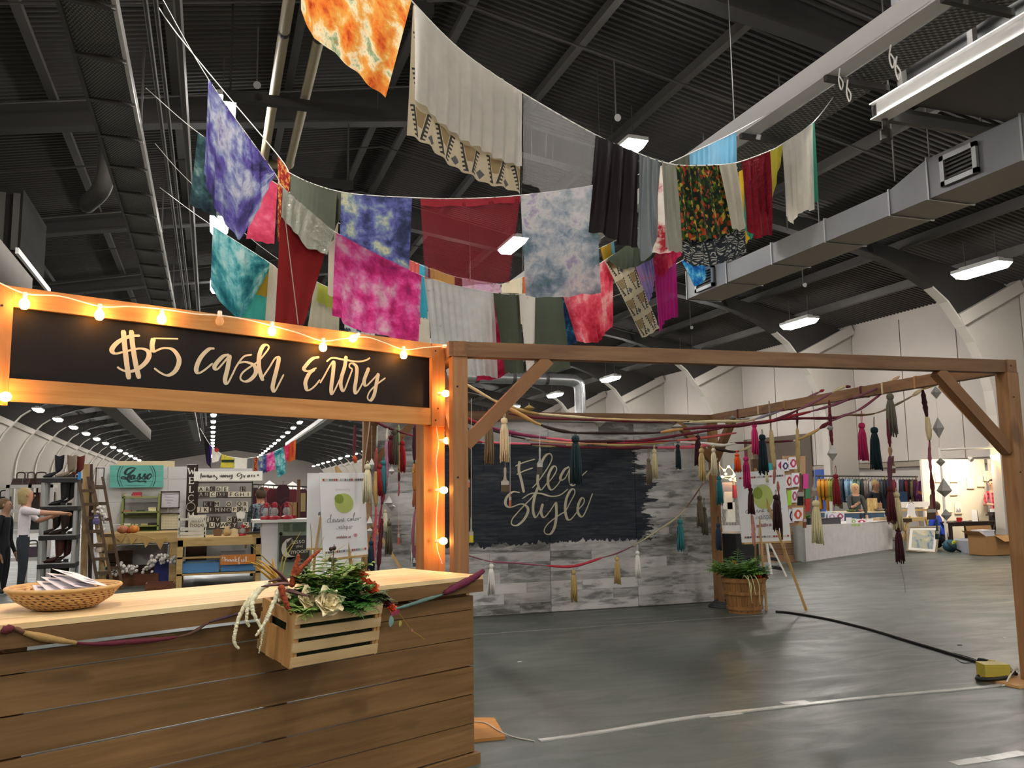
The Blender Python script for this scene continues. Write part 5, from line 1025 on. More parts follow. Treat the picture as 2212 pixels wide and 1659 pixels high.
# --- hanging ribbons
def hang(label,pl,px,secs): return twist('hanging_ribbon',label,[GP[pl].pt(u,v) for u,v in px],secs,cat='ribbon',group='ribbons hanging in the pergola',n=6)
for a in (('maroon ribbon with orange knot on the back corner brace','l',[(767,918),(766,950),(765,980),(768,1000)],[(.7,MA,.014),(1,'b84a20',.018)]),
 ('tan and coral ribbon hanging full length beside the poster','l',[(815,920),(814,960),(812,1010),(811,1060),(812,1110),(809,1160),(808,1215)],[(.2,'9a9a90',.008),(.35,'8a4038',.013),(.6,'b8935a',.02),(1,'c05058',.014)]),
 ('mauve satin ribbon hanging over the grey planks','l',[(837,920),(835,960),(836,1000),(834,1040),(828,1070),(822,1110),(818,1150)],[(.15,'c8c4b4',.011),(.5,'9a6a80',.017),(.75,'7a2a4a',.018),(1,'8a2038',.01)]),
 ('dark maroon ribbon dropping to a point behind the flowers','l',[(826,1120),(822,1160),(819,1200),(817,1234)],[(1,'4a101e',.018)]),
 ('cream crocheted ribbon beside the bright red tassel','l',[(861,918),(861,950),(862,985),(862,1015),(862,1050),(861,1072)],[(.25,'8a9a70',.011),(.62,'c0a070',.015),(.72,MA,.011),(1,'a04a50',.007)]),
 ('maroon ribbon that turns amber beside the sign post','d',[(896,918),(896,960),(895,994),(896,1020),(895,1060),(893,1095)],[(.4,'3a0f20',.016),(.45,BK,.006),(.8,'a87038',.016),(1,'8a5030',.009)]),
 ('pale mauve ribbon hanging to the counter','d',[(909,935),(907,980),(906,1020),(898,1100),(893,1160),(895,1205)],[(.3,'9a7080',.011),(.6,'8a5060',.012),(1,'8a5a6a',.015)]),
 ('white cord with a pearl bead near the counter','l',[(890,1120),(889,1160),(889,1222)],[(1,'d8d8d4',.004)]),
 ('cream wool ribbon in front of the brown door','b',[(1661,866),(1664,905),(1666,940),(1669,975),(1673,1010),(1672,1045)],[(.35,'8a7a68',.010),(.8,'b5a070',.022),(1,'a06a60',.012)]),
 ('straw ribbon beside the clipped prints','b',[(1722,880),(1722,920),(1723,955),(1724,990),(1726,1020)],[(.3,'4a1c20',.009),(1,'b09a62',.02)]),
 ('wine ribbon carrying the paper diamonds','f',[(1791,865),(1793,900),(1795,935),(1798,962)],[(1,MA,.013)]),
 ('thin dusty pink ribbon below the brown maroon tassel','a',[(1624,1112),(1627,1140),(1628,1165),(1630,1180)],[(1,'a07068',.014)]),
 ('brown suede tail below the dark maroon tassel','a',[(1680,1040),(1683,1080),(1686,1120),(1690,1166)],[(.2,'a05a50',.01),(1,'4a3028',.012)]),
 ('wine ribbon tangled with cream beside the large taupe tassel','d',[(1918,905),(1921,945),(1923,975),(1922,1010),(1924,1060)],[(.4,MA,.013),(.6,'9a7a60',.013),(1,'5a3040',.016)]),
 ('wine ribbon ending in cream fur near the side beam','d',[(1993,842),(1998,875),(2003,905),(2006,930),(2008,955)],[(.45,'3a0f18',.018),(.95,'c8b890',.022),(1,MA,.01)]),
 ('long wine ribbon carrying the wide brown paintbrush','d',[(2008,955),(2008,985),(2011,1020),(2015,1060),(2018,1100)],[(.5,'8a4a58',.012),(1,'5a1820',.014)]),
 ('thin clear line trailing to the floor','d',[(1944,1216),(1952,1250),(1956,1280)],[(1,'8a908c',.004)])): hang(*a)
# fabric wraps on the side beam
for i,u in enumerate((1602,1647,1704,1870,1915,1989)):
    b0,b1=PFR,PBR; d=(b1-b0)
    q=None
    for k in range(200):
        p=b0+d*(k/200)+V((0,0,TOP-.05)); 
        rel=p-CAM; uu=CX+F_PX*rel.dot(_r)/rel.dot(_f)
        if uu<u: q=p; break
    if q: tag(MB().bar(q-dR*.012,q+dR*.012,.1,.112).build('beam_wrap',[M('cloth_'+MA),M('cloth_'+CR_),M('cloth_'+TN)][i%3]),['dark strip wrapped on the side beam nearest the back corner','cream strip wrapped on the side beam, second from the back corner','tan strip wrapped on the side beam above the poster','wine strip wrapped on the side beam near its middle','cream strip wrapped on the side beam near the taupe tassel','tan strip wrapped on the side beam nearest the front post'][i],'ribbon')
# ================================================================ POSTERS ON EASELS
mboard=M('poster_white','dcdcdc',.6,0,.02); mease=WOOD('easel_pine','c9a873','a6834f',(0,0,1))
DEV=[[(555,820),(520,835),(500,870),(515,892),(545,875),(560,800),(565,760),(552,790),(548,860),(560,890),(585,880),(610,855),(612,838),(598,838),(590,860),(600,885),(625,880)],[(622,845),(635,882),(650,885),(665,845),(675,845),(675,880),(690,885),(700,870)],[(705,850),(703,885),(715,855),(730,850),(733,880),(748,882),(772,855),(773,838),(758,838),(752,860),(762,885),(792,872)],
[(868,840),(845,842),(833,865),(845,885),(875,872)],[(890,845),(878,862),(885,885),(900,875),(902,852),(890,845),(905,872),(940,800),(948,755),(938,760),(928,820),(930,875),(945,885),(958,865)],[(968,845),(955,862),(962,885),(978,875),(980,852),(968,845),(990,850)],[(1000,845),(1003,885),(1010,860),(1025,843),(1040,848),(1055,835)],[(681,825),(682,828)]]
def poster(label,TL,TR,BR,BL,Y,lean=.0):
    q=[atY(*p,Y) for p in (TL,TR,BR,BL)]
    n=V((0,-1,0)); pl=lambda s,t_,o=0.: (q[0].lerp(q[1],s)).lerp(q[3].lerp(q[2],s),t_)+n*o
    W=(q[1]-q[0]).length; Hh=(q[3]-q[0]).length; R_=(q[1]-q[0]).normalized(); U_=(q[0]-q[3]).normalized()
    t=thing('poster_board',label,'poster',pl(.5,1.))
    bo=MB().prism([pl(0,0),pl(1,0),pl(1,1),pl(0,1)],(0,.012,0)).build('board',mboard,t)
    disc=lambda s,t_,r,m,o,nm: MB().poly([pl(s,t_,o)+R_*(math.cos(a*math.pi/18)*r)+U_*(math.sin(a*math.pi/18)*r*1.05) for a in range(36)]).build(nm,m,bo,fix=False)
    disc(.51,.365,.205*W,M('logo_lime','aab865',.7,0,0),.002,'logo_circle'); disc(.405,.312,.098*W,M('logo_green','7d8f35',.7,0,0),.003,'logo_circle')
    mg=M('print_grey','77787a',.7,0,0); mr=M('print_red','b02a34',.7,0,0)
    mb=MB(); strokes(mb,DEV,lambda x,y: pl((x-375-(y-80)*.041)/740,(y-80)/1385),W*.013,W*.009,normal=n,lift=.003,n=4); mb.build('script_print',mg,bo,fix=False)
    for s_,tt,x,y,sz_,m,bd_ in (('presented by','x',.5,.205,.062,M('print_pale','b4b4b2',.7,0,0),0),('valspar','x',.52,.655,.115,mg,0),('by','x',.33,.665,.05,M('print_pale'),0),('available at','x',.47,.765,.072,mr,.012)):
        mb=MB(); put_text(mb,s_,pl(x,y,.003),R_,U_,sz_*W*1.25,.8,bd_); mb.build('printed_line',m,bo,fix=False)
    ring=MB()
    for a in range(24):
        a0,a1=a*math.pi/12,(a+1)*math.pi/12; c=pl(.735,.757,.003); k=W*.038
        ring._add([c+R_*math.cos(x)*r+U_*math.sin(x)*r for x,r in ((a0,k),(a1,k),(a1,k*.7),(a0,k*.7))],[(0,1,2,3)])
    ring.build('target_ring',mr,bo,fix=False); disc(.735,.757,W*.013,mr,.003,'target_dot')
    cols=['a83a34','c9c4b8','c0bcb0','5f8f88','7a7a78','a8514a','8a4a48','c8c6c0','9a9a98','b0b0ac','6a6a6c','9a9a9c','707072','a04a40','c0bdb8','5a5f64','505458','4f4f52','8a5a50']
    for yy,rev in ((.085,0),(.93,1)):
        for i,c in enumerate(cols[::-1] if rev else cols):
            x=.06+.048*i; MB().prism([pl(x,yy-.013,.003),pl(x+.04,yy-.013,.003),pl(x+.04,yy+.013,.003),pl(x,yy+.013,.003)],(0,.001,0)).build('swatch',M('sw_'+c,c,.7,0,0),bo)
    return t,pl,q
def easel(label,top,feet,tray,Y):
    t=thing('easel',label,'easel',feet[0])
    for f in feet: MB().bar(top+V((0,.05,0)),f+V((0,0,.005)),.022,.03).build('leg',mease,t)
    MB().bar(tray[0],tray[1],.05,.02).build('tray',mease,t)
    return t
tR,plR,qR=poster('white paint poster on the easel behind the bushel basket',(1589,1021),(1694,1014),(1709,1168),(1603,1172),9.35)
easel('pine easel holding the poster behind the bushel basket',plR(.5,.02)+V((0,.06,.05)),[V((6.5,9.2,0)),atZ(1742,1320,0),V((6.9,10.0,0))],(plR(.02,1.)+V((0,.0,-.012)),plR(.98,1.)+V((0,0,-.012))),9.35)
tL,plL,qL=poster('white paint poster on the easel behind the counter flowers',(690,1021),(788,1021),(795,1197),(698,1208),9.1)
easel('pine easel holding the poster behind the counter flowers',plL(.4,-.02)+V((0,.06,.05)),[V((1.5,9.0,0)),V((2.35,9.0,0)),V((1.9,9.75,0))],(plL(-.02,1.)+V((0,0,-.012)),plL(1.,1.)+V((0,0,-.012))),9.1)
q=[atY(*p,9.3) for p in ((664,1022),(735,1022),(740,1183),(662,1184))]
t=thing('blank_board','blank white board standing behind the easel poster','board',q[3]); MB().prism(q,(0,.012,0)).build('board',mboard,t); MB().prism([atY(*p,9.295) for p in ((692,1105),(693,1113),(687,1113),(688,1107))],(0,.003,0)).build('corner_mark',M('print_grey'),t); MB().bar(q[3]+V((0,0,-.01)),q[2]+V((0,0,-.01)),.05,.02).build('tray',mease,t)
MB().bar(q[3]+V((.1,.1,0)),V((q[3].x+.05,9.3,0)),.025,.03).build('leg',mease,t); MB().bar(q[2]+V((-.1,.1,0)),V((q[2].x,9.3,0)),.025,.03).build('leg',mease,t)
MB().bar(atY(693,1115,9.28),atY(680,1200,9.28),.02,.025).build('prop_stick',mease,t)
# ================================================================ BUSHEL BASKET with plants
bb=atZ(1630,1326,0)+V((0,.2,0)); bb.z=0
mst=WOOD('bushel_wood','a97c4a','7d5630',(0,0,1)); bs=thing('bushel_basket','round slatted bushel basket planted with ferns','basket',bb)
for i in range(22):
    a=2*math.pi*i/22; a1=a+2*math.pi/22*.94; r0,r1,h=.2,.265,.42
    mb=MB(); P_=[]
    for r,z in ((r0,.01),(r1,h)):
        for aa in (a,a1):
            for dr in (0,-.008): P_.append(bb+V((math.cos(aa)*(r+dr),math.sin(aa)*(r+dr),z)))
    mb.hexa([P_[0],P_[2],P_[3],P_[1],P_[4],P_[6],P_[7],P_[5]]); mb.build('stave',mst,bs)
for z,r in ((.06,.214),(.24,.242),(.39,.266)):
    mb=MB(); n=32
    mb.lathe([(r,-.02),(r+.006,-.02),(r+.009,.02),(r+.003,.02)],n,bb+V((0,0,z))); mb.build('hoop',mst,bs)
MB().lathe([(.001,.0),(.2,.0),(.2,.012),(.001,.012)],24,bb).build('base',mst,bs); MB().lathe([(.001,.36),(.245,.37)],24,bb,close=False).build('soil',MATS['moss'],bs)
GB='plants in the bushel basket'; Z0=bb+V((0,0,.38))
t=thing('fern','big feathery fern filling the bushel basket','fern',Z0,GB); ferns(t,Z0+V((-.1,0,0)),34,.5,M('fern_mid','6f9f48',.6,0,.3,20),.75,21,dr=(.05,.4))
t=thing('fern','blue-green leafy fern at the far side of the bushel basket','fern',Z0,GB); ferns(t,Z0+V((.12,.02,0)),28,.4,M('fern_blue','6f9a62',.6,0,.3,20),.75,22,dr=(.05,.4))
t=thing('dry_sprig','brown dry sprig leaning out of the bushel basket','sprig',Z0,GB); ferns(t,Z0+V((.18,0,0)),4,.25,M('dry_brown','5a3a24',.8,0,.3,20),.9,23,'sprig',V((.9,-.2,0)))
t=thing('orange_flower','flat orange flower on the bushel basket rim','flower',Z0,GB); rose(t,Z0+V((.08,-.2,.05)),.07,mor,31)
t=thing('orange_flower','small amber flower high in the bushel fern','flower',Z0,GB); rose(t,Z0+V((-.15,-.05,.22)),.035,M('amber_petal','c8862a',.6,0,.2,25),32)
t=thing('cockscomb_flower','dark brown cockscomb beside the orange flower','flower',Z0,GB); rose(t,Z0+V((.2,-.16,.05)),.06,M('dry_brown'),33)
for i,(dx,L) in enumerate(((-.1,.24),(-.06,.14),(-.01,.26),(-.14,.12))):
    P_=rope_pts([Z0+V((dx+.05,-.12,.04)),Z0+V((dx,-.24,.08)),Z0+V((dx-.02+.02*i,-.3,-.02)),Z0+V((dx+.01*i,-.31,-L))]); t=thing('amaranth_stem',['pale green amaranth drooping over the bushel rim, longest at its side','short pale amaranth over the bushel rim','pale amaranth beside the flat orange flower','shortest pale amaranth on the bushel rim'][i],'flower stem',P_[0],GB)
    MB().tube(P_,[.009*(1-.5*k/len(P_)) for k in range(len(P_))],6).build('plume',M('amaranth_green','b8bc84',.8,0,.15,60),t,smooth=True)
# ================================================================ loudspeaker, cables and floor odds and ends
s0=V((7.05,10.75,0)); sp_=thing('loudspeaker','black loudspeaker cabinet standing behind the easel','speaker',s0)
msp=M('speaker_black','141417',.55,0,.1); MB().prism([s0+V((-.32,0,0)),s0+V((-.1,-.28,0)),s0+V((.32,-.2,0)),s0+V((.42,.1,0)),s0+V((.1,.3,0))],(0,0,.86)).build('cabinet',msp,sp_)
MB().prism([s0+V((-.33,0,.86)),s0+V((-.1,-.29,.86)),s0+V((.33,-.21,.86)),s0+V((.43,.1,.86)),s0+V((.1,.31,.86))],(0,0,.02)).build('lid',M('speaker_lid','26272a',.5),sp_); MB().box(s0+V((.12,-.25,.55)),(.38,.01,.02),.19).build('grille_bar',M('speaker_lid'),sp_)
mblk=M('cable_black','121211',.5,0,.1)
cb=thing('power_cable','thick black power cable snaking from the bushel basket across the floor','cable',atZ(1850,1345,0))
pts=[atZ(u,v,.012) for u,v in ((1676,1321),(1700,1323),(1740,1329),(1800,1340),(1880,1360),(1960,1384),(2040,1408),(2095,1425),(2112,1430))]
MB().tube(rope_pts(pts),.014,8).build('cable_run',mblk,cb,smooth=True)
a,b=atZ(2112,1430,.03),atZ(2138,1434,.03); MB().tube([a,a.lerp(b,.1),a.lerp(b,.5),b],[.02,.036,.038,.034],12).build('connector',mblk,cb,smooth=40)
c=atZ(2148,1436,.03); MB().tube([b,c],[.036,.034],12).build('connector_collar',M('cable_yellow','a89a3a',.5,0,.15),cb); MB().tube([c,atZ(2160,1440,.02),atZ(2180,1445,.016),atZ(2195,1456,.03)],[.02,.018,.014,.014],8).build('cable_tail',mblk,cb)
MB().tube(rope_pts([atZ(u,v,.008) for u,v in ((2045,1412),(2060,1411),(2090,1419),(2108,1425))]),.004,5).build('tie_cord',mblk,cb); MB().tube(rope_pts([atZ(u,v,.008) for u,v in ((2065,1424),(2080,1432),(2100,1431))]),.004,5).build('tie_cord',mblk,cb)
co_=atZ(1568,1310,0); t=thing('cable_coil','coil of grey cable on the floor beside the plank wall','cable',co_)
for k in range(5): MB().tube([co_+V((math.cos(a*math.pi/12)*(.22-.012*k)+.01*k,math.sin(a*math.pi/12)*(.2-.01*k),.012+.014*k)) for a in range(25)],.011,6).build('loop',M('cable_grey','3a3d40',.5,0,.1),t,smooth=True)
yb=atZ(2158,1470,0); t=thing('power_box','yellow splitter box with guard handle by the post base','power box',yb)
MB().prism([yb+V((-.1,.03,.02)),yb+V((.08,-.04,.02)),yb+V((.12,.1,.02)),yb+V((-.05,.16,.02))],(0,0,.1)).build('box_body',M('cable_yellow'),t)
MB().tube(rope_pts([yb+V((-.1,.1,.02)),yb+V((-.18,.03,.02)),yb+V((-.15,-.05,.03)),yb+V((-.02,-.06,.03)),yb+V((.03,-.05,.03))]),.016,8).build('guard_handle',mblk,t,smooth=True)
MB().lathe([(.03,0),(.032,.05),(.02,.06)],12,yb+V((.12,.02,.05)),M=Matrix.Rotation(1.4,3,'Y')).build('plug',mblk,t); MB().lathe([(.018,0),(.02,.05)],12,yb+V((.1,-.03,.08)),M=Matrix.Rotation(1.4,3,'Y')).build('plug',M('plug_white','cfcfc8',.5,0,0),t)
MB().tube(rope_pts([yb+V((.14,-.03,.08)),atZ(2180,1462,.04),atZ(2172,1478,.006),atZ(2165,1481,.006)]),.006,6).build('white_lead',M('plug_white'),t)
MB().bounds((5.7,5.0,0),(6.3,5.32,.018)).build('foot_board',M('foot_pine','b98d58',.6,0,.15,4)) ; tag(bpy.data.objects['foot_board'],'pale pine foot board under the front post','board','board')
pw=[atZ(u,v,0) for u,v in ((1000,1556),(1068,1556),(1092,1597),(1000,1606))]
tag(MB().prism(pw,(0,0,.018)).build('plywood_offcut',WOOD('ply','c48f52','a06c34',(1,0,0))),'small plywood offcut lying on the floor beside the counter','plywood')
tag(MB().tube(rope_pts([V(p)+V((0,0,.0)) for p in (atZ(1020,1558,.022),atZ(1050,1562,.024),atZ(1080,1580,.022),atZ(1110,1592,.006),atZ(1155,1601,.006))]),.004,6).build('clear_cord',M('clear_lead','b0ada2',.3,0,0)),'thin clear lead running over the plywood offcut','cord')
for i,(u,v,m_) in enumerate(((1122,1430,'d8d4c8'),(2170,1378,'e0d8d0'),(2072,1394,'241f1c'))):
    p=atZ(u,v,0); tag(MB().prism([p+V((-.02,-.008,.001)),p+V((.022,-.012,.001)),p+V((.018,.01,.001)),p+V((-.015,.012,.001))],(0,0,.004)).build('paper_scrap',M('scrap_'+m_,m_,.8,0,0)),['tiny white paper scrap on the floor near the counter','tiny white paper scrap on the floor near the front post','tiny black scrap on the floor near the power cable'][i],'scrap')
# ================================================================ PEOPLE
def person(name,label,loc,rz,h=1.66,shirt='c8c0c4',pants='20242c',skin='b98a6c',hair='a08a5a',arms=None,sit=False,hairlong=.0,sleeve=.5,bun=False,pat=None,headtilt=0.,shoes='16161a',hair_style='short'):
    J={}; E=[]; Rr={}
    def j(n,p,r,fr=None):
        J[n]=V(p)*h; Rr[n]=r*h
        if fr: E.append((fr,n))
    arms=arms or {}
    if not sit:
        j('pelvis',(0,0,.53),.078); j('waist',(0,.005,.61),.07,'pelvis'); j('chest',(0,.0,.72),.083,'waist')
    else:
        j('pelvis',(0,0,.16),.085); j('waist',(0,.04,.25),.082,'pelvis'); j('chest',(0,.12,.36),.092,'waist')
    cz=J['chest'].z/h; cy=J['chest'].y/h
    j('neckb',(0,cy+.0,cz+.09),.045,'chest'); j('neck',(0,cy+.01,cz+.125),.034,'neckb'); j('head1',(0,cy+.02+headtilt*.03,cz+.175),.05,'neck'); j('head2',(0,cy+.02+headtilt*.06,cz+.225),.056,'head1'); j('head3',(0,cy+.01+headtilt*.07,cz+.265),.04,'head2')
    for s,nm in ((-1,'l'),(1,'r')):
        A=arms.get(nm,[(s*.135,cy+.0,cz-.04-.12),(s*.145,cy+.05,cz-.28),(s*.14,cy+.07,cz-.33)])
        j('sh'+nm,(s*.1,cy,cz+.075),.044,'neckb'); j('el'+nm,A[0],.028,'sh'+nm); j('wr'+nm,A[1],.02,'el'+nm); j('ha'+nm,A[2],.021,'wr'+nm)
        d=(V(A[2])-V(A[1])).normalized(); sd=d.orthogonal().normalized(); 
        for k,(o,L) in enumerate(((-.016,.034),(-.006,.042),(.005,.04),(.015,.032))):
            j('f%s%d'%(nm,k),V(A[2])+sd*o+d*.02,.006,'ha'+nm); j('g%s%d'%(nm,k),V(A[2])+sd*o*1.2+d*(.02+L)+V((0,0,-.006)),.0045,'f%s%d'%(nm,k))
        j('th'+nm,V(A[1]).lerp(V(A[2]),.5)+sd*-.03,.007,'ha'+nm)
        if not sit:
            j('hip'+nm,(s*.052,0,.5),.062,'pelvis'); j('kn'+nm,(s*.06,.012,.28),.042,'hip'+nm); j('an'+nm,(s*.062,-.005,.05),.028,'kn'+nm); j('to'+nm,(s*.07,.085,.022),.022,'an'+nm)
        else:
            j('hip'+nm,(s*.06,.02,.13),.066,'pelvis'); j('kn'+nm,(s*.1,.23,.2),.05,'hip'+nm); j('an'+nm,(s*.08,.1,.05),.034,'kn'+nm); j('to'+nm,(s*.09,.2,.03),.026,'an'+nm)
    names=list(J); idx={n:i for i,n in enumerate(names)}
    me=bpy.data.meshes.new('sk'); me.from_pydata([J[n] for n in names],[(idx[a],idx[b]) for a,b in E],[])
    o=bpy.data.objects.new('sk',me); COL.objects.link(o); m=o.modifiers.new('s','SKIN'); m.use_smooth_shade=True; m.branch_smoothing=.4
    for n in names:
        d=me.skin_vertices[0].data[idx[n]]; r=Rr[n]; d.radius=(r,r*.82 if n in('pelvis','waist','chest') else r); d.use_root=(n=='pelvis')
        if n=='chest': d.radius=(r*1.15,r*.85)
    sb=o.modifiers.new('d','SUBSURF'); sb.levels=2; sb.render_levels=2
    dg=bpy.context.evaluated_depsgraph_get(); dg.update(); ev=bpy.data.meshes.new_from_object(o.evaluated_get(dg)); bpy.data.objects.remove(o)
    ev.materials.clear()
    ms=M('skin_'+skin,skin,.55,0,.06); mt_=pat or M('shirt_'+shirt,shirt,.85,0,.12,30,.2); mpn=M('pants_'+pants,pants,.85,0,.15,30); msh=M('shoe_'+shoes,shoes,.5,0,.1)
    for q in (ms,mt_,mpn,msh): ev.materials.append(q)
    up=cz+.105; hipz=.55 if not sit else .2
    for p in ev.polygons:
        c=p.center/h
        best=min(names,key=lambda n:(J[n]/h-c).length)
        k=0
        if best in('chest','waist','neckb') : k=1 if c.z<up else 0
        elif best.startswith('sh'): k=1
        elif best.startswith('el'):
            k=1 if sleeve>=.5 or (J[best]/h-c).dot((J[best]-J['sh'+best[2:]]).normalized())>.02 else 0
        elif best.startswith('wr'): k=1 if sleeve>=1 else 0
        elif best=='pelvis': k=1 if c.z>hipz else 2
        elif best[:2] in('hi','kn'): k=2
        elif best[:2]=='an': k=2 if c.z>.05 else 3
        elif best[:2]=='to': k=3
        if k==0 and best[:2] in('wr','ha') or best[0] in 'fg' or best[:2]=='th':
            if abs(c.x)<.115 and c.z<.5 and not sit and not arms: k=2
        p.material_index=k; p.use_smooth=True
    t=thing(name,label,'person',(0,0,0)); b=add(ev,'body',None,t)
    hc=J['head2']; mh=M('hair_'+hair,hair,.7,0,.3,40,.3)
    mb=MB(); mb.lathe([(.001,.058*h),(.035*h,.05*h),(.06*h,.02*h),(.064*h,-.01*h),(.058*h,-.035*h-hairlong*.3*h),(.05*h,-.06*h-hairlong*h),(.02*h,-.06*h-hairlong*h)],14,hc+V((0,-.03*h,.012*h)),1.,.95)
    ho=mb.build('hair',mh,t,smooth=True)
    if bun: MB().ball(hc+V((0,-.05*h,.055*h)),.032*h,10,7).build('hair_bun',mh,ho,smooth=True)
    if hair_style=='ponytail': MB().tube([hc+V((0,-.06*h,.02*h)),hc+V((0,-.1*h,-.03*h)),hc+V((0,-.095*h,-.11*h))],[.025*h,.03*h,.012*h],8).build('ponytail',mh,ho,smooth=True)
    for s in (-1,1): MB().ball(hc+V((s*.02*h,.05*h,.0)),.006*h,6,5).build('eye',M('eye_dark','1a1412',.3,0,0),t); MB().ball(hc+V((s*.055*h,-.002*h,-.01*h)),.013*h,6,5,(.5,1,1.3)).build('ear',ms,t,smooth=True)
    MB().ball(hc+V((0,.058*h,-.014*h)),.009*h,6,5,(1,1,1.4)).build('nose',ms,t,smooth=True); MB().ball(hc+V((0,.05*h,-.034*h)),.01*h,6,4,(1.3,.5,.4)).build('mouth',M('lip','8a4a44',.5,0,0),t)
    t.location=loc; t.rotation_euler=(0,0,rz); ORG[t.name]=V(loc); return t
# ================================================================ LEFT-HAND STALLS
def slab(u0,v0,u1,v1,Y,th=.02,mb=None):
    um,vm=(u0+u1)/2,(v0+v1)/2; x0,x1=atY(u0,vm,Y).x,atY(u1,vm,Y).x; z0,z1=atY(um,v1,Y).z,atY(um,v0,Y).z
    return (mb or MB()).bounds((x0,Y,max(0,z0)),(x1,Y+th,z1))
def solid(name,label,cat,u0,v0,u1,v1,Y,th,mat,group=None):
    return tag(slab(u0,v0,u1,v1,Y,th).build(name,mat),label,cat,group)
def legs_to_floor(t,mat,u0,v0,u1,Y,w=.06): 
    p=atY((u0+u1)/2,v0,Y); MB().bounds((p.x-w/2,Y,0),(p.x+w/2,Y+w,p.z)).build('leg',mat,t)
# --- white plank stall wall
mship=M('shiplap_white','c9c7c4',.7,0,.04,3)
sw=thing('stall_wall','white boarded wall of the left-hand stall','wall panel',atY(320,1175,17.4)*1)
for (a,b) in ((214,362),(363,424)):
    for v0,v1 in ((1008,1034),(1035,1084),(1085,1132),(1133,1176),(1177,1236)): slab(a,v0,b,v1,17.4,.03).build('board',mship,sw)
slab(424,1020,545,1236,17.45,.03).build('board',M('stall_grey','8d8b86',.8,0,.06),sw)
slab(424,1012,545,1040,17.5,.03).build('board',mship,sw)
solid('rolled_banner','cream rolled banner fixed above the turquoise sign','banner',253,996,377,1010,17.5,.05,M('cream_canvas','c9b894',.8,0,.08))
# turquoise sign
ls=thing('shop_sign','turquoise plank sign with the word Lasso in a ring','sign',atY(295,1053,17.28))
for v0,v1 in ((1005,1016.5),(1017,1028.5),(1029,1040.5),(1041,1053)): slab(237,v0,353,v1,17.28,.03).build('plank',M('turq_plank','5fa89c',.65,0,.12,5),ls)
mdk=M('sign_dark','1e3534',.7,0,.05); n_=V((0,-1,0)); c9=lambda x,y: atY(220+x/9.217,990+y/9.217,17.275)
mb=MB(); strokes(mb,[[(680,210),(620,185),(520,210),(465,280),(490,320),(560,290),(640,230),(660,200)],[(650,225),(560,300),(520,380),(470,410),(390,400),(395,375),(450,375),(520,430),(560,470),(640,455),(700,440)],
 [(640,330),(590,350),(570,400),(610,415),(650,340),(640,400),(680,410)],[(690,410),(735,340),(760,310),(745,350),(765,390),(740,415),(700,405)],[(790,410),(835,340),(860,310),(845,350),(870,390),(840,415),(800,405)],[(940,320),(905,360),(910,405),(945,405),(985,350),(970,310),(940,320)],[(700,440),(760,465),(830,450),(890,475)]],c9,.045,.018,normal=n_); mb.build('painted_lettering',mdk,ls,fix=False,label='dark script reading Lasso')
for r0,r1 in ((330,338),(372,386)):
    mb=MB()
    for k in range(-64,65):
        a0,a1=k*math.pi/64,(k+1)*math.pi/64; pts=[(690+r*math.cos(a),365+r*math.sin(a)) for a,r in ((a0,r0),(a1,r0),(a1,r1),(a0,r1))]
        if all(145<y<575 for x,y in pts): mb._add([c9(x,y) for x,y in pts],[(0,1,2,3)])
    mb.build('painted_ring',mdk,ls,fix=False)
mb=MB()
for k in range(22): mb.prism([c9(480+k*18,530+(k%3)*4),c9(490+k*18,528),c9(490+k*18,545),c9(480+k*18,547)],(0,.001,0))
mb.build('small_print',M('sign_mid','3f8078',.7,0,0),ls)
# green book shelf
mgs=M('olive_paint','7c8648',.7,0,.1); gs=thing('book_shelf','olive green open shelf on the left stall table','shelf',atY(303,1150,17.1))
for a in (262,340): slab(a,1066,a+4,1150,17.05,.3).build('side_panel',mgs,gs)
for v in (1073,1105,1135,1147): slab(263,v,343,v+3,17.05,.3).build('shelf_board',mgs,gs)
for v0,v1 in ((1112,1118),(1138,1150)): slab(265,v0,342,v1,17.3,.02).build('back_slat',M('shelf_back','6f7a5a',.8),gs)
for i,(u,v,w_,c) in enumerate(((267,1067,17,'b0a890'),(286,1063,19,'a03040'),(286,1070,18,'b86860'),(267,1102,16,'a06a58'),(294,1102,17,'3a4a30'),(320,1096,17,'c4bc90'),(321,1100,16,'d0caa0'),(264,1131,18,'cfc8a8'),(284,1132,14,'b8b48c'),(320,1130,17,'2a2418'),(304,1131,15,'a09a70'))):
    solid('book',['beige book on the top green shelf','bright red book on top of the green shelf','salmon book under the bright red one','brown-pink book on the middle green shelf','dark green book lying on the middle shelf','cream book topmost of the pair on the middle shelf','pale cream book below the topmost cream one','cream book at the end of the low green shelf','sage book beside the cream one on the low shelf','black book at the end of the low green shelf','khaki book in the middle of the low shelf'][i],'book',u,v,u+w_,v+(4 if i!=1 else 7),17.06,.2,M('book_'+c,c,.7,0,.05),'books on the green shelf')
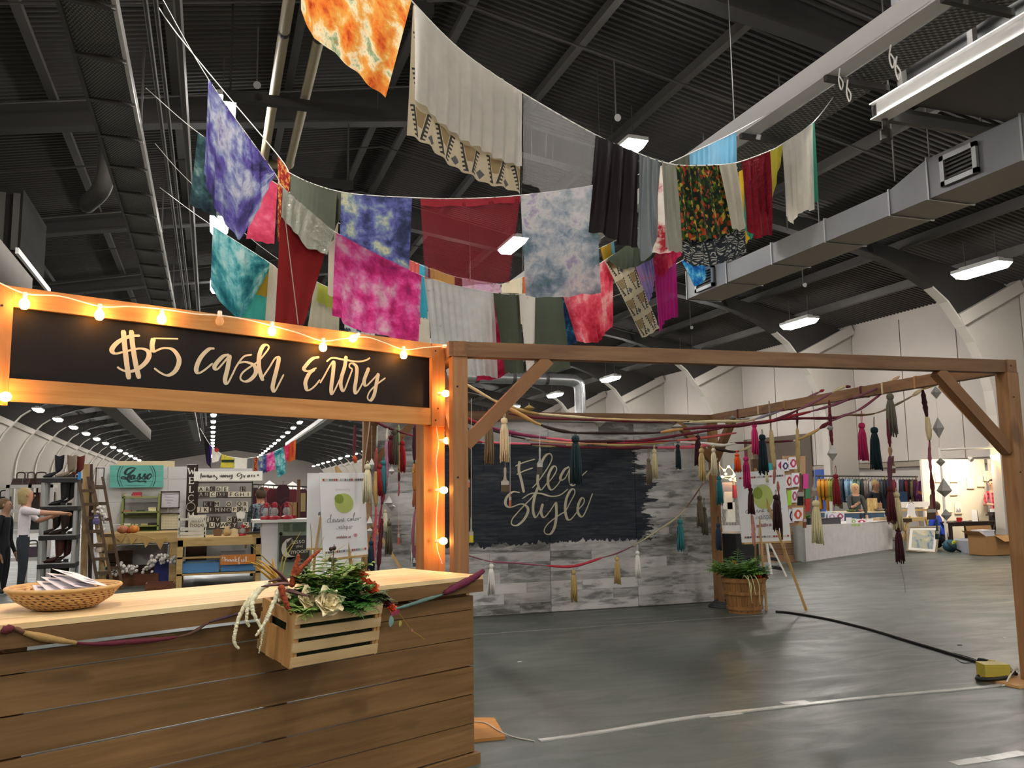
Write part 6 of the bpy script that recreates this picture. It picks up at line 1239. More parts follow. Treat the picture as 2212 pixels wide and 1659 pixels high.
# framed prints
mdf=M('dark_frame','3a2a24',.6,0,.1)
for nm,lb,u0,v0,u1,v1,fc in (('framed_print','dark framed print with a handwritten verse',347,1061,388,1098,'d8d2da'),('framed_print','dark framed cream patterned print under the verse',346,1108,387,1145,'d8cfae')):
    t=thing(nm,lb,'picture frame',atY((u0+u1)/2,v1,17.3)); slab(u0+1.5,v0+1.5,u1-1.5,v1-1.5,17.33,.02).build('print',M('pr_'+fc,fc,.7,0,.03),t)
    for q in ((u0,v0,u1,v0+2),(u0,v1-2,u1,v1),(u0,v0,u0+2,v1),(u1-2,v0,u1,v1)): slab(*q,17.3,.03).build('frame_rail',mdf,t)
    if v0<1100:
        for k,(s,w_) in enumerate((('all love',.8),('you till',.7),('the day',.66),('i die',.4),('xoxo',.3))):
            r_=random.Random(k); x=0; ln=[]; L=w_*30; n=int(L/1.6)
            for i in range(n): ln.append((367-L/2+i*1.6,1068+k*6.1+(-1.6 if i%2 else 1.2)*r_.uniform(.5,1.2)))
            mb=MB(); strokes(mb,[ln],lambda x,y: atY(x,y,17.325),.006,.004,normal=n_,n=3); mb.build('handwritten_line',M('pr_ink','8a8490',.7,0,0),t,fix=False)
    else:
        for k in range(30): 
            uu,vv=u0+4+(k%6)*6.2,v0+4+(k//6)*6.3; slab(uu,vv,uu+3,vv+1.2,17.325,.004).build('pattern_dash',M('pr_dash','b8ae8c',.7,0,0),t)
# WELCOME board
wb=thing('welcome_board','tall dark brown board spelling WELCOME with a wreath','sign',atY(414,1152,17.0)); 
slab(402,1004,426,1152,17.0,.04).build('board',WOOD('dark_walnut','3c2a22','2a1c16',(0,0,1)),wb); slab(404,1003,425,1005.5,17.0,.05).build('top_cap',M('cap_white','d8d4cc',.7,0,.03),wb)
mwl=M('letter_white','e0ddd4',.7,0,0)
SER={'W':[[(-.5,.5),(-.25,-.5),(0,.2),(.25,-.5),(.5,.5)],[(-.62,.5),(-.36,.5)],[(.36,.5),(.62,.5)]],'E':[[(-.25,.5),(-.25,-.5)],[(-.4,.5),(.35,.5),(.36,.32)],[(-.25,.03),(.2,.03)],[(-.4,-.5),(.35,-.5),(.38,-.3)]],'L':[[(-.2,.5),(-.2,-.5)],[(-.35,.5),(-.05,.5)],[(-.35,-.5),(.35,-.5),(.38,-.28)]],'C':[[(.38,.3),(.25,.48),(0,.5),(-.3,.35),(-.4,0),(-.3,-.35),(0,-.5),(.25,-.46),(.4,-.28)]],'M':[[(-.42,-.5),(-.38,.5),(0,-.4),(.38,.5),(.42,-.5)],[(-.55,-.5),(-.3,-.5)],[(.3,-.5),(.55,-.5)]]}
for ch,v in (('W',1018),('E',1038),('L',1057),('C',1076),('M',1113),('E',1133)):
    c=atY(414-(v-1010)*.02,v,16.995); mb=MB()
    for ln in SER[ch]:
        for a,b in zip(ln[:-1],ln[1:]): mb.bar(c+V((a[0]*.15,0,a[1]*.145)),c+V((b[0]*.15,0,b[1]*.145)),.006,.02,(0,1,0)) if 0 else mb.beam(c+V((a[0]*.115,0,a[1]*.115)),c+V((b[0]*.115,0,b[1]*.115)),V((0,.003,0)),(V((b[0]-a[0],0,b[1]-a[1])).cross(V((0,1,0))).normalized()*(.011 if abs(b[1]-a[1])>.5 and b[1]<=a[1] else .006)))
    mb.build('letter',mwl,wb)
wc=atY(412,1095,16.99); mb=MB()
for k in range(26): mb.ball(wc+V((math.cos(k*.2417)*.075,0,math.sin(k*.2417)*.075)),.011,6,4)
mb.build('wreath',M('wreath_grey','a8a294',.8,0,.2,40),wb)['kind']='stuff'
# letter tile rack
rk=thing('tile_rack','dark metal rack holding rows of letter tiles','rack',atY(485,1145,16.7)); mrk=M('rack_dark','2c2622',.5,.3,.1)
for u in (425,543): slab(u,1040,u+2.2,1160,16.7,.03).build('upright',mrk,rk)
slab(425,1041,546,1043.5,16.7,.03).build('top_bar',mrk,rk)
for v in (1074,1107,1141): slab(425,v,546,v+2,16.62,.16).build('shelf_rail',mrk,rk)
mtd=M('tile_dark','3f352c',.7,0,.1); mtc=M('tile_cream','cfc8b4',.7,0,.06); mle=M('tile_ink','2a241f',.7,0,0)
def tile(ch,u,v,dark,row,Y):
    c=atY(u,v,Y); t=thing('letter_tile',('dark' if dark else 'cream')+' tile with the letter '+ch.replace('&','ampersand')+' in the '+row,'letter tile',c-V((0,0,.05)),'letter tiles on the rack')
    blk=MB().bounds((c.x-.05,Y,c.z-.05),(c.x+.05,Y+.02,c.z+.05)).build('tile_block',mtd if dark else mtc,t)
    mb=MB(); put_text(mb,ch,c+V((0,-.002,0)),(1,0,0),(0,0,1),.1,1.,.02); mb.build('letter_print',mwl if dark else mle,blk,fix=False)
for row,Yt,vv,items in (('upper back row',16.7,1057,'A434c B448c C459d D472c E487c H524d'),('upper front row',16.63,1068,'A434d B446d C460c D473d E486d F499c G511c H523c I536c'),('middle back row',16.7,1089,'K445d L457d M468c O494c Q517c R530c'),('middle front row',16.63,1101,'J432c K445c L457d M469d N482d O494d P506c Q518d R530c'),('lower back row',16.7,1122,'T446c U458d V470d X496c Y507d &518c'),('lower front row',16.63,1134,'T446d U458c V470d W482c X495d Y507d Z531c')):
    for it in items.split(): tile(it[0],int(it[1:-1]),vv,it[-1]=='d',row,Yt)
ag=thing('script_sign','long white sign reading Amazing Grace above the letter tiles','sign',atY(493,1038,16.4)); slab(419,1018,567,1038.5,16.4,.03).build('board',M('sign_cream','e6e2d8',.7,0,.02),ag)
c79=lambda x,y: atY(400+x/7.9,1000+y/7.9,16.395)
AG=[[(265,275),(260,220),(275,170)],[(275,175),(285,240)],[(255,225),(290,220)],[(295,215),(300,245),(310,215),(322,240),(335,212),(345,245)],[(360,245),(375,205),(385,245),(395,205),(410,250),(440,215)],[(440,215),(420,235),(432,248),(450,215),(455,250)],[(470,215),(500,212),(485,235),(520,235),(545,270),(520,285)],[(595,210),(600,240)],[(610,245),(625,205),(632,245),(655,205),(660,245)],[(690,205),(670,220),(680,240),(700,205),(690,245)],[(720,205),(730,245),(750,210)],[(775,205),(755,225),(770,240),(800,200),(795,260),(760,275)],
[(950,170),(900,185),(890,220),(925,225),(960,190),(965,240),(930,280)],[(1000,205),(1010,250),(1025,205)],[(1090,205),(1065,225),(1080,245),(1095,205),(1100,240)],[(1150,200),(1130,220),(1145,235)],[(1190,205),(1175,220),(1190,240)],[(1230,210),(1250,195),(1235,215),(1265,215)]]
mb=MB(); strokes(mb,AG,c79,.022,.011,normal=n_,n=4); mb.build('painted_lettering',M('ink_grey','55524c',.7,0,0),ag,fix=False)
# --- tables
mtab=WOOD('raw_pine','d2b67e','b08f56',(1,0,0))
t1=thing('pine_table','raw pine table carrying the green shelf','table',V((atY(300,1150,16.4).x,16.6,0)))
zt=atY(300,1152,16.2).z; xa,xb=atY(217,1152,16.2).x,atY(386,1152,16.2).x
B((xa,16.2,zt-.04),(xb,17.35,zt)).build('top',mtab,t1); B((xa,16.2,zt-.17),(xb,16.24,zt-.04)).build('apron',mtab,t1)
for x in (xa+.06,xb-.08):
    for y in (16.22,17.2): B((x-.06,y,0),(x+.06,y+.09,zt-.04)).build('leg',mtab,t1)
t2=thing('pine_table','raw pine table with a lower shelf in front of the letter rack','table',V((atY(475,1165,15.6).x,15.8,0)))
z2=atY(475,1160,15.5).z; xa2,xb2=atY(384,1160,15.5).x,atY(566,1160,15.5).x
B((xa2,15.5,z2-.035),(xb2,16.5,z2)).build('top',mtab,t2); B((xa2,15.5,z2-.14),(xb2,15.53,z2-.035)).build('apron',mtab,t2)
for x in (xa2+.04,xb2-.05):
    for y in (15.5,16.4): B((x-.045,y,0),(x+.045,y+.07,z2-.035)).build('leg',mtab,t2)
for v in (1201,1237): 
    z=atY(470,v,15.5).z; B((xa2,15.5,z-.03),(xb2,15.53 if v<1210 else 16.45,z)).build('shelf' if v>1210 else 'rail',mtab,t2)
zs2=atY(470,1237,15.5).z
for i,(u0,u1,lb) in enumerate(((393,473,'blue slatted bin with the FARMHOUSE sign on the lower table shelf'),(477,554,'second blue bin on the lower table shelf behind the orange sign'))):
    t=thing('blue_bin',lb,'bin',V((atY((u0+u1)/2,1240,15.52).x,15.6,zs2))); x0,x1=atY(u0,1230,15.52).x,atY(u1,1230,15.52).x
    mbl=M('bin_blue','4f82b4',.6,0,.08); H_=.17
    for a,b in (((x0,15.53,zs2),(x1,15.55,zs2+H_)),((x0,16.1,zs2),(x1,16.12,zs2+H_)),((x0,15.55,zs2),(x0+.02,16.1,zs2+H_)),((x1-.02,15.55,zs2),(x1,16.1,zs2+H_))): B(a,b).build('side',mbl,t)
    B((x0,15.53,zs2),(x1,16.12,zs2+.01)).build('bottom',mbl,t)
t=thing('farmhouse_sign','pale green sign reading FARMHOUSE in the blue bin','sign',atY(433,1222,15.62)); c=atY(433,1219,15.62); MB().bounds((c.x-.24,15.62,c.z-.13),(c.x+.24,15.64,c.z+.04)).build('board',M('sign_sage','9ab098',.7,0,.05),t)
mb=MB(); put_text(mb,'FARMHOUSE',c+V((0,-.003,0)),(1,0,0),(0,0,1),.085,.85); mb.build('letters',M('letter_navy','2a4a5a',.7,0,0),t,fix=False)
t=thing('thankful_sign','orange sign with white script reading thankful','sign',atY(512,1218,15.45)); slab(476,1198,552,1219,15.47,.02).build('board',M('sign_orange','c47a34',.7,0,.08),t)
ct_=lambda x,y: atY(475+x/5.1,1198+y/5.1,15.465)
TH_=[[(30,20),(35,75)],[(15,40),(55,30)],[(55,25),(58,75),(68,52),(80,55),(82,78)],[(115,52),(98,58),(98,74),(112,68),(118,52),(120,78)],[(132,55),(132,78),(142,55),(152,58),(154,78)],[(168,20),(168,80)],[(190,48),(170,62),(192,80)],[(225,25),(208,40),(212,110)],[(200,60),(228,56)],[(240,52),(242,76),(258,72),(262,50),(265,78)],[(282,20),(278,78)],[(295,20),(292,78)]]
mb=MB(); strokes(mb,TH_,ct_,.014,.008,normal=n_,n=4); mb.build('painted_lettering',mwl,t,fix=False)
t=thing('faith_hope_sign','cream card with the words faith and hope','sign',atY(425,1150,15.9)); slab(407,1113,443,1158,15.9,.015).build('card',M('card_cream','d8d2c0',.7,0,.03),t)
for s_,v in (('faith',1123),('hope',1135)):
    mb=MB(); put_text(mb,s_,atY(426,v,15.895),(1,0,0),(0,0,1),.12,.95); mb.build('printed_word',M('card_ink','6a665e',.7,0,0),t,fix=False)
mwp=M('stand_white','c9c5b6',.6,0,.05); t=thing('slatted_crate','white slatted crate standing on the pine table','crate',atY(414,1160,15.6))
for v0,v1 in ((1119,1124),(1139,1146),(1149,1155),(1157,1162)): slab(386,v0,443,v1,15.6,.015).build('slat',mwp,t)
for u in (384,441): slab(u,1113,u+4,1162,15.6,.25).build('end_panel',mwp,t)
# table-top goods
def pumpkin(label,u,v,r,col):
    p=atY(u,v,16.35); p.z=zt; t=thing('pumpkin',label,'pumpkin',p); mb=MB(); n=20; prof=[(math.sin(math.pi*i/8)*r+1e-4,r*.78-math.cos(math.pi*i/8)*r*.78) for i in range(9)]
    for rr0,z in prof:
        for k in range(n): a=2*math.pi*k/n; q=rr0*(1+.09*math.cos(8*a)); mb.v.append(p+V((q*math.cos(a),q*math.sin(a),z)))
    mb.f=[(i*n+k,i*n+(k+1)%n,(i+1)*n+(k+1)%n,(i+1)*n+k) for i in range(8) for k in range(n)]; mb.mi=[0]*len(mb.f); mb.build('flesh',M('pumpkin_'+col,col,.6,0,.12),t,smooth=True)
    MB().tube([p+V((0,0,r*1.5)),p+V((.01,0,r*1.85))],[.014,.01],6).build('stalk',M('stalk','6a5a34',.8),t)
pumpkin('dusty pink pumpkin on the pine table',265,1150,.09,'a5694a'); pumpkin('small dark red pumpkin between the others',278,1151,.06,'8a2f20'); pumpkin('orange pumpkin with warts on the pine table',289,1149,.085,'b8702c')
def lantern(label,u,v0,v1,Y,zb=None):
    a,b=atY(u,v0,Y),atY(u,v1,Y); h=a.z-b.z; 
    if zb is not None: b.z=zb
    t=thing('red_lantern',label,'lantern',b,'red storm lanterns'); mr_=M('lantern_red','8e1420',.4,.2,.1)
    MB().lathe([(.001,0),(.3*h,0),(.32*h,.03*h),(.3*h,.14*h),(.16*h,.2*h),(.001,.2*h)],16,b).build('fuel_base',mr_,t,smooth=40)
    MB().lathe([(.13*h,.2*h),(.2*h,.36*h),(.19*h,.5*h),(.12*h,.64*h)],14,b,close=False).build('glass',M('lantern_glass','b8b4b0',.1,0,0,alpha=.45),t,smooth=True)
    MB().lathe([(.13*h,.64*h),(.15*h,.68*h),(.12*h,.78*h),(.14*h,.8*h),(.09*h,.9*h),(.001,.92*h)],14,b).build('chimney_cap',mr_,t,smooth=40)
    for s in (-1,1): MB().tube(rope_pts([b+V((s*.26*h,0,.1*h)),b+V((s*.31*h,0,.35*h)),b+V((s*.29*h,0,.62*h)),b+V((s*.12*h,0,.86*h))]),.022*h,6).build('frame_tube',mr_,t,smooth=True)
    MB().tube(rope_pts([b+V((-.27*h,0,.6*h)),b+V((-.3*h,-.02,.95*h)),b+V((0,-.02,1.12*h)),b+V((.3*h,-.02,.95*h)),b+V((.27*h,0,.6*h))]),.008*h,4).build('bail_handle',mrk,t)
# door counter
dcY=15.2; dz=atY(610,1122,dcY).z
dc=thing('door_counter','sales counter made from an old pale green door','counter',V((atY(605,1200,dcY).x,dcY+.3,0)))
x0,x1,xm=atY(546,1122,dcY).x,atY(672,1122,dcY).x,atY(600,1160,dcY).x; xl=atY(566,1160,dcY).x
B((x0,dcY-.06,dz-.05),(x1,dcY+.7,dz)).build('top',M('counter_white','cfccc4',.5,0,.05),dc); B((xl,dcY,0),(xm,dcY+.6,dz-.05)).build('side_panel',mship,dc); dlf=B((xm+.005,dcY-.01,0),(x1,dcY+.05,dz-.05)).build('door_face',M('old_green','7f8a76',.6,0,.3,6),dc)
for (ua,va,ub,vb) in ((612,1131,626,1148),(632,1131,660,1148)): slab(ua,va,ub,vb,dcY-.02,.01).build('door_panel',M('old_green_dark','55624e',.7,0,.3,8),dlf)
MB().ball(atY(606.5,1153,dcY-.05),.03,10,7).build('door_knob',M('knob','2a2622',.25,.6,0),dlf,smooth=True)
t=thing('lasso_plaque','dark plaque with a crescent reading lasso the moon','sign',atY(634,1200,dcY-.03)); slab(603,1157,668,1212,dcY-.04,.02).build('plaque',M('plaque_dark','342f28',.7,0,.1),t)
cm=lambda x,y: atY(400+x/7.9,1000+y/7.9,dcY-.045)
mb=MB(); A_=[cm(*p) for p in ((1825,1275),(1730,1300),(1660,1380),(1640,1480),(1660,1560),(1720,1620),(1800,1655),(1890,1595),(1800,1580),(1745,1530),(1725,1450),(1745,1360))]
for i in range(5): mb._add([A_[i],A_[i+1],A_[10-i] if i else A_[11],A_[11-i]],[(0,1,2,3)]) if i else mb._add([A_[0],A_[1],A_[11]],[(0,1,2)])
mb._add([A_[5],A_[6],A_[7],A_[8]],[(0,1,2,3)]); mb.build('crescent',M('plaque_cream','c2bdae',.7,0,.05),t,fix=False)
for s_,x,y,z_ in (('lasso',1930,1335,.115),('(the)',1950,1425,.06),('moon',1945,1515,.12)):
    mb=MB(); put_text(mb,s_,cm(x,y),(1,0,.06),(-.06,0,1),z_,1.); mb.build('painted_word',M('plaque_cream'),t,fix=False)
lantern('red lantern with its frame open, first on the door counter',575,1083,1123,15.3,dz); lantern('red lantern touching the first one on the door counter',593,1082,1123,15.25,dz); lantern('red lantern with a bright globe apart from the pair',619,1082,1123,15.3,dz); lantern('small red lantern on the pine table',524,1132,1159,15.7,z2)
solid('red_tray','flat red tray lying beside the third lantern','tray',628,1113,640,1121,15.5,.2,M('lantern_red'))
for i,(u,v,c) in enumerate(((490,1147,'b49a6c'),(505,1150,'c9b890'),(470,1152,'7a5a3c'),(520,1120,'d0ccc4'))):
    p=atY(u,v,15.9); p.z=z2 if i<3 else p.z
    t=thing('wood_trinket',['rounded wooden jug on the pine table','pale wooden heart block on the pine table','small brown wooden wedge on the pine table','white heart plaque propped on the pine table'][i],'ornament',p)
    if i==0: MB().lathe([(.04,0),(.07,.03),(.075,.08),(.04,.13),(.05,.16)],14,p).build('jug_body',M('tr_'+c,c,.6),t,smooth=True)
    else: MB().prism([p+V(q) for q in ((-.06,0,0),(.06,0,0),(.08,0,.1),(0,0,.13),(-.08,0,.1))],(0,.03,0)).build('block',M('tr_'+c,c,.6),t)
t=thing('tool_stack','shallow pine tray stacked on the table end','tray',atY(545,1152,15.8)); p=atY(545,1156,15.8); p.z=z2
MB().bounds(p+V((-.2,0,0)),p+V((.2,.3,.03))).build('lower_tray',mtab,t); MB().bounds(p+V((-.22,-.02,.035)),p+V((.22,.28,.05))).build('upper_tray',M('tray_dark','3a3630',.6),t)
# bunting
bt=thing('burlap_bunting','string of burlap pennants on the table front','bunting',atY(305,1155,16.17)); mbu=M('burlap','b09058',.9,0,.15,40,.3)
MB().tube(rope_pts([atY(u,v,16.17) for u,v in ((248,1160),(275,1153),(310,1158),(340,1166),(362,1160))]),.006,4).build('cord',mbu,bt)
for a,b,c in (((248,1160),(272,1154),(262,1172)),((276,1153),(300,1157),(283,1177)),((306,1158),(328,1164),(314,1184)),((334,1166),(360,1161),(346,1188))): MB().prism([atY(*p,16.16) for p in (a,b,c)],(0,.004,0)).build('pennant',mbu,bt)
# under the table: crates, cotton, tote
mcrt=WOOD('old_crate','5a3f2a','3c281a',(1,0,0))
def crate(label,u0,v0,u1,v1,Y,d=.4,mat=None,rows=3):
    x0,x1=atY(u0,v1,Y).x,atY(u1,v1,Y).x; z0=max(0.,atY((u0+u1)/2,v1,Y).z); z1=atY((u0+u1)/2,v0,Y).z
    if z0<.12: z0=0.
    t=thing('wooden_crate',label,'crate',V(((x0+x1)/2,Y,z0))); hh=(z1-z0)/rows
    for k in range(rows):
        for yy in (Y,Y+d): B((x0,yy,z0+hh*k+.008),(x1,yy+.015,z0+hh*(k+1)-.004)).build('slat',mat or mcrt,t)
        for xx in (x0,x1-.015): B((xx,Y+.016,z0+hh*k+.008),(xx+.015,Y+d-.001,z0+hh*(k+1)-.004)).build('end_slat',mat or mcrt,t)
    B((x0,Y,z0),(x1,Y+d,z0+.01)).build('bottom',mat or mcrt,t); return t
crate('dark slatted crate tipped under the pine table',230,1192,280,1262,16.8,.4); crate('long reddish planter box full of cotton bolls',240,1240,342,1263,16.25,.35,WOOD('red_cedar','7a4a2c','5a3420',(1,0,0)),1); crate('dark crate deep under the pine table',282,1222,338,1262,16.9,.3); crate('brown crate behind the lower shelf bins',400,1180,445,1236,16.6,.3)
crate('low reddish stacked box in front of the tote',313,1260,375,1292,14.6,.35,MATS['red_cedar'],2)
t=thing('storage_tote','blue plastic storage tote under the pine table','tote',atZ(365,1262,0)); p=atZ(362,1262,0)
MB().hexa([p+V((-.2,0,0)),p+V((.2,0,0)),p+V((.2,.35,0)),p+V((-.2,.35,0)),p+V((-.24,-.03,.4)),p+V((.24,-.03,.4)),p+V((.24,.38,.4)),p+V((-.24,.38,.4))]).build('tub',M('tote_blue','2c3470',.45,0,.06),t); MB().bounds(p+V((-.26,-.05,.36)),p+V((.26,-.03,.41))).build('rim',M('tote_blue'),t); MB().bounds(p+V((.04,-.02,.06)),p+V((.12,-.005,.14))).build('label_patch',M('label_grey','a8a8a0',.6,0,0),t)
def cotton(label,pts,n,seed,Y):
    r_=random.Random(seed); P=rope_pts([atY(u,v,Y) for u,v in pts]); t=thing('cotton_garland',label,'garland',P[0]); mb=MB()
    for i in range(n):
        p=P[int(r_.random()*(len(P)-1))]+V((r_.uniform(-.07,.07),r_.uniform(-.08,.05),r_.uniform(-.06,.07))); mb.ball(p,r_.uniform(.022,.034),7,5)
    mb.build('cotton_bolls',M('cotton','c9c2ba',.9,0,.2,30,.4),t,smooth=True)['kind']='stuff'; MB().tube(P,.008,5).build('twig',M('twig','3a2a20',.9),t)
cotton('cotton boll garland heaped in the long planter box',[(246,1236),(262,1222),(280,1232),(290,1230)],48,1,16.2); cotton('cotton boll garland spilling from the blue tote',[(318,1230),(330,1212),(350,1208),(372,1212),(390,1210)],62,2,16.0); cotton('cotton boll garland hung on the leaning boards',[(208,1100),(222,1112),(215,1125),(218,1145)],36,3,15.9)
t=thing('paper_tray','white lidded tray behind the orange sign','tray',atY(503,1196,15.9)); slab(478,1192,530,1200,15.9,.3).build('lid',M('tray_white','b9b6b0',.7,0,.1),t)
# --- boot shelves and the shoppers
SY=15.9; msh_=M('shelf_grey','9a9c98',.5,0,.06); msb=M('shelf_black','1f1f20',.5,0,.05)
sh=thing('boot_shelf','grey plastic shelving unit holding cowboy boots','shelf unit',V((atY(125,1270,SY).x,SY+.2,0)))
X0,X1=atY(91,1100,SY).x,atY(163,1100,SY).x; SZ=[atY(126,v,SY).z for v in (1033,1094,1157,1218)]
for z in SZ: B((X0-.03,SY-.02,z-.07),(X1+.03,SY+.5,z)).build('shelf',msb,sh); B((X0-.02,SY-.01,z),(X1+.02,SY+.49,z+.008)).build('shelf_top',msh_,sh)
zz=[0.]+sorted(SZ)
for x in (X0,X1):
    for y in (SY+.02,SY+.42):
        for a,b in zip(zz[:-1],zz[1:]): MB().lathe([(.035,a+.008 if a else 0),(.035,b-.07)],10,(x,y,0)).build('post',msh_,sh)
def boot(label,u,z,Y,col,h=.34,s=-1,group='cowboy boots on the grey shelves'):
    p=V((atY(u,1100,Y).x,Y,z+.012)); t=thing('cowboy_boot',label,'boot',p,group); m=M('boot_'+col,col,.35,0,.2,10)
    mb=MB(); prof=[((0,h),.075,.06),((0,h*.75),.07,.055),((.0,h*.45),.06,.05),((s*.0,.13),.055,.045),((s*.015,.085),.058,.045),((s*.06,.06),.052,.042),((s*.13,.042),.04,.038),((s*.2,.03),.025,.024),((s*.235,.022),.008,.008)]
    n=12; vs=[]
    for i,((x,z_),rx,ry) in enumerate(prof):
        tl=[0,0,0,.25,.6,1.,1.3,1.45,1.5][i]*s
        for k in range(n):
            a=2*math.pi*k/n; q=Matrix.Rotation(tl,3,'Y')@V((rx*math.cos(a),ry*math.sin(a),0)); vs.append(p+V((x,0,z_))+q+(V((0,0,.03*abs(math.cos(a))-.01)) if i==0 else V((0,0,0))))
    mb._add(vs,[(i*n+k,i*n+(k+1)%n,(i+1)*n+(k+1)%n,(i+1)*n+k) for i in range(len(prof)-1) for k in range(n)]); mb.build('upper',m,t,smooth=True)
    MB().bounds(p+V((-.05,-.035,0)),p+V((.02,.035,.045)) if s<0 else p+V((.05,.035,.045))).build('heel',M('boot_heel','1a1210',.5),t); MB().bounds(p+V((s*.06,-.035,.0)),p+V((s*.22,.035,.012))).build('sole',M('boot_heel'),t)
for a in (('black and silver cowboy boot on the top shelf',123,SZ[0],SY+.15,'1c1c24',.36),('white-stitched brown cowboy boot on the top shelf',150,SZ[0],SY+.12,'7a6a5c',.36),('cream-backed cowboy boot behind the stitched one',156,SZ[0],SY+.3,'b0a88c',.36),('oxblood cowboy boot at the end of the top shelf',168,SZ[0],SY+.3,'5a2018',.36),
 ('tall black boot on the second shelf',138,SZ[1],SY+.15,'17171a',.42),('second tall black boot on the second shelf',152,SZ[1],SY+.28,'1a191b',.42),('dark brown boot on the third shelf',124,SZ[2],SY+.28,'2a1c18',.4),('dark brown boot with a white tag on the third shelf',142,SZ[2],SY+.12,'2e1e1a',.42),('black boot at the end of the third shelf',156,SZ[2],SY+.3,'19150f',.4),('reddish brown boot on the fourth shelf',133,SZ[3],SY+.14,'4a221a',.4),('dark red boot beside the reddish brown one',150,SZ[3],SY+.28,'3a1814',.4),('black boot on the floor under the grey shelves',126,0,SY+.3,'121214',.36),('second black boot on the floor under the grey shelves',146,0,SY+.2,'141316',.36)): boot(*a)
person('person','woman with blond hair in a white tee reaching to the boot shelf',(atZ(44,1288,0).x,15.35,0),-math.pi/2+.15,1.66,'d8cfd4','23282f','b5856a','a99668',{'r':[(.11,.15,.77),(.08,.29,.765),(.07,.34,.76)],'l':[(-.1,.12,.69),(-.06,.2,.72),(-.05,.24,.735)]},hairlong=.045,sleeve=.4)
person('person','person in dark clothes standing half out of view',(atZ(2,1290,0).x-.12,15.9,0),-1.9,1.5,'14151c','15161c','a07a60','6a5236',sleeve=1)
# goods shelving behind the shoppers
bs2=thing('goods_shelf','white-railed shelving of bags behind the shoppers','shelf unit',V((atY(60,1240,18.3).x,18.3,0))); GX0,GX1=atY(-25,1100,18.).x,atY(112,1100,18.).x
GZ=[atY(50,v,18.).z for v in (1047,1100,1145,1205)]
for z in GZ: B((GX0,18.,z-.06),(GX1,18.5,z)).build('shelf',M('rail_white','b9b6b2',.6,0,.05),bs2)
for u in (-24,14,62,110): 
    x=atY(u,1100,18.).x; B((x-.03,18.,0),(x+.03,18.05,GZ[0])).build('upright',M('rail_white'),bs2)
def bag(label,u,v0,v1,w_,col,Y=18.05):
    a,b=atY(u,v0,Y),atY(u,v1,Y); z0=min(GZ,key=lambda z:abs(z-b.z)); h=max(.12,a.z-b.z); p=V((a.x,Y+.2,z0)); t=thing('handbag',label,'bag',p,'bags on the white-railed shelving')
    MB().hexa([p+V((-w_,-.12,0)),p+V((w_,-.12,0)),p+V((w_,.12,0)),p+V((-w_,.12,0)),p+V((-w_*.85,-.06,h)),p+V((w_*.85,-.06,h)),p+V((w_*.85,.06,h)),p+V((-w_*.85,.06,h))]).build('bag_body',M('bag_'+col,col,.6,0,.2),t)
    MB().tube(rope_pts([p+V((-w_*.5,0,h)),p+V((-w_*.4,0,h+.1)),p+V((w_*.4,0,h+.1)),p+V((w_*.5,0,h))]),.012,5).build('handle',M('bag_'+col),t)
for a in (('dark leather bag beside the woman in white',68,1062,1098,.13,'2a1a16'),('orange-brown leather bag on the white-railed shelf',85,1064,1098,.16,'7a3a1c'),('dark green bag at the shelf edge',4,1070,1098,.14,'1c2a2c'),('brown saddle bag beside the orange one',103,1062,1098,.12,'33211a'),('large black bag below the orange bag',78,1110,1143,.2,'141416'),('amber bag at the end of the lower shelf',102,1122,1143,.1,'8a5a24'),('grey purple bag on the third white-railed shelf',68,1158,1180,.14,'4a3a44'),('cream folded textile on the lowest white-railed shelf',70,1192,1204,.25,'b9ae88'),('red bundle low behind the boot shelf',84,1245,1262,.12,'6a1020'),('dark fur hat lying on top of the shelving',40,1034,1046,.14,'3a2622'),('brown hat lying on top of the shelving',62,1036,1046,.12,'4a2e28'),('pale hat box on top of the shelving',52,1032,1046,.06,'8a8684'),('dark hat at the end of the shelving top',84,1038,1046,.18,'2a1a1a')): bag(*a)
# leaning boards, ladders
def lean(name,label,a,b,Y,w_,mat,rungs=0,gap=.22):
    p,q=atY(*a,Y),atY(*b,Y-.35); q.z=max(q.z,.0); t=thing(name,label,'ladder' if rungs else 'board',q)
    MB().bar(p,q,w_,.03,(0,1,0)).build('rail',mat,t)
    if rungs:
        o=V((gap,.05,0)); MB().bar(p+o,q+o,w_,.03,(0,1,0)).build('rail',mat,t)
        for k in range(rungs): f=(k+.7)/rungs; MB().bar(p.lerp(q,f),p.lerp(q,f)+o,.05,.05).build('rung',mat,t)
moldw=WOOD('old_ladder','5e4a36','42311f',(0,0,1)); mpal=WOOD('pale_board','b0946a','8d7048',(0,0,1))
lean('old_ladder','weathered brown ladder leaning by the boot shelf',(170,1040),(214,1292),15.9,.045,moldw,8,.2); lean('old_ladder','second dark ladder leaning over the weathered one',(190,1030),(232,1290),16.1,.045,moldw,7,.22)
lean('leaning_board','tall pale pine board leaning by the boot shelf',(187,1003),(180,1275),16.3,.1,mpal); lean('leaning_board','dark board leaning beside the pale pine board',(195,1003),(196,1280),16.4,.08,mdf); lean('leaning_board','white painted board leaning behind the ladders',(204,1180),(202,1285),16.2,.06,mship); lean('leaning_board','thin tan board leaning between the ladders',(200,1060),(228,1285),16.0,.05,mpal)
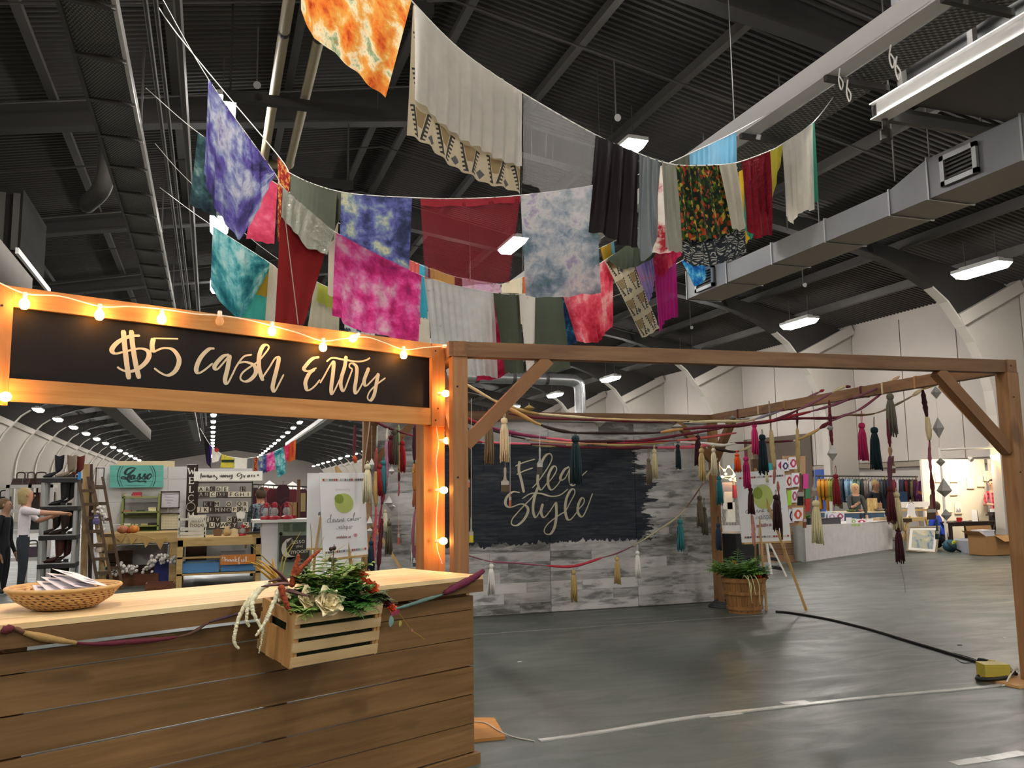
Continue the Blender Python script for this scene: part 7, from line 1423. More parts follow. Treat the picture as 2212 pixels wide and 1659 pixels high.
for i,(u,v,c) in enumerate(((208,1120,'5a5078'),(214,1180,'c4b0a0'),(222,1232,'8ab4a8'))):
    p=atY(u,v,15.75); t=thing('gift_bag',['violet cloth pouch hung on the ladder','pale pink cloth pouch hung on the ladder','mint cloth pouch hung low on the ladder'][i],'pouch',p); MB().lathe([(.001,-.1),(.05,-.09),(.06,-.04),(.03,.02),(.05,.06)],8,p,1,.5).build('pouch_body',M('pouch_'+c,c,.9,0,.1),t); MB().lathe([(.032,.01),(.036,.02),(.032,.03)],8,p,1,.5).build('tie',mthr,t)
t=thing('framed_print','dark hanging frames on the left edge of the stall','picture frame',atY(218,1052,17.0)); 
for q in ((206,1010,208,1050),(223,1010,225,1052),(206,1010,225,1012),(206,1048,225,1050)): slab(*q,17.0,.03).build('frame_rail',mdf,t)
solid('blue_tape_flag','strip of blue tape on the top corner of the boot shelf','tape',168,1020,175,1036,SY-.03,.01,M('tape_blue','2f7ab8',.6,0,0))
# --- woman behind the door counter, far stalls, tents
def leafy():
    t=NT('leaf_print'); f=t.noise(t.coords('Object'),26,3); t.l(t.ramp(f,[(.4,'2a3640'),(.6,'7a8890')]),t.b.inputs['Base Color']); t.b.inputs['Roughness'].default_value=.85; return t.m
person('person','woman with a blond bun in a grey leaf-print halter top',(atY(563,1100,16.9).x,16.9,0),.25,1.62,'56646e','1c2230','c08a6c','4a3826',pat=leafy(),bun=True,sleeve=.0)
for i,(u,v0,v1,w_,c) in enumerate(((645,1036,1122,.07,'5a3a22'),(633,1085,1120,.2,'8a6a44'),(655,1065,1105,.1,'8a7a52'))): solid('wood_post',['tall dark wooden post behind the door counter','broad brown board behind the door counter','tan card panel beside the tall wooden post'][i],'post',u-w_*50,v0,u+w_*50,v1,17.6,.05,M('post_'+c,c,.7,0,.15))
for i,(u,v) in enumerate(((582,1038),(632,1040))):
    p=atY(u,v,105.); t=thing('market_tent',['white peaked market tent far down the hall','second white peaked tent beside the first'][i],'tent',V((p.x,105,0))); zt_=p.z; 
    MB()._add([(p.x-1.35,103.5,zt_-1.),(p.x+1.35,103.5,zt_-1.),(p.x+1.35,106.5,zt_-1.),(p.x-1.35,106.5,zt_-1.),(p.x,105,zt_)],[(0,1,4),(1,2,4),(2,3,4),(3,0,4)]).build('canopy',M('tent_white','d8d6d0',.7,0,.02),t,fix=False)
    for sx in (-1.3,1.3):
        for yy in (103.6,106.4): MB().bounds((p.x+sx-.03,yy-.03,0),(p.x+sx+.03,yy+.03,zt_-1.)).build('pole',msteel2,t)
rr2=random.Random(9)
for i in range(12):
    u=548+i*10.5; c=rr2.choice(('5a2028','3a1a22','7a6a5a','2a2a30','8a3a3a','6a5f50','b09080'))
    p=atY(u,1075+rr2.uniform(-8,8),22+rr2.uniform(-2,2)); t=thing('hanging_garment','garment %s on the far rack behind the door counter'%('first','second','third','fourth','fifth','sixth','seventh','eighth','ninth','tenth','eleventh','twelfth')[i],'garment',p,'garments on the far rack')
    MB().prism([p+V(q) for q in ((-.08,0,.25),(.08,0,.25),(.15,0,.15),(.12,0,-.5),(-.12,0,-.45),(-.15,0,.15))],(0,.06,0)).build('cloth_body',M('gar_'+c,c,.9,0,.2,20),t); MB().tube([p+V((0,.03,.25)),p+V((0,.03,.34))],.006,4).build('hook',mrk,t)
tag(MB().tube([atY(540,1046,22),atY(668,1052,22)],.02,6).build('rack_rail',mrk),'dark rail of the far rack behind the door counter','rail')
# ================================================================ RIGHT-HAND STALLS
TP=Plane((11.35,14.85),(15.2,16.75)); tzt=TP.pt(1830,1132).z
tb=thing('card_table','folding table under a white cloth covered with greeting cards','table',TP.loc(2.1,0,-.4))
def tpx(u,v,off): return TP.pt(u,v,off)
aL_,aR_=TP.along(TP.pt(1738,1135)),TP.along(TP.pt(1927,1129))
def tbox(mb,a0,a1,o0,o1,z0,z1): return mb.hexa([TP.loc(a,z,o) for z in (z0,z1) for a,o in ((a0,o0),(a1,o0),(a1,o1),(a0,o1))])
tbox(MB(),aL_,aR_,0,-.75,tzt-.04,tzt-.004).build('top',M('table_top','b8b6b0',.6,0,.03),tb)
for a in (aL_+.25,aR_-.25):
    for o in (-.08,-.66): MB().tube(rope_pts([TP.loc(a,tzt-.04,o),TP.loc(a+.02,.4,o),TP.loc(a+.06,.0,o)]),.018,6).build('leg',M('leg_dark','33302e',.5,.3),tb)
lin_=CL_('table_linen',col='d6d1cf',trans=.1)
cloth('white linen cloth draped over the card table',0,[(1738,1134),(1832,1131),(1927,1128)],[(1742,1217),(1800,1216),(1870,1200),(1926,1188)],lin_,.012,.02,3,plane=TP,group=None,cat='tablecloth',name='tablecloth')
LP=Plane(TP.loc(aL_,0,.012),TP.loc(aL_,0,-.75))
tc=[o for o in bpy.data.objects if o.name.startswith('tablecloth')][0]; tbox(MB(),aL_-.01,aR_+.01,.012,-.76,tzt-.003,tzt).build('cloth_top',lin_,tc)
cloth('pale grey side drop of the linen at the table end',0,[(1700,1137),(1738,1134)],[(1704,1205),(1742,1217)],CL_('linen_side',col='a8aca6',trans=.1),.0,.02,3,plane=Plane((10.7,15.5),(11.4,14.85)),group=None,cat='tablecloth',name='tablecloth')
def card(label,u0,v0,u1,v1,off,face,motif=None,pl=None,grp='greeting cards and prints',tilt=0.):
    P=pl or TP; q=[P.pt(*p,off) for p in ((u0,v0),(u1,v0+tilt),(u1,v1+tilt),(u0,v1))]; t=thing('print_card',label,'card',q[3],grp)
    cd_=MB().prism(q,P.n*-.006).build('card',M('card_'+face,face,.7,0,.03),t)
    if motif:
        c=(q[0]+q[2])/2+P.n*.002; R_=(q[1]-q[0]); U_=(q[0]-q[3]); pts=[c+R_*(.34*math.cos(a*math.pi/12)*(1+.12*math.cos(4*a*math.pi/12)))+U_*(.36*math.sin(a*math.pi/12)) for a in range(24)]
        MB().poly(pts).build('printed_motif',M('motif_'+motif,motif,.7,0,.2,20),cd_,fix=False)
        MB().poly([c+P.n*.002+R_*(.14*math.cos(a*math.pi/8))+U_*(.2*math.sin(a*math.pi/8)) for a in range(16)]).build('motif_centre',M('motifc_'+face,face,.7,0,.1),cd_,fix=False)
# louvred cabinet and print board
LV=Plane((9.8,14.1),(11.2,14.9)); mlv=M('louver_tan','8d6a4c',.6,0,.12)
lv=thing('louvred_cabinet','tan louvred shutter stand carrying clipped prints','cabinet',LV.pt(1690,1212)+V((0,0,-LV.pt(1690,1212).z)))
def lslab(mb,u0,v0,u1,v1,o0,o1): q=[LV.pt(*p,o0) for p in ((u0,v0),(u1,v0),(u1,v1),(u0,v1))]; return mb.prism(q,LV.n*(o1-o0))
lslab(MB(),1640,1150,1733,1213,-.06,-.03).build('back_panel',M('louver_dark','5a4230',.7),lv); lslab(MB(),1640,1148,1736,1155,-.03,.0).build('top_rail',mlv,lv); lslab(MB(),1640,1198,1736,1214,-.03,.0).build('bottom_rail',mlv,lv)
for u in (1640,1688,1729): lslab(MB(),u,1148,u+6,1214,-.03,.004).build('stile',mlv,lv)
for s in (1646,1694):
    for k in range(13): lslab(MB(),s,1156+k*3.2,s+42 if s<1690 else s+35,1158+k*3.2,-.03,-.005).build('louver',mlv,lv)
lslab(MB(),1690,985,1737,1150,-.06,-.03).build('print_board',M('board_tan','a5835e',.7,0,.08),lv)
for a in (('pink ornament print at the end of the top row',1678,993,1700,1017,0,'d8d4dc','b83a6a'),('navy sweater print in the top row',1688,996,1705,1018,.02,'dcdae0','3a2a5a'),('large pink ornament print in the top row',1704,988,1723,1014,.03,'dedce2','b8385e'),('red ornament print in the second row',1697,1026,1713,1054,.02,'dcd8da','a83a34'),('pink ornament print in the second row',1710,1022,1731,1052,.03,'e0dde2','c04a78'),('pink ornament print in the third row',1709,1058,1724,1086,.02,'d8d6d8','b04a70'),('lime green swing tag beside the poster',1701,1060,1710,1092,.04,'9ac83a',None),('navy ornament print in the bottom row',1704,1100,1716,1130,.02,'dcdae0','2a2a4a'),('tilted coral ornament print in the bottom row',1712,1097,1735,1126,.04,'dedbdc','c8503a'),('hot pink card hanging at the board edge',1735,1024,1746,1056,.0,'c83a8a',None),('green card hanging at the board edge',1740,1056,1750,1077,.0,'3a7a58',None),('red card hanging at the board edge',1740,1078,1750,1105,.0,'b02028',None)):
    card(*a,pl=LV,tilt=-1.)
# goods on the card table
t=thing('card_box','grey box of greeting cards on the card table','box',TP.loc(TP.along(TP.pt(1800,1130)),tzt,-.3)); b0,b1=TP.along(TP.pt(1780,1130)),TP.along(TP.pt(1826,1130)); tbox(MB(),b0,b1,-.1,-.35,tzt,tzt+.14).build('box_body',M('box_grey','45454a',.6,0,.06),t); tbox(MB(),b0-.01,b1+.01,-.09,-.36,tzt+.14,tzt+.155).build('box_rim',M('box_grey'),t)
for a in (('pale blue lettered card in the grey card box',1782,1105,1797,1124,-.15,'c8d4dc','a0a8c0'),('white lettered card in the grey card box',1788,1108,1806,1125,-.12,'e2dee4','b898b8'),('floral card in the grey card box',1806,1106,1824,1125,-.12,'e4dcdf','a84a6a'),('plain white card standing on the table',1828,1118,1840,1133,-.1,'e2dfe0',None),('green leaf card lying by the plain card',1838,1120,1850,1133,-.1,'dfe2da','8aa85a'),('pink flower card standing on the table',1850,1121,1872,1132,-.1,'e4dfe0','b82a5a'),('blank white card at the table end',1870,1120,1886,1132,-.1,'e8e4e2',None),('lime paper under the standing cards',1840,1132,1858,1136,.02,'a0c060',None)): card(*a)
pt_=TP.loc(TP.along(TP.pt(1768,1130)),tzt,-.25); t=thing('potted_plant','bright green grass plant in a dark pot on the card table','plant',pt_)
MB().lathe([(.05,0),(.075,.16),(.08,.17),(.07,.17)],14,pt_).build('pot',M('pot_dark','1f1c1a',.6),t); ferns(t,pt_+V((0,0,.16)),12,.2,M('bright_grass','5aa82a',.6,0,.2),.5,41,'blade')
t=thing('card_stand','white display card propped at the linen end','card',TP.loc(aL_+.1,tzt,-.2)); tbox(MB(),aL_+.02,aL_+.38,-.2,-.21,tzt,tzt+.3).build('panel',M('card_dcd8da'),t); tbox(MB(),aL_+.15,aL_+.2,-.21,-.3,tzt,tzt+.15).build('strut',M('card_dcd8da'),t)
tag(tbox(MB(),aR_-.5,aR_-.1,-.1,-.3,tzt,tzt+.07).build('antler',M('bone','b09a78',.7,0,.15,10)),'bundle of bone-coloured driftwood at the table end','driftwood')
# blue trunk table, shutter box
tk=TP.loc(2.4,0,-1.5); t=thing('trunk_table','blue table with a pale rim behind the card table','table',V((tk.x,tk.y,0)))
kx0,kx1=atY(1828,1115,17.6).x,atY(1910,1115,17.6).x; kz=atY(1870,1108,17.6).z
B((kx0,17.6,kz-.14),(kx1,18.5,kz)).build('top',M('trunk_blue','2f4c66',.5,0,.1),t); B((kx0-.02,17.58,kz),(kx1+.02,18.52,kz+.03)).build('rim',M('rim_cream','c2b89c',.7,0,.06),t)
for x in (kx0+.06,kx1-.06):
    for y in (17.65,18.4): B((x-.04,y,0),(x+.04,y+.06,kz-.14)).build('leg',M('trunk_blue'),t)
t=thing('shutter_box','pale wooden slatted box on the blue table','box',atY(1886,1106,17.8)); bx0,bx1=atY(1875,1090,17.75).x,atY(1896,1090,17.75).x
for k in range(6): w_=(bx1-bx0)/6; B((bx0+w_*k,17.75,kz+.03),(bx0+w_*(k+1)-.006,17.78,kz+.36)).build('slat',mtab,t)
B((bx1,17.75,kz+.03),(bx1+.14,18.05,kz+.24)).build('side_box',M('louver_tan'),t)
for i,(u,v,c) in enumerate(((1855,1104,'a07050'),(1900,1108,'7a6a58'),(1838,1102,'5a6a3a'))):
    p=atY(u,v,17.7); p.z=kz+.03; t=thing('trinket_dish',['copper trinket dish on the blue table','grey leather pouch on the blue table','folded olive cloth on the blue table'][i],'ornament',p); MB().lathe([(.03,0),(.1,.01),(.13,.06),(.1,.05),(.001,.02)],12,p).build('bowl',M('tr_'+c,c,.6,0,.2),t,smooth=True); MB().ball(p+V((.0,0,.06)),.05,8,5).build('contents',M('tr2_'+c,c,.5,0,.3),t)
# clothes rack
rk2=thing('clothes_rack','long metal rack full of hanging clothes by the wall','clothes rack',V((atY(1870,1100,19.6).x,19.6,0))); rz0=atY(1870,1031,19.6).z; rx0,rx1=atY(1762,1031,19.6).x,atY(1982,1031,19.6).x
MB().tube([(rx0,19.6,rz0+.05),(rx1,19.6,rz0)],.02,8).build('rail',msteel2,rk2)
for x in (rx0+.1,(rx0+rx1)/2+.6,rx1-.05): MB().tube([(x,19.6,0),(x,19.6,rz0+.04)],.02,8).build('post',mtab if x>rx0+1 else msteel2,rk2); MB().tube([(x,19.3,.02),(x,19.9,.02)],.02,6).build('foot',msteel2,rk2)
GC=[('a8741c','mustard'),('b07c20','ochre'),('a06a1a','golden'),('8a8a3a','moss yellow'),('7a7a34','olive'),('6a6f3c','sage olive'),('4a4f3a','dark olive'),('3a4a5c','slate'),('7a98b0','pale blue'),('5a7a94','dusty blue'),('8aa0a4','blue grey'),('3f5a50','pine'),('5a6a5c','grey green'),('2f3438','charcoal'),('7d726c','taupe'),('a89a90','blush grey'),('8a8a8c','mid grey'),('9a9aa0','silver grey'),('74757a','steel grey'),('3c3f44','dark grey'),('20232c','navy black'),('1c2034','midnight'),('24242c','ink'),('6a1c28','wine'),('b0b0b4','white grey'),('2a2a34','black'),('3a4668','indigo'),('5a1a18','rust red'),('16161a','jet'),('6a5f48','khaki'),('4a1a3a','plum')]
for i,(c,nm) in enumerate(GC):
    f=i/(len(GC)-1); x=rx0+.12+(rx1-rx0-.2)*f; p=V((x,19.6,rz0+.05*(1-f)-.02)); t=thing('hanging_garment',nm+' garment on the long clothes rack','garment',p,'clothes on the long rack'); r_=random.Random(i); L=r_.uniform(.6,.95); Mx=Matrix.Rotation(math.radians(38+r_.uniform(-10,10)),3,'Z')
    mg_=M('gar_'+c,c,.9,0,.25,14,.3)
    def gp(q): return p+Mx@V(q)
    MB().prism([gp(q) for q in ((-.05,-.03,-.06),(.05,-.03,-.06),(.2,-.03,-.13),(.21,-.03,-L),(-.21,-.03,-L*.97),(-.2,-.03,-.13))],Mx@V((0,.06,0))).build('cloth_body',mg_,t)
    for s in (-1,1): MB().tube([gp((s*.18,0,-.13)),gp((s*.25,0,-.3)),gp((s*.27,0,-.55))],[.05,.05,.04],7).build('sleeve',mg_,t,smooth=True)
    MB().tube([gp((-.17,0,-.1)),gp((0,0,-.04)),gp((.17,0,-.1))],.008,4).build('hanger_bar',mrk,t); MB().tube([gp((0,0,-.04)),gp((0,0,.03))],.005,4).build('hanger_hook',mrk,t)
tag(slab(1935,1062,1960,1085,18.9,.05).build('denim_stack',M('denim','2f4a68',.8,0,.2,20)),'stack of denim with white labels before the rack end','denim')
t=thing('patch_jacket','plum and orange patchwork jacket hung at the rack end','garment',atY(1990,1040,18.6)); MB().prism([atY(*p,18.6) for p in ((1985,1040),(1992,1038),(1996,1045),(1994,1066),(2000,1085),(1990,1082),(1982,1070))],(0,.06,0)).build('cloth_body',M('plum_cloth','4a1844',.9,0,.2),t); MB().prism([atY(*p,18.59) for p in ((1984,1060),(1994,1064),(1996,1070),(1983,1066))],(0,.01,0)).build('stripe',M('stripe_orange','a05a30',.9),t)
# two shoppers at the rack
person('person','woman with long blond hair and a dark top browsing the stall',(atY(1850,1100,17.7).x,17.7,0),2.6,1.58,'3a3d3c','20222a','b98a6c','b9a06a',{'r':[(.12,.1,.62),(.05,.2,.66),(.02,.22,.69)]},hairlong=.05,sleeve=.5)
person('person','person with tied-back hair in a navy sweater looking down',(atY(1893,1100,18.9).x,18.9,0),2.9,1.66,'12141e','15161c','8a6248','8a7448',bun=True,sleeve=1,headtilt=.5)
# bench with white shirt, painting, crouching person
t=thing('white_bench','white painted bench rail behind the shirt','bench',V((atY(1975,1095,16.7).x,16.7,0))); slab(1938,1084,2012,1096,16.7,.05).build('backrest_rail',mship,t); slab(1938,1100,2012,1104,16.5,.18).build('seat',mtab,t)
for u in (1941,2008): p=atY(u,1100,16.7); B((p.x-.03,16.69,0),(p.x+.03,16.76,p.z)).build('leg',mship,t)
st_=atY(1968,1087,16.35); k_=st_.z-atY(1968,1097,16.35).z; t=thing('white_shirt','small white shirt on a hanger at the bench','shirt',st_); U=lambda a,b,o=0.: st_+V((a*k_/10,o,-b*k_/10))
MB().prism([U(*q) for q in ((-6,0),(-3,2),(3,2),(6,0),(12,6),(9,11),(10,24),(17,36),(10,40),(-10,39),(-15,37),(-9,24),(-8,12),(-13,10))],(0,.04,0)).build('shirt_body',M('shirt_white','dad7d6',.8,0,.05,12,.3),t); MB().tube([U(-7,1),U(0,-3),U(7,1)],.006,4).build('hanger_bar',mrk,t)
t=thing('framed_painting','framed abstract painting of pale blue and gold leaning low','painting',atZ(1995,1195,0)); pa=[(1962,1138),(2031,1136),(2023,1196),(1958,1190)]; Yp=15.6
q=[atY(u,v,Yp+.35*(1-(v-1136)/60)) for u,v in pa]; nrm=(q[1]-q[0]).cross(q[3]-q[0]).normalized(); nrm=-nrm if nrm.y>0 else nrm
bl=lambda s,t_,o=0.: q[0].lerp(q[1],s).lerp(q[3].lerp(q[2],s),t_)+nrm*o
def art():
    n=NT('abstract_art'); co=n.coords('Object'); a=n.noise(co,2.6,4,.6,1.); b=n.noise(co,6,3)
    c=n.ramp(a,[(.32,'4f5f78'),(.45,'9aa6a4'),(.55,'b9ab80'),(.66,'c4c0b0')]); c=n.mix(n.ramp(b,[(.62,0.),(.7,.8)]),c,lin('4f6a3a')); n.l(c,n.b.inputs['Base Color']); return n.m
MB().prism([bl(.06,.06,.0),bl(.94,.06,.0),bl(.94,.94,.0),bl(.06,.94,.0)],nrm*-.01).build('mount',M('mount_white','dedad2',.7,0,.02),t); MB().prism([bl(.15,.15,.004),bl(.85,.15,.004),bl(.85,.85,.004),bl(.15,.85,.004)],nrm*-.006).build('canvas',art(),t)
for a,b,c,d in (((0,0),(1,0),(1,.05),(0,.05)),((0,.95),(1,.95),(1,1),(0,1)),((0,.05),(.05,.05),(.05,.95),(0,.95)),((.95,.05),(1,.05),(1,.95),(.95,.95))): MB().prism([bl(*p,.012) for p in (a,b,c,d)],nrm*-.03).build('frame_rail',M('driftwood','8d7d68',.7,0,.15),t)
t=thing('trestle','crossed pine trestle behind the leaning painting','trestle',V((atY(1960,1170,16.4).x,16.4,0)))
for a,b in (((1945,1110),(1965,1195)),((1965,1115),(1942,1190)),((2000,1120),(2020,1195)),((2028,1150),(2050,1192))): p,q2=atY(*a,16.2),atY(*b,16.2); q2.z=max(.02,q2.z); MB().bar(p,q2,.05,.04,(0,1,0)).build('leg',mtab,t)
slab(1940,1118,2010,1126,16.2,.2).build('top',mtab,t); slab(1950,1120,1970,1128,16.17,.02).build('bottle_row',M('dark_glass','3a2a1c',.3),t)
person('person','person in a bright blue shirt crouching by the dark table',(atY(2044,1150,16.05).x,16.05,0),.5,1.75,'2c4ab0','14161e','b08060','4a3a26',sit=True,sleeve=.5,arms={'l':[(-.16,.18,.25),(-.14,.28,.2),(-.12,.32,.19)],'r':[(.19,.1,.26),(.2,.16,.16),(.2,.19,.13)]})
# dark table with mug and folder
dt2=thing('dark_table','dark wooden table in the print stall','table',V((atY(2095,1130,15.9).x,15.9,0))); ez=atY(2095,1127,15.8).z; ex0,ex1=atY(2052,1127,15.8).x,atY(2150,1127,15.8).x; mdt=M('table_dark','2f1f18',.5,0,.1)
B((ex0,15.8,ez-.03),(ex1,16.5,ez)).build('top',mdt,dt2); B((ex0+.03,15.83,ez-.1),(ex1-.03,15.86,ez-.03)).build('apron',mdt,dt2)
for x,y in ((ex0+.08,15.85),((ex0+ex1)/2-.05,15.85),(ex1-.1,15.85),(ex0+.12,16.4),(ex1-.25,16.4)): B((x-.035,y,0),(x+.035,y+.06,ez-.03)).build('leg',mdt,dt2)
p=atY(2072,1124,15.9); p.z=ez; t=thing('red_mug','red mug on the dark table','mug',p); MB().lathe([(.001,0),(.055,0),(.06,.1),(.055,.1),(.05,.01)],14,p).build('cup',M('mug_red','b81c1c',.35,0,0),t,smooth=40); MB().tube(rope_pts([p+V((.055,0,.02)),p+V((.09,0,.03)),p+V((.09,0,.08)),p+V((.057,0,.085))]),.008,5).build('handle',M('mug_red'),t)
p=atY(2110,1124,15.95); p.z=ez; t=thing('display_book','open white folder standing on the dark table','folder',p); MB().prism([p+V((-.14,0,0)),p+V((.02,-.02,0)),p+V((.08,.05,.27)),p+V((-.08,.06,.27))],(0,.01,0)).build('front_leaf',M('folder_white','e2dcd2',.6,0,.02),t); MB().prism([p+V((.03,-.02,0)),p+V((.18,.1,0)),p+V((.09,.05,.27))],(0,.01,0)).build('side_leaf',mdt,t)
p=atY(2086,1126,15.85); p.z=ez; t=thing('book_stack','flat grey prints lying on the dark table','prints',p); MB().bounds(p+V((-.12,0,0)),p+V((.2,.25,.02))).build('lower_sheets',M('prints_grey','7a766e',.7,0,.1),t); MB().bounds(p+V((-.1,.02,.02)),p+V((.12,.22,.03))).build('upper_sheet',M('folder_white'),t)
# bags, bins and box on the floor
p=atZ(2066,1193,0); t=thing('tote_bag','teal and yellow shoulder bag lying on the floor','bag',p); MB().ball(p+V((0,.15,.14)),.2,14,8,(1.05,.7,.7)).build('bag_body',M('bag_teal','1f4a5a',.7,0,.2),t,smooth=True)
for dx,c in ((-.04,'c9d23a'),(.06,'d8b83a')): MB().box(p+V((dx,.03,.2)),(.07,.03,.13),M=Matrix.Rotation(.5,3,'X')).build('patch',M('bagp_'+c,c,.6,0,0),t)
MB().tube(rope_pts([p+V((-.15,.1,.22)),p+V((-.1,-.05,.1)),p+V((.05,-.08,.02)),p+V((.18,.0,.02))]),.02,6).build('strap',mblk,t)
mbin=M('clear_bin','b9bcc8',.3,0,.05,alpha=.75)
def bin_(label,u,v,w_,d,h,Y=None):
    p=atZ(u,v,0); t=thing('plastic_bin',label,'bin',p)
    MB().hexa([p+V((-w_*.46,0,0)),p+V((w_*.46,0,0)),p+V((w_*.46,d,0)),p+V((-w_*.46,d,0)),p+V((-w_*.5,-.02,h)),p+V((w_*.5,-.02,h)),p+V((w_*.5,d+.02,h)),p+V((-w_*.5,d+.02,h))]).build('tub',mbin,t); MB().bounds(p+V((-w_*.52,-.03,h-.03)),p+V((w_*.52,d+.03,h))).build('lid',M('bin_lid','d0d2d8',.4,0,.02),t); MB().bounds(p+V((-.12,-.012,h*.4)),p+V((-.04,-.006,h*.65))).build('label_patch',M('label_white','d8d8d4',.6,0,0),t)
bin_('clear plastic bin on the floor beside the cardboard box',2108,1194,.42,.35,.3); bin_('low clear plastic bin under the dark table',2048,1178,.28,.3,.14)
p=atZ(2160,1200,0); t=thing('cardboard_box','open brown cardboard box with flaps folded out','box',p); mcb=M('cardboard','9a7246',.8,0,.08,5); bw,bd_,bh=.36,.45,.42
for a,b in (((-bw,0,0),(bw,.012,bh)),((-bw,bd_,0),(bw,bd_+.012,bh)),((-bw,.012,0),(-bw+.012,bd_,bh)),((bw-.012,.012,0),(bw,bd_,bh))): MB().bounds(p+V(a),p+V(b)).build('wall',mcb,t)
MB().bounds(p+V((-bw,0,0)),p+V((bw,bd_,.01))).build('base',mcb,t)
MB().prism([p+V((-bw,0,bh)),p+V((-bw,bd_,bh)),p+V((-bw-.18,bd_,bh+.1)),p+V((-bw-.18,0,bh+.1))],(0,0,.006)).build('flap',mcb,t); MB().prism([p+V((-.1,0,bh)),p+V((bw,0,bh)),p+V((bw,-.2,bh-.1)),p+V((-.05,-.2,bh-.12))],(0,0,.006)).build('flap',mcb,t); MB().prism([p+V((-bw,bd_,bh)),p+V((bw,bd_,bh)),p+V((bw,bd_+.05,bh+.2)),p+V((-bw,bd_+.05,bh+.2))],(0,.006,0)).build('flap',mcb,t)
p2=p+V((-.15,.1,bh+.0)); t=thing('plastic_tub','white plastic tub sitting in the cardboard box','tub',p2); MB().bounds(p2+V((-.16,0,-.1)),p2+V((.16,.3,.1))).build('tub',M('bin_lid'),t); MB().bounds(p2+V((-.17,-.01,.1)),p2+V((.17,.31,.12))).build('lid',M('bin_lid'),t)
# print stall walls, pipe and lamps
AY=17.0; aw=thing('print_stall','white fabric walls of the print stall lit by track lamps','stall',V((atY(2090,1150,AY).x,AY,0))); mfab=M('stall_fabric','d8d0bc',.8,0,.04,2)
x0_,x1_=atY(1995,1060,AY).x,18.85; zt3=atY(2080,992,AY).z
B((x0_,AY,0),(x1_,AY+.06,zt3)).build('back_wall',mfab,aw); B((x0_-.05,AY-1.6,0),(x0_-.0,AY,zt3)).build('side_wall',mfab,aw) if 0 else None
pz_=atY(2100,972,AY-1.2).z; MB().tube([(atY(2030,974,AY-1.2).x,AY-1.2,pz_),(atY(2180,974,AY-1.2).x,AY-1.2,pz_+.08)],.025,8).build('pipe',M('pipe_white','d4d0c8',.4,.2,.02),aw)
for u in (2032,2176): x=atY(u,1000,AY-1.2).x; MB().tube([(x,AY-1.2,0),(x,AY-1.2,pz_+.05)],.025,8).build('upright_pipe',M('pipe_white'),aw)
for u,v,lit in ((2092,986,0),(2140,982,1),(2168,985,0)):
    p=atY(u,v,AY-1.15); MB().lathe([(.02,0),(.05,.05),(.055,.12),(.04,.12)],12,p+V((0,0,-.02)),M=Matrix.Rotation(2.2,3,'X')).build('track_lamp',M('lamp_head','c4bfb4',.5,0,0) if not lit else EMIT('track_glow','ffcf8a',30.),aw)
    l=bpy.data.lights.new('track_lamp_light','SPOT'); l.energy=16; l.color=(1.,.86,.66); l.spot_size=2.3; l.spot_blend=.6; l.shadow_soft_size=.06
    lo=bpy.data.objects.new('track_lamp_light',l); COL.objects.link(lo); lo.parent=aw; d=(V((p.x,AY,1.2))-p).normalized(); lo.rotation_euler=d.to_track_quat('-Z','Y').to_euler(); lo.location=p+d*.15-ORG[aw.name]
B((18.95,AY-1.5,0),(19.02,AY,zt3)).build('side_wall',mfab,aw)
for i,(u,v) in enumerate(((2028,1030),(2060,1030),(2096,1044),(2118,1040),(2130,1028),(2060,1058),(2048,1095),(2070,1098))):
    p=atY(u,v,AY-.02); t=thing('pinned_print',['white print pinned on the stall wall, first along the top','white print pinned beside the first one','white print pinned lower in the middle of the stall wall','white print pinned beside the middle one','white print pinned near the shelf','white print on the ledge behind the diamond','lettered print low on the stall wall','city skyline print low on the stall wall'][i],'print',p,'prints pinned in the print stall'); MB().bounds(p+V((-.11,0,-.13)),p+V((.11,.012,.13))).build('sheet',M('print_sheet','dcd6c8',.7,0,.02),t); MB().bounds(p+V((-.12,-.02,-.145)),p+V((.12,.012,-.132))).build('ledge',M('ledge_tan','a58a60',.7),t)
    if i==7: 
        for k in range(7): MB().bounds(p+V((-.08+.022*k,-.004,-.1)),p+V((-.065+.022*k,0,-.06+.02*((k*3)%4)))).build('skyline_block',M('pr_ink'),t)
t=thing('wall_shelf','small bracket shelf with a picture on the print stall wall','shelf',atX(2168,1042,18.8)); p=atX(2165,1041,18.8); MB().bounds(p+V((-.12,0,0)),p+V((.15,.2,.02))).build('shelf_board',M('louver_tan'),t); MB().bar(p+V((.05,.18,-.12)),p+V((.05,.02,0)),.02,.02).build('bracket',M('louver_tan'),t); MB().bounds(p+V((-.05,.1,.02)),p+V((.15,.12,.25))).build('picture',M('print_sheet'),t)
def plaid():
    t=NT('red_plaid'); co=t.coords('Object',scale=(60,60,60)); sp=t.n('ShaderNodeSeparateXYZ'); t.l(co,sp.inputs[0]); a=t.math('GREATER_THAN',t.math('SINE',sp.outputs[2]),.2); b=t.math('GREATER_THAN',t.math('SINE',t.math('ADD',sp.outputs[0],sp.outputs[1])),.2)
    c=t.mix(a,lin('b8303c'),lin('7a1a28')); c=t.mix(t.math('MULTIPLY',b,.5),c,lin('d8a0a4')); t.l(c,t.b.inputs['Base Color']); t.b.inputs['Roughness'].default_value=.85; return t.m
person('person','woman with a dark ponytail in a red plaid shirt',(atY(2150,1100,16.65).x,16.65,0),1.9,1.64,'a82a3a','181a22','c8967a','3a2018',{'l':[(-.12,.06,.62),(-.06,.18,.62),(-.03,.22,.63)],'r':[(.12,.06,.62),(.07,.2,.62),(.04,.24,.63)]},pat=plaid(),sleeve=1,hair_style='ponytail',headtilt=.4)
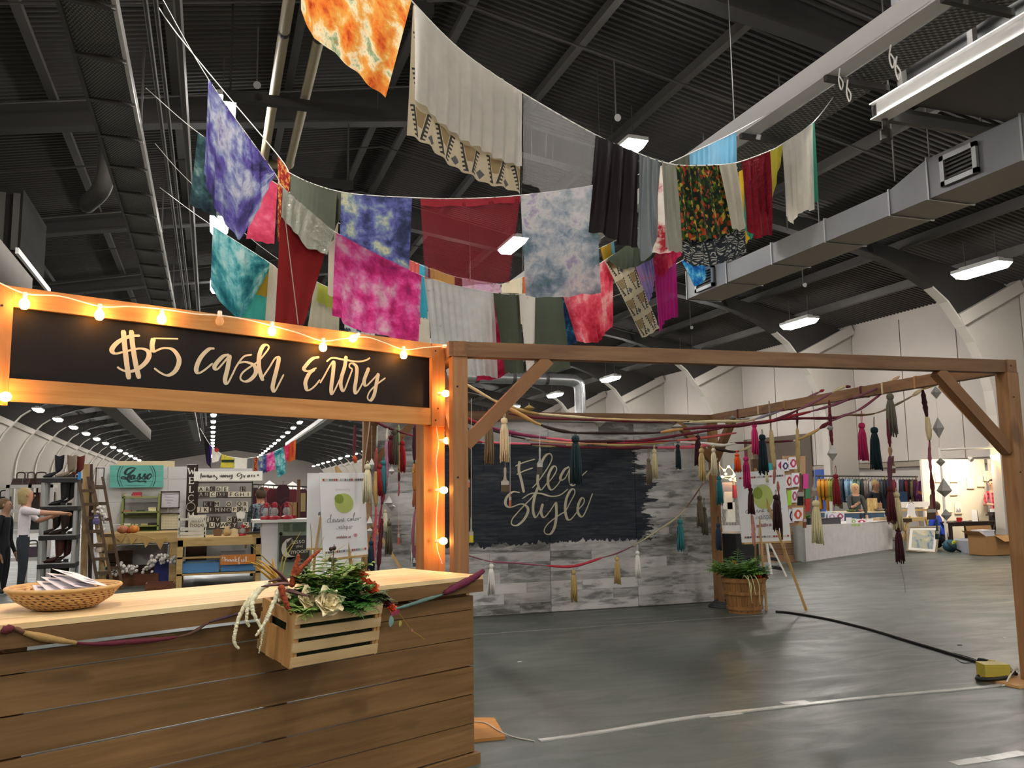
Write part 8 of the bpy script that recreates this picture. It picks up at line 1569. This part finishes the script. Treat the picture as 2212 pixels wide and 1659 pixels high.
t=thing('spice_crate','small grey crate of white tubes on a dark stool','crate',atY(2155,1105,16.4)); p=atY(2153,1106,16.4); MB().bounds(p+V((-.13,0,-.06)),p+V((.13,.16,0))).build('crate_box',M('leg_dark'),t)
for k in range(6): MB().lathe([(.018,0),(.018,.08)],8,p+V((-.1+.04*k,.08,0))).build('tube',M('bin_lid'),t)
t=thing('folding_stool','dark folding stool legs by the print stall','stool',V((p.x,16.4,0)))
MB().bar(p+V((-.1,.05,-.06)),V((p.x+.2,16.45,0)),.05,.04,(0,1,0)).build('leg',mdt,t); MB().bar(p+V((.12,.1,-.06)),V((p.x-.15,16.5,0)),.05,.04,(0,1,0)).build('leg',mdt,t); MB().bounds(p+V((-.15,0,-.09)),p+V((.15,.2,-.06))).build('seat',mdt,t)
# wire-fence stall beside the plank wall
ws=thing('wire_panel','chain-link display panel with a grey post beside the plank wall','display panel',V((atY(1580,1100,13.6).x,13.6,0)))
px_=atY(1588,1090,13.6).x; MB().tube([(px_,13.6,0),(px_,13.6,atY(1588,1010,13.6).z)],.025,8).build('post',M('post_grey','8d8d8a',.5,.3),ws); MB().tube([(px_-.0,13.58,atY(1586,1025,13.6).z),(px_,13.58,atY(1586,1002,13.6).z)],.03,8).build('blue_sleeve',M('tape_blue'),ws)
mb=MB(); zA,zB=.75,1.45
for k in range(9):
    x=px_-.55+.06*k; mb.tube([(x,13.6,zA),(x+.3,13.6,zA+.3 if 0 else zB)],.004,4); mb.tube([(x+.3,13.6,zA),(x,13.6,zB)],.004,4)
mb.build('wire_mesh',M('wire','7a7a76',.5,.5),ws)['kind']='stuff'
B((px_-.7,13.58,.72),(px_+.15,13.64,.8)).build('bottom_rail',mtab,ws)
for i,(u0,v0,u1,v1,c) in enumerate(((1560,1042,1582,1062,'7d7a90'),(1565,1062,1582,1100,'c9c5bc'),(1572,1085,1588,1128,'d4d0c4'),(1586,1048,1598,1076,'a03a48'),(1565,1135,1600,1165,'c4c2be'),(1652,1000,1668,1018,'3a9aa0'),(1626,992,1646,1018,'4a3424'))):
    solid('folded_textile',['lavender towel folded over the wire panel','white towel hung on the wire panel','cream apron hung on the wire panel','red tea towel at the panel post','white cloth gathered below the wire panel','turquoise toy peeping above the poster','brown basket peeping above the poster'][i],'textile',u0,v0,u1,v1,13.5 if i<5 else 12.8,.06,M('tx_'+c,c,.9,0,.15,14,.3))
fl=thing('fairy_lights','string of small warm fairy lights over the wire panel','string lights',atY(1575,1030,13.4)); fpts=[(1550,1000),(1565,1016),(1574,1008),(1586,1026),(1560,1030),(1578,1036),(1592,1040)]
MB().tube(rope_pts([atY(u,v,13.4) for u,v in fpts]),.005,4).build('cord',mcord,fl)
for u,v in fpts+[(1568,1024),(1582,1030),(1589,1034)]: MB().ball(atY(u,v,13.38),.022,8,6).build('bulb',EMIT('fairy_glow','ffc878',18.),fl)
tag(B((px_-.8,13.7,.0),(px_+.5,14.4,.7)).build('draped_table',M('tx_c4c2be')),'low table draped in white behind the loudspeaker','table')
t=thing('step_ladder','small metal step ladder folded behind the easel','ladder',atZ(1690,1240,0)); 
for a,b in (((1655,1165),(1666,1240)),((1658,1165),(1698,1245))): p,q2=atY(*a,11.6),atY(*b,11.6); q2.z=max(0,q2.z); MB().bar(p,q2,.03,.03,(0,1,0)).build('rail',M('pipe_white'),t)
for f in (.3,.55,.8): p=atY(1655,1165,11.6).lerp(atY(1666,1240,11.6),f); q2=atY(1658,1165,11.6).lerp(atY(1698,1245,11.6),f); MB().bar(p,q2,.05,.02,(0,1,0)).build('step',mblk,t)
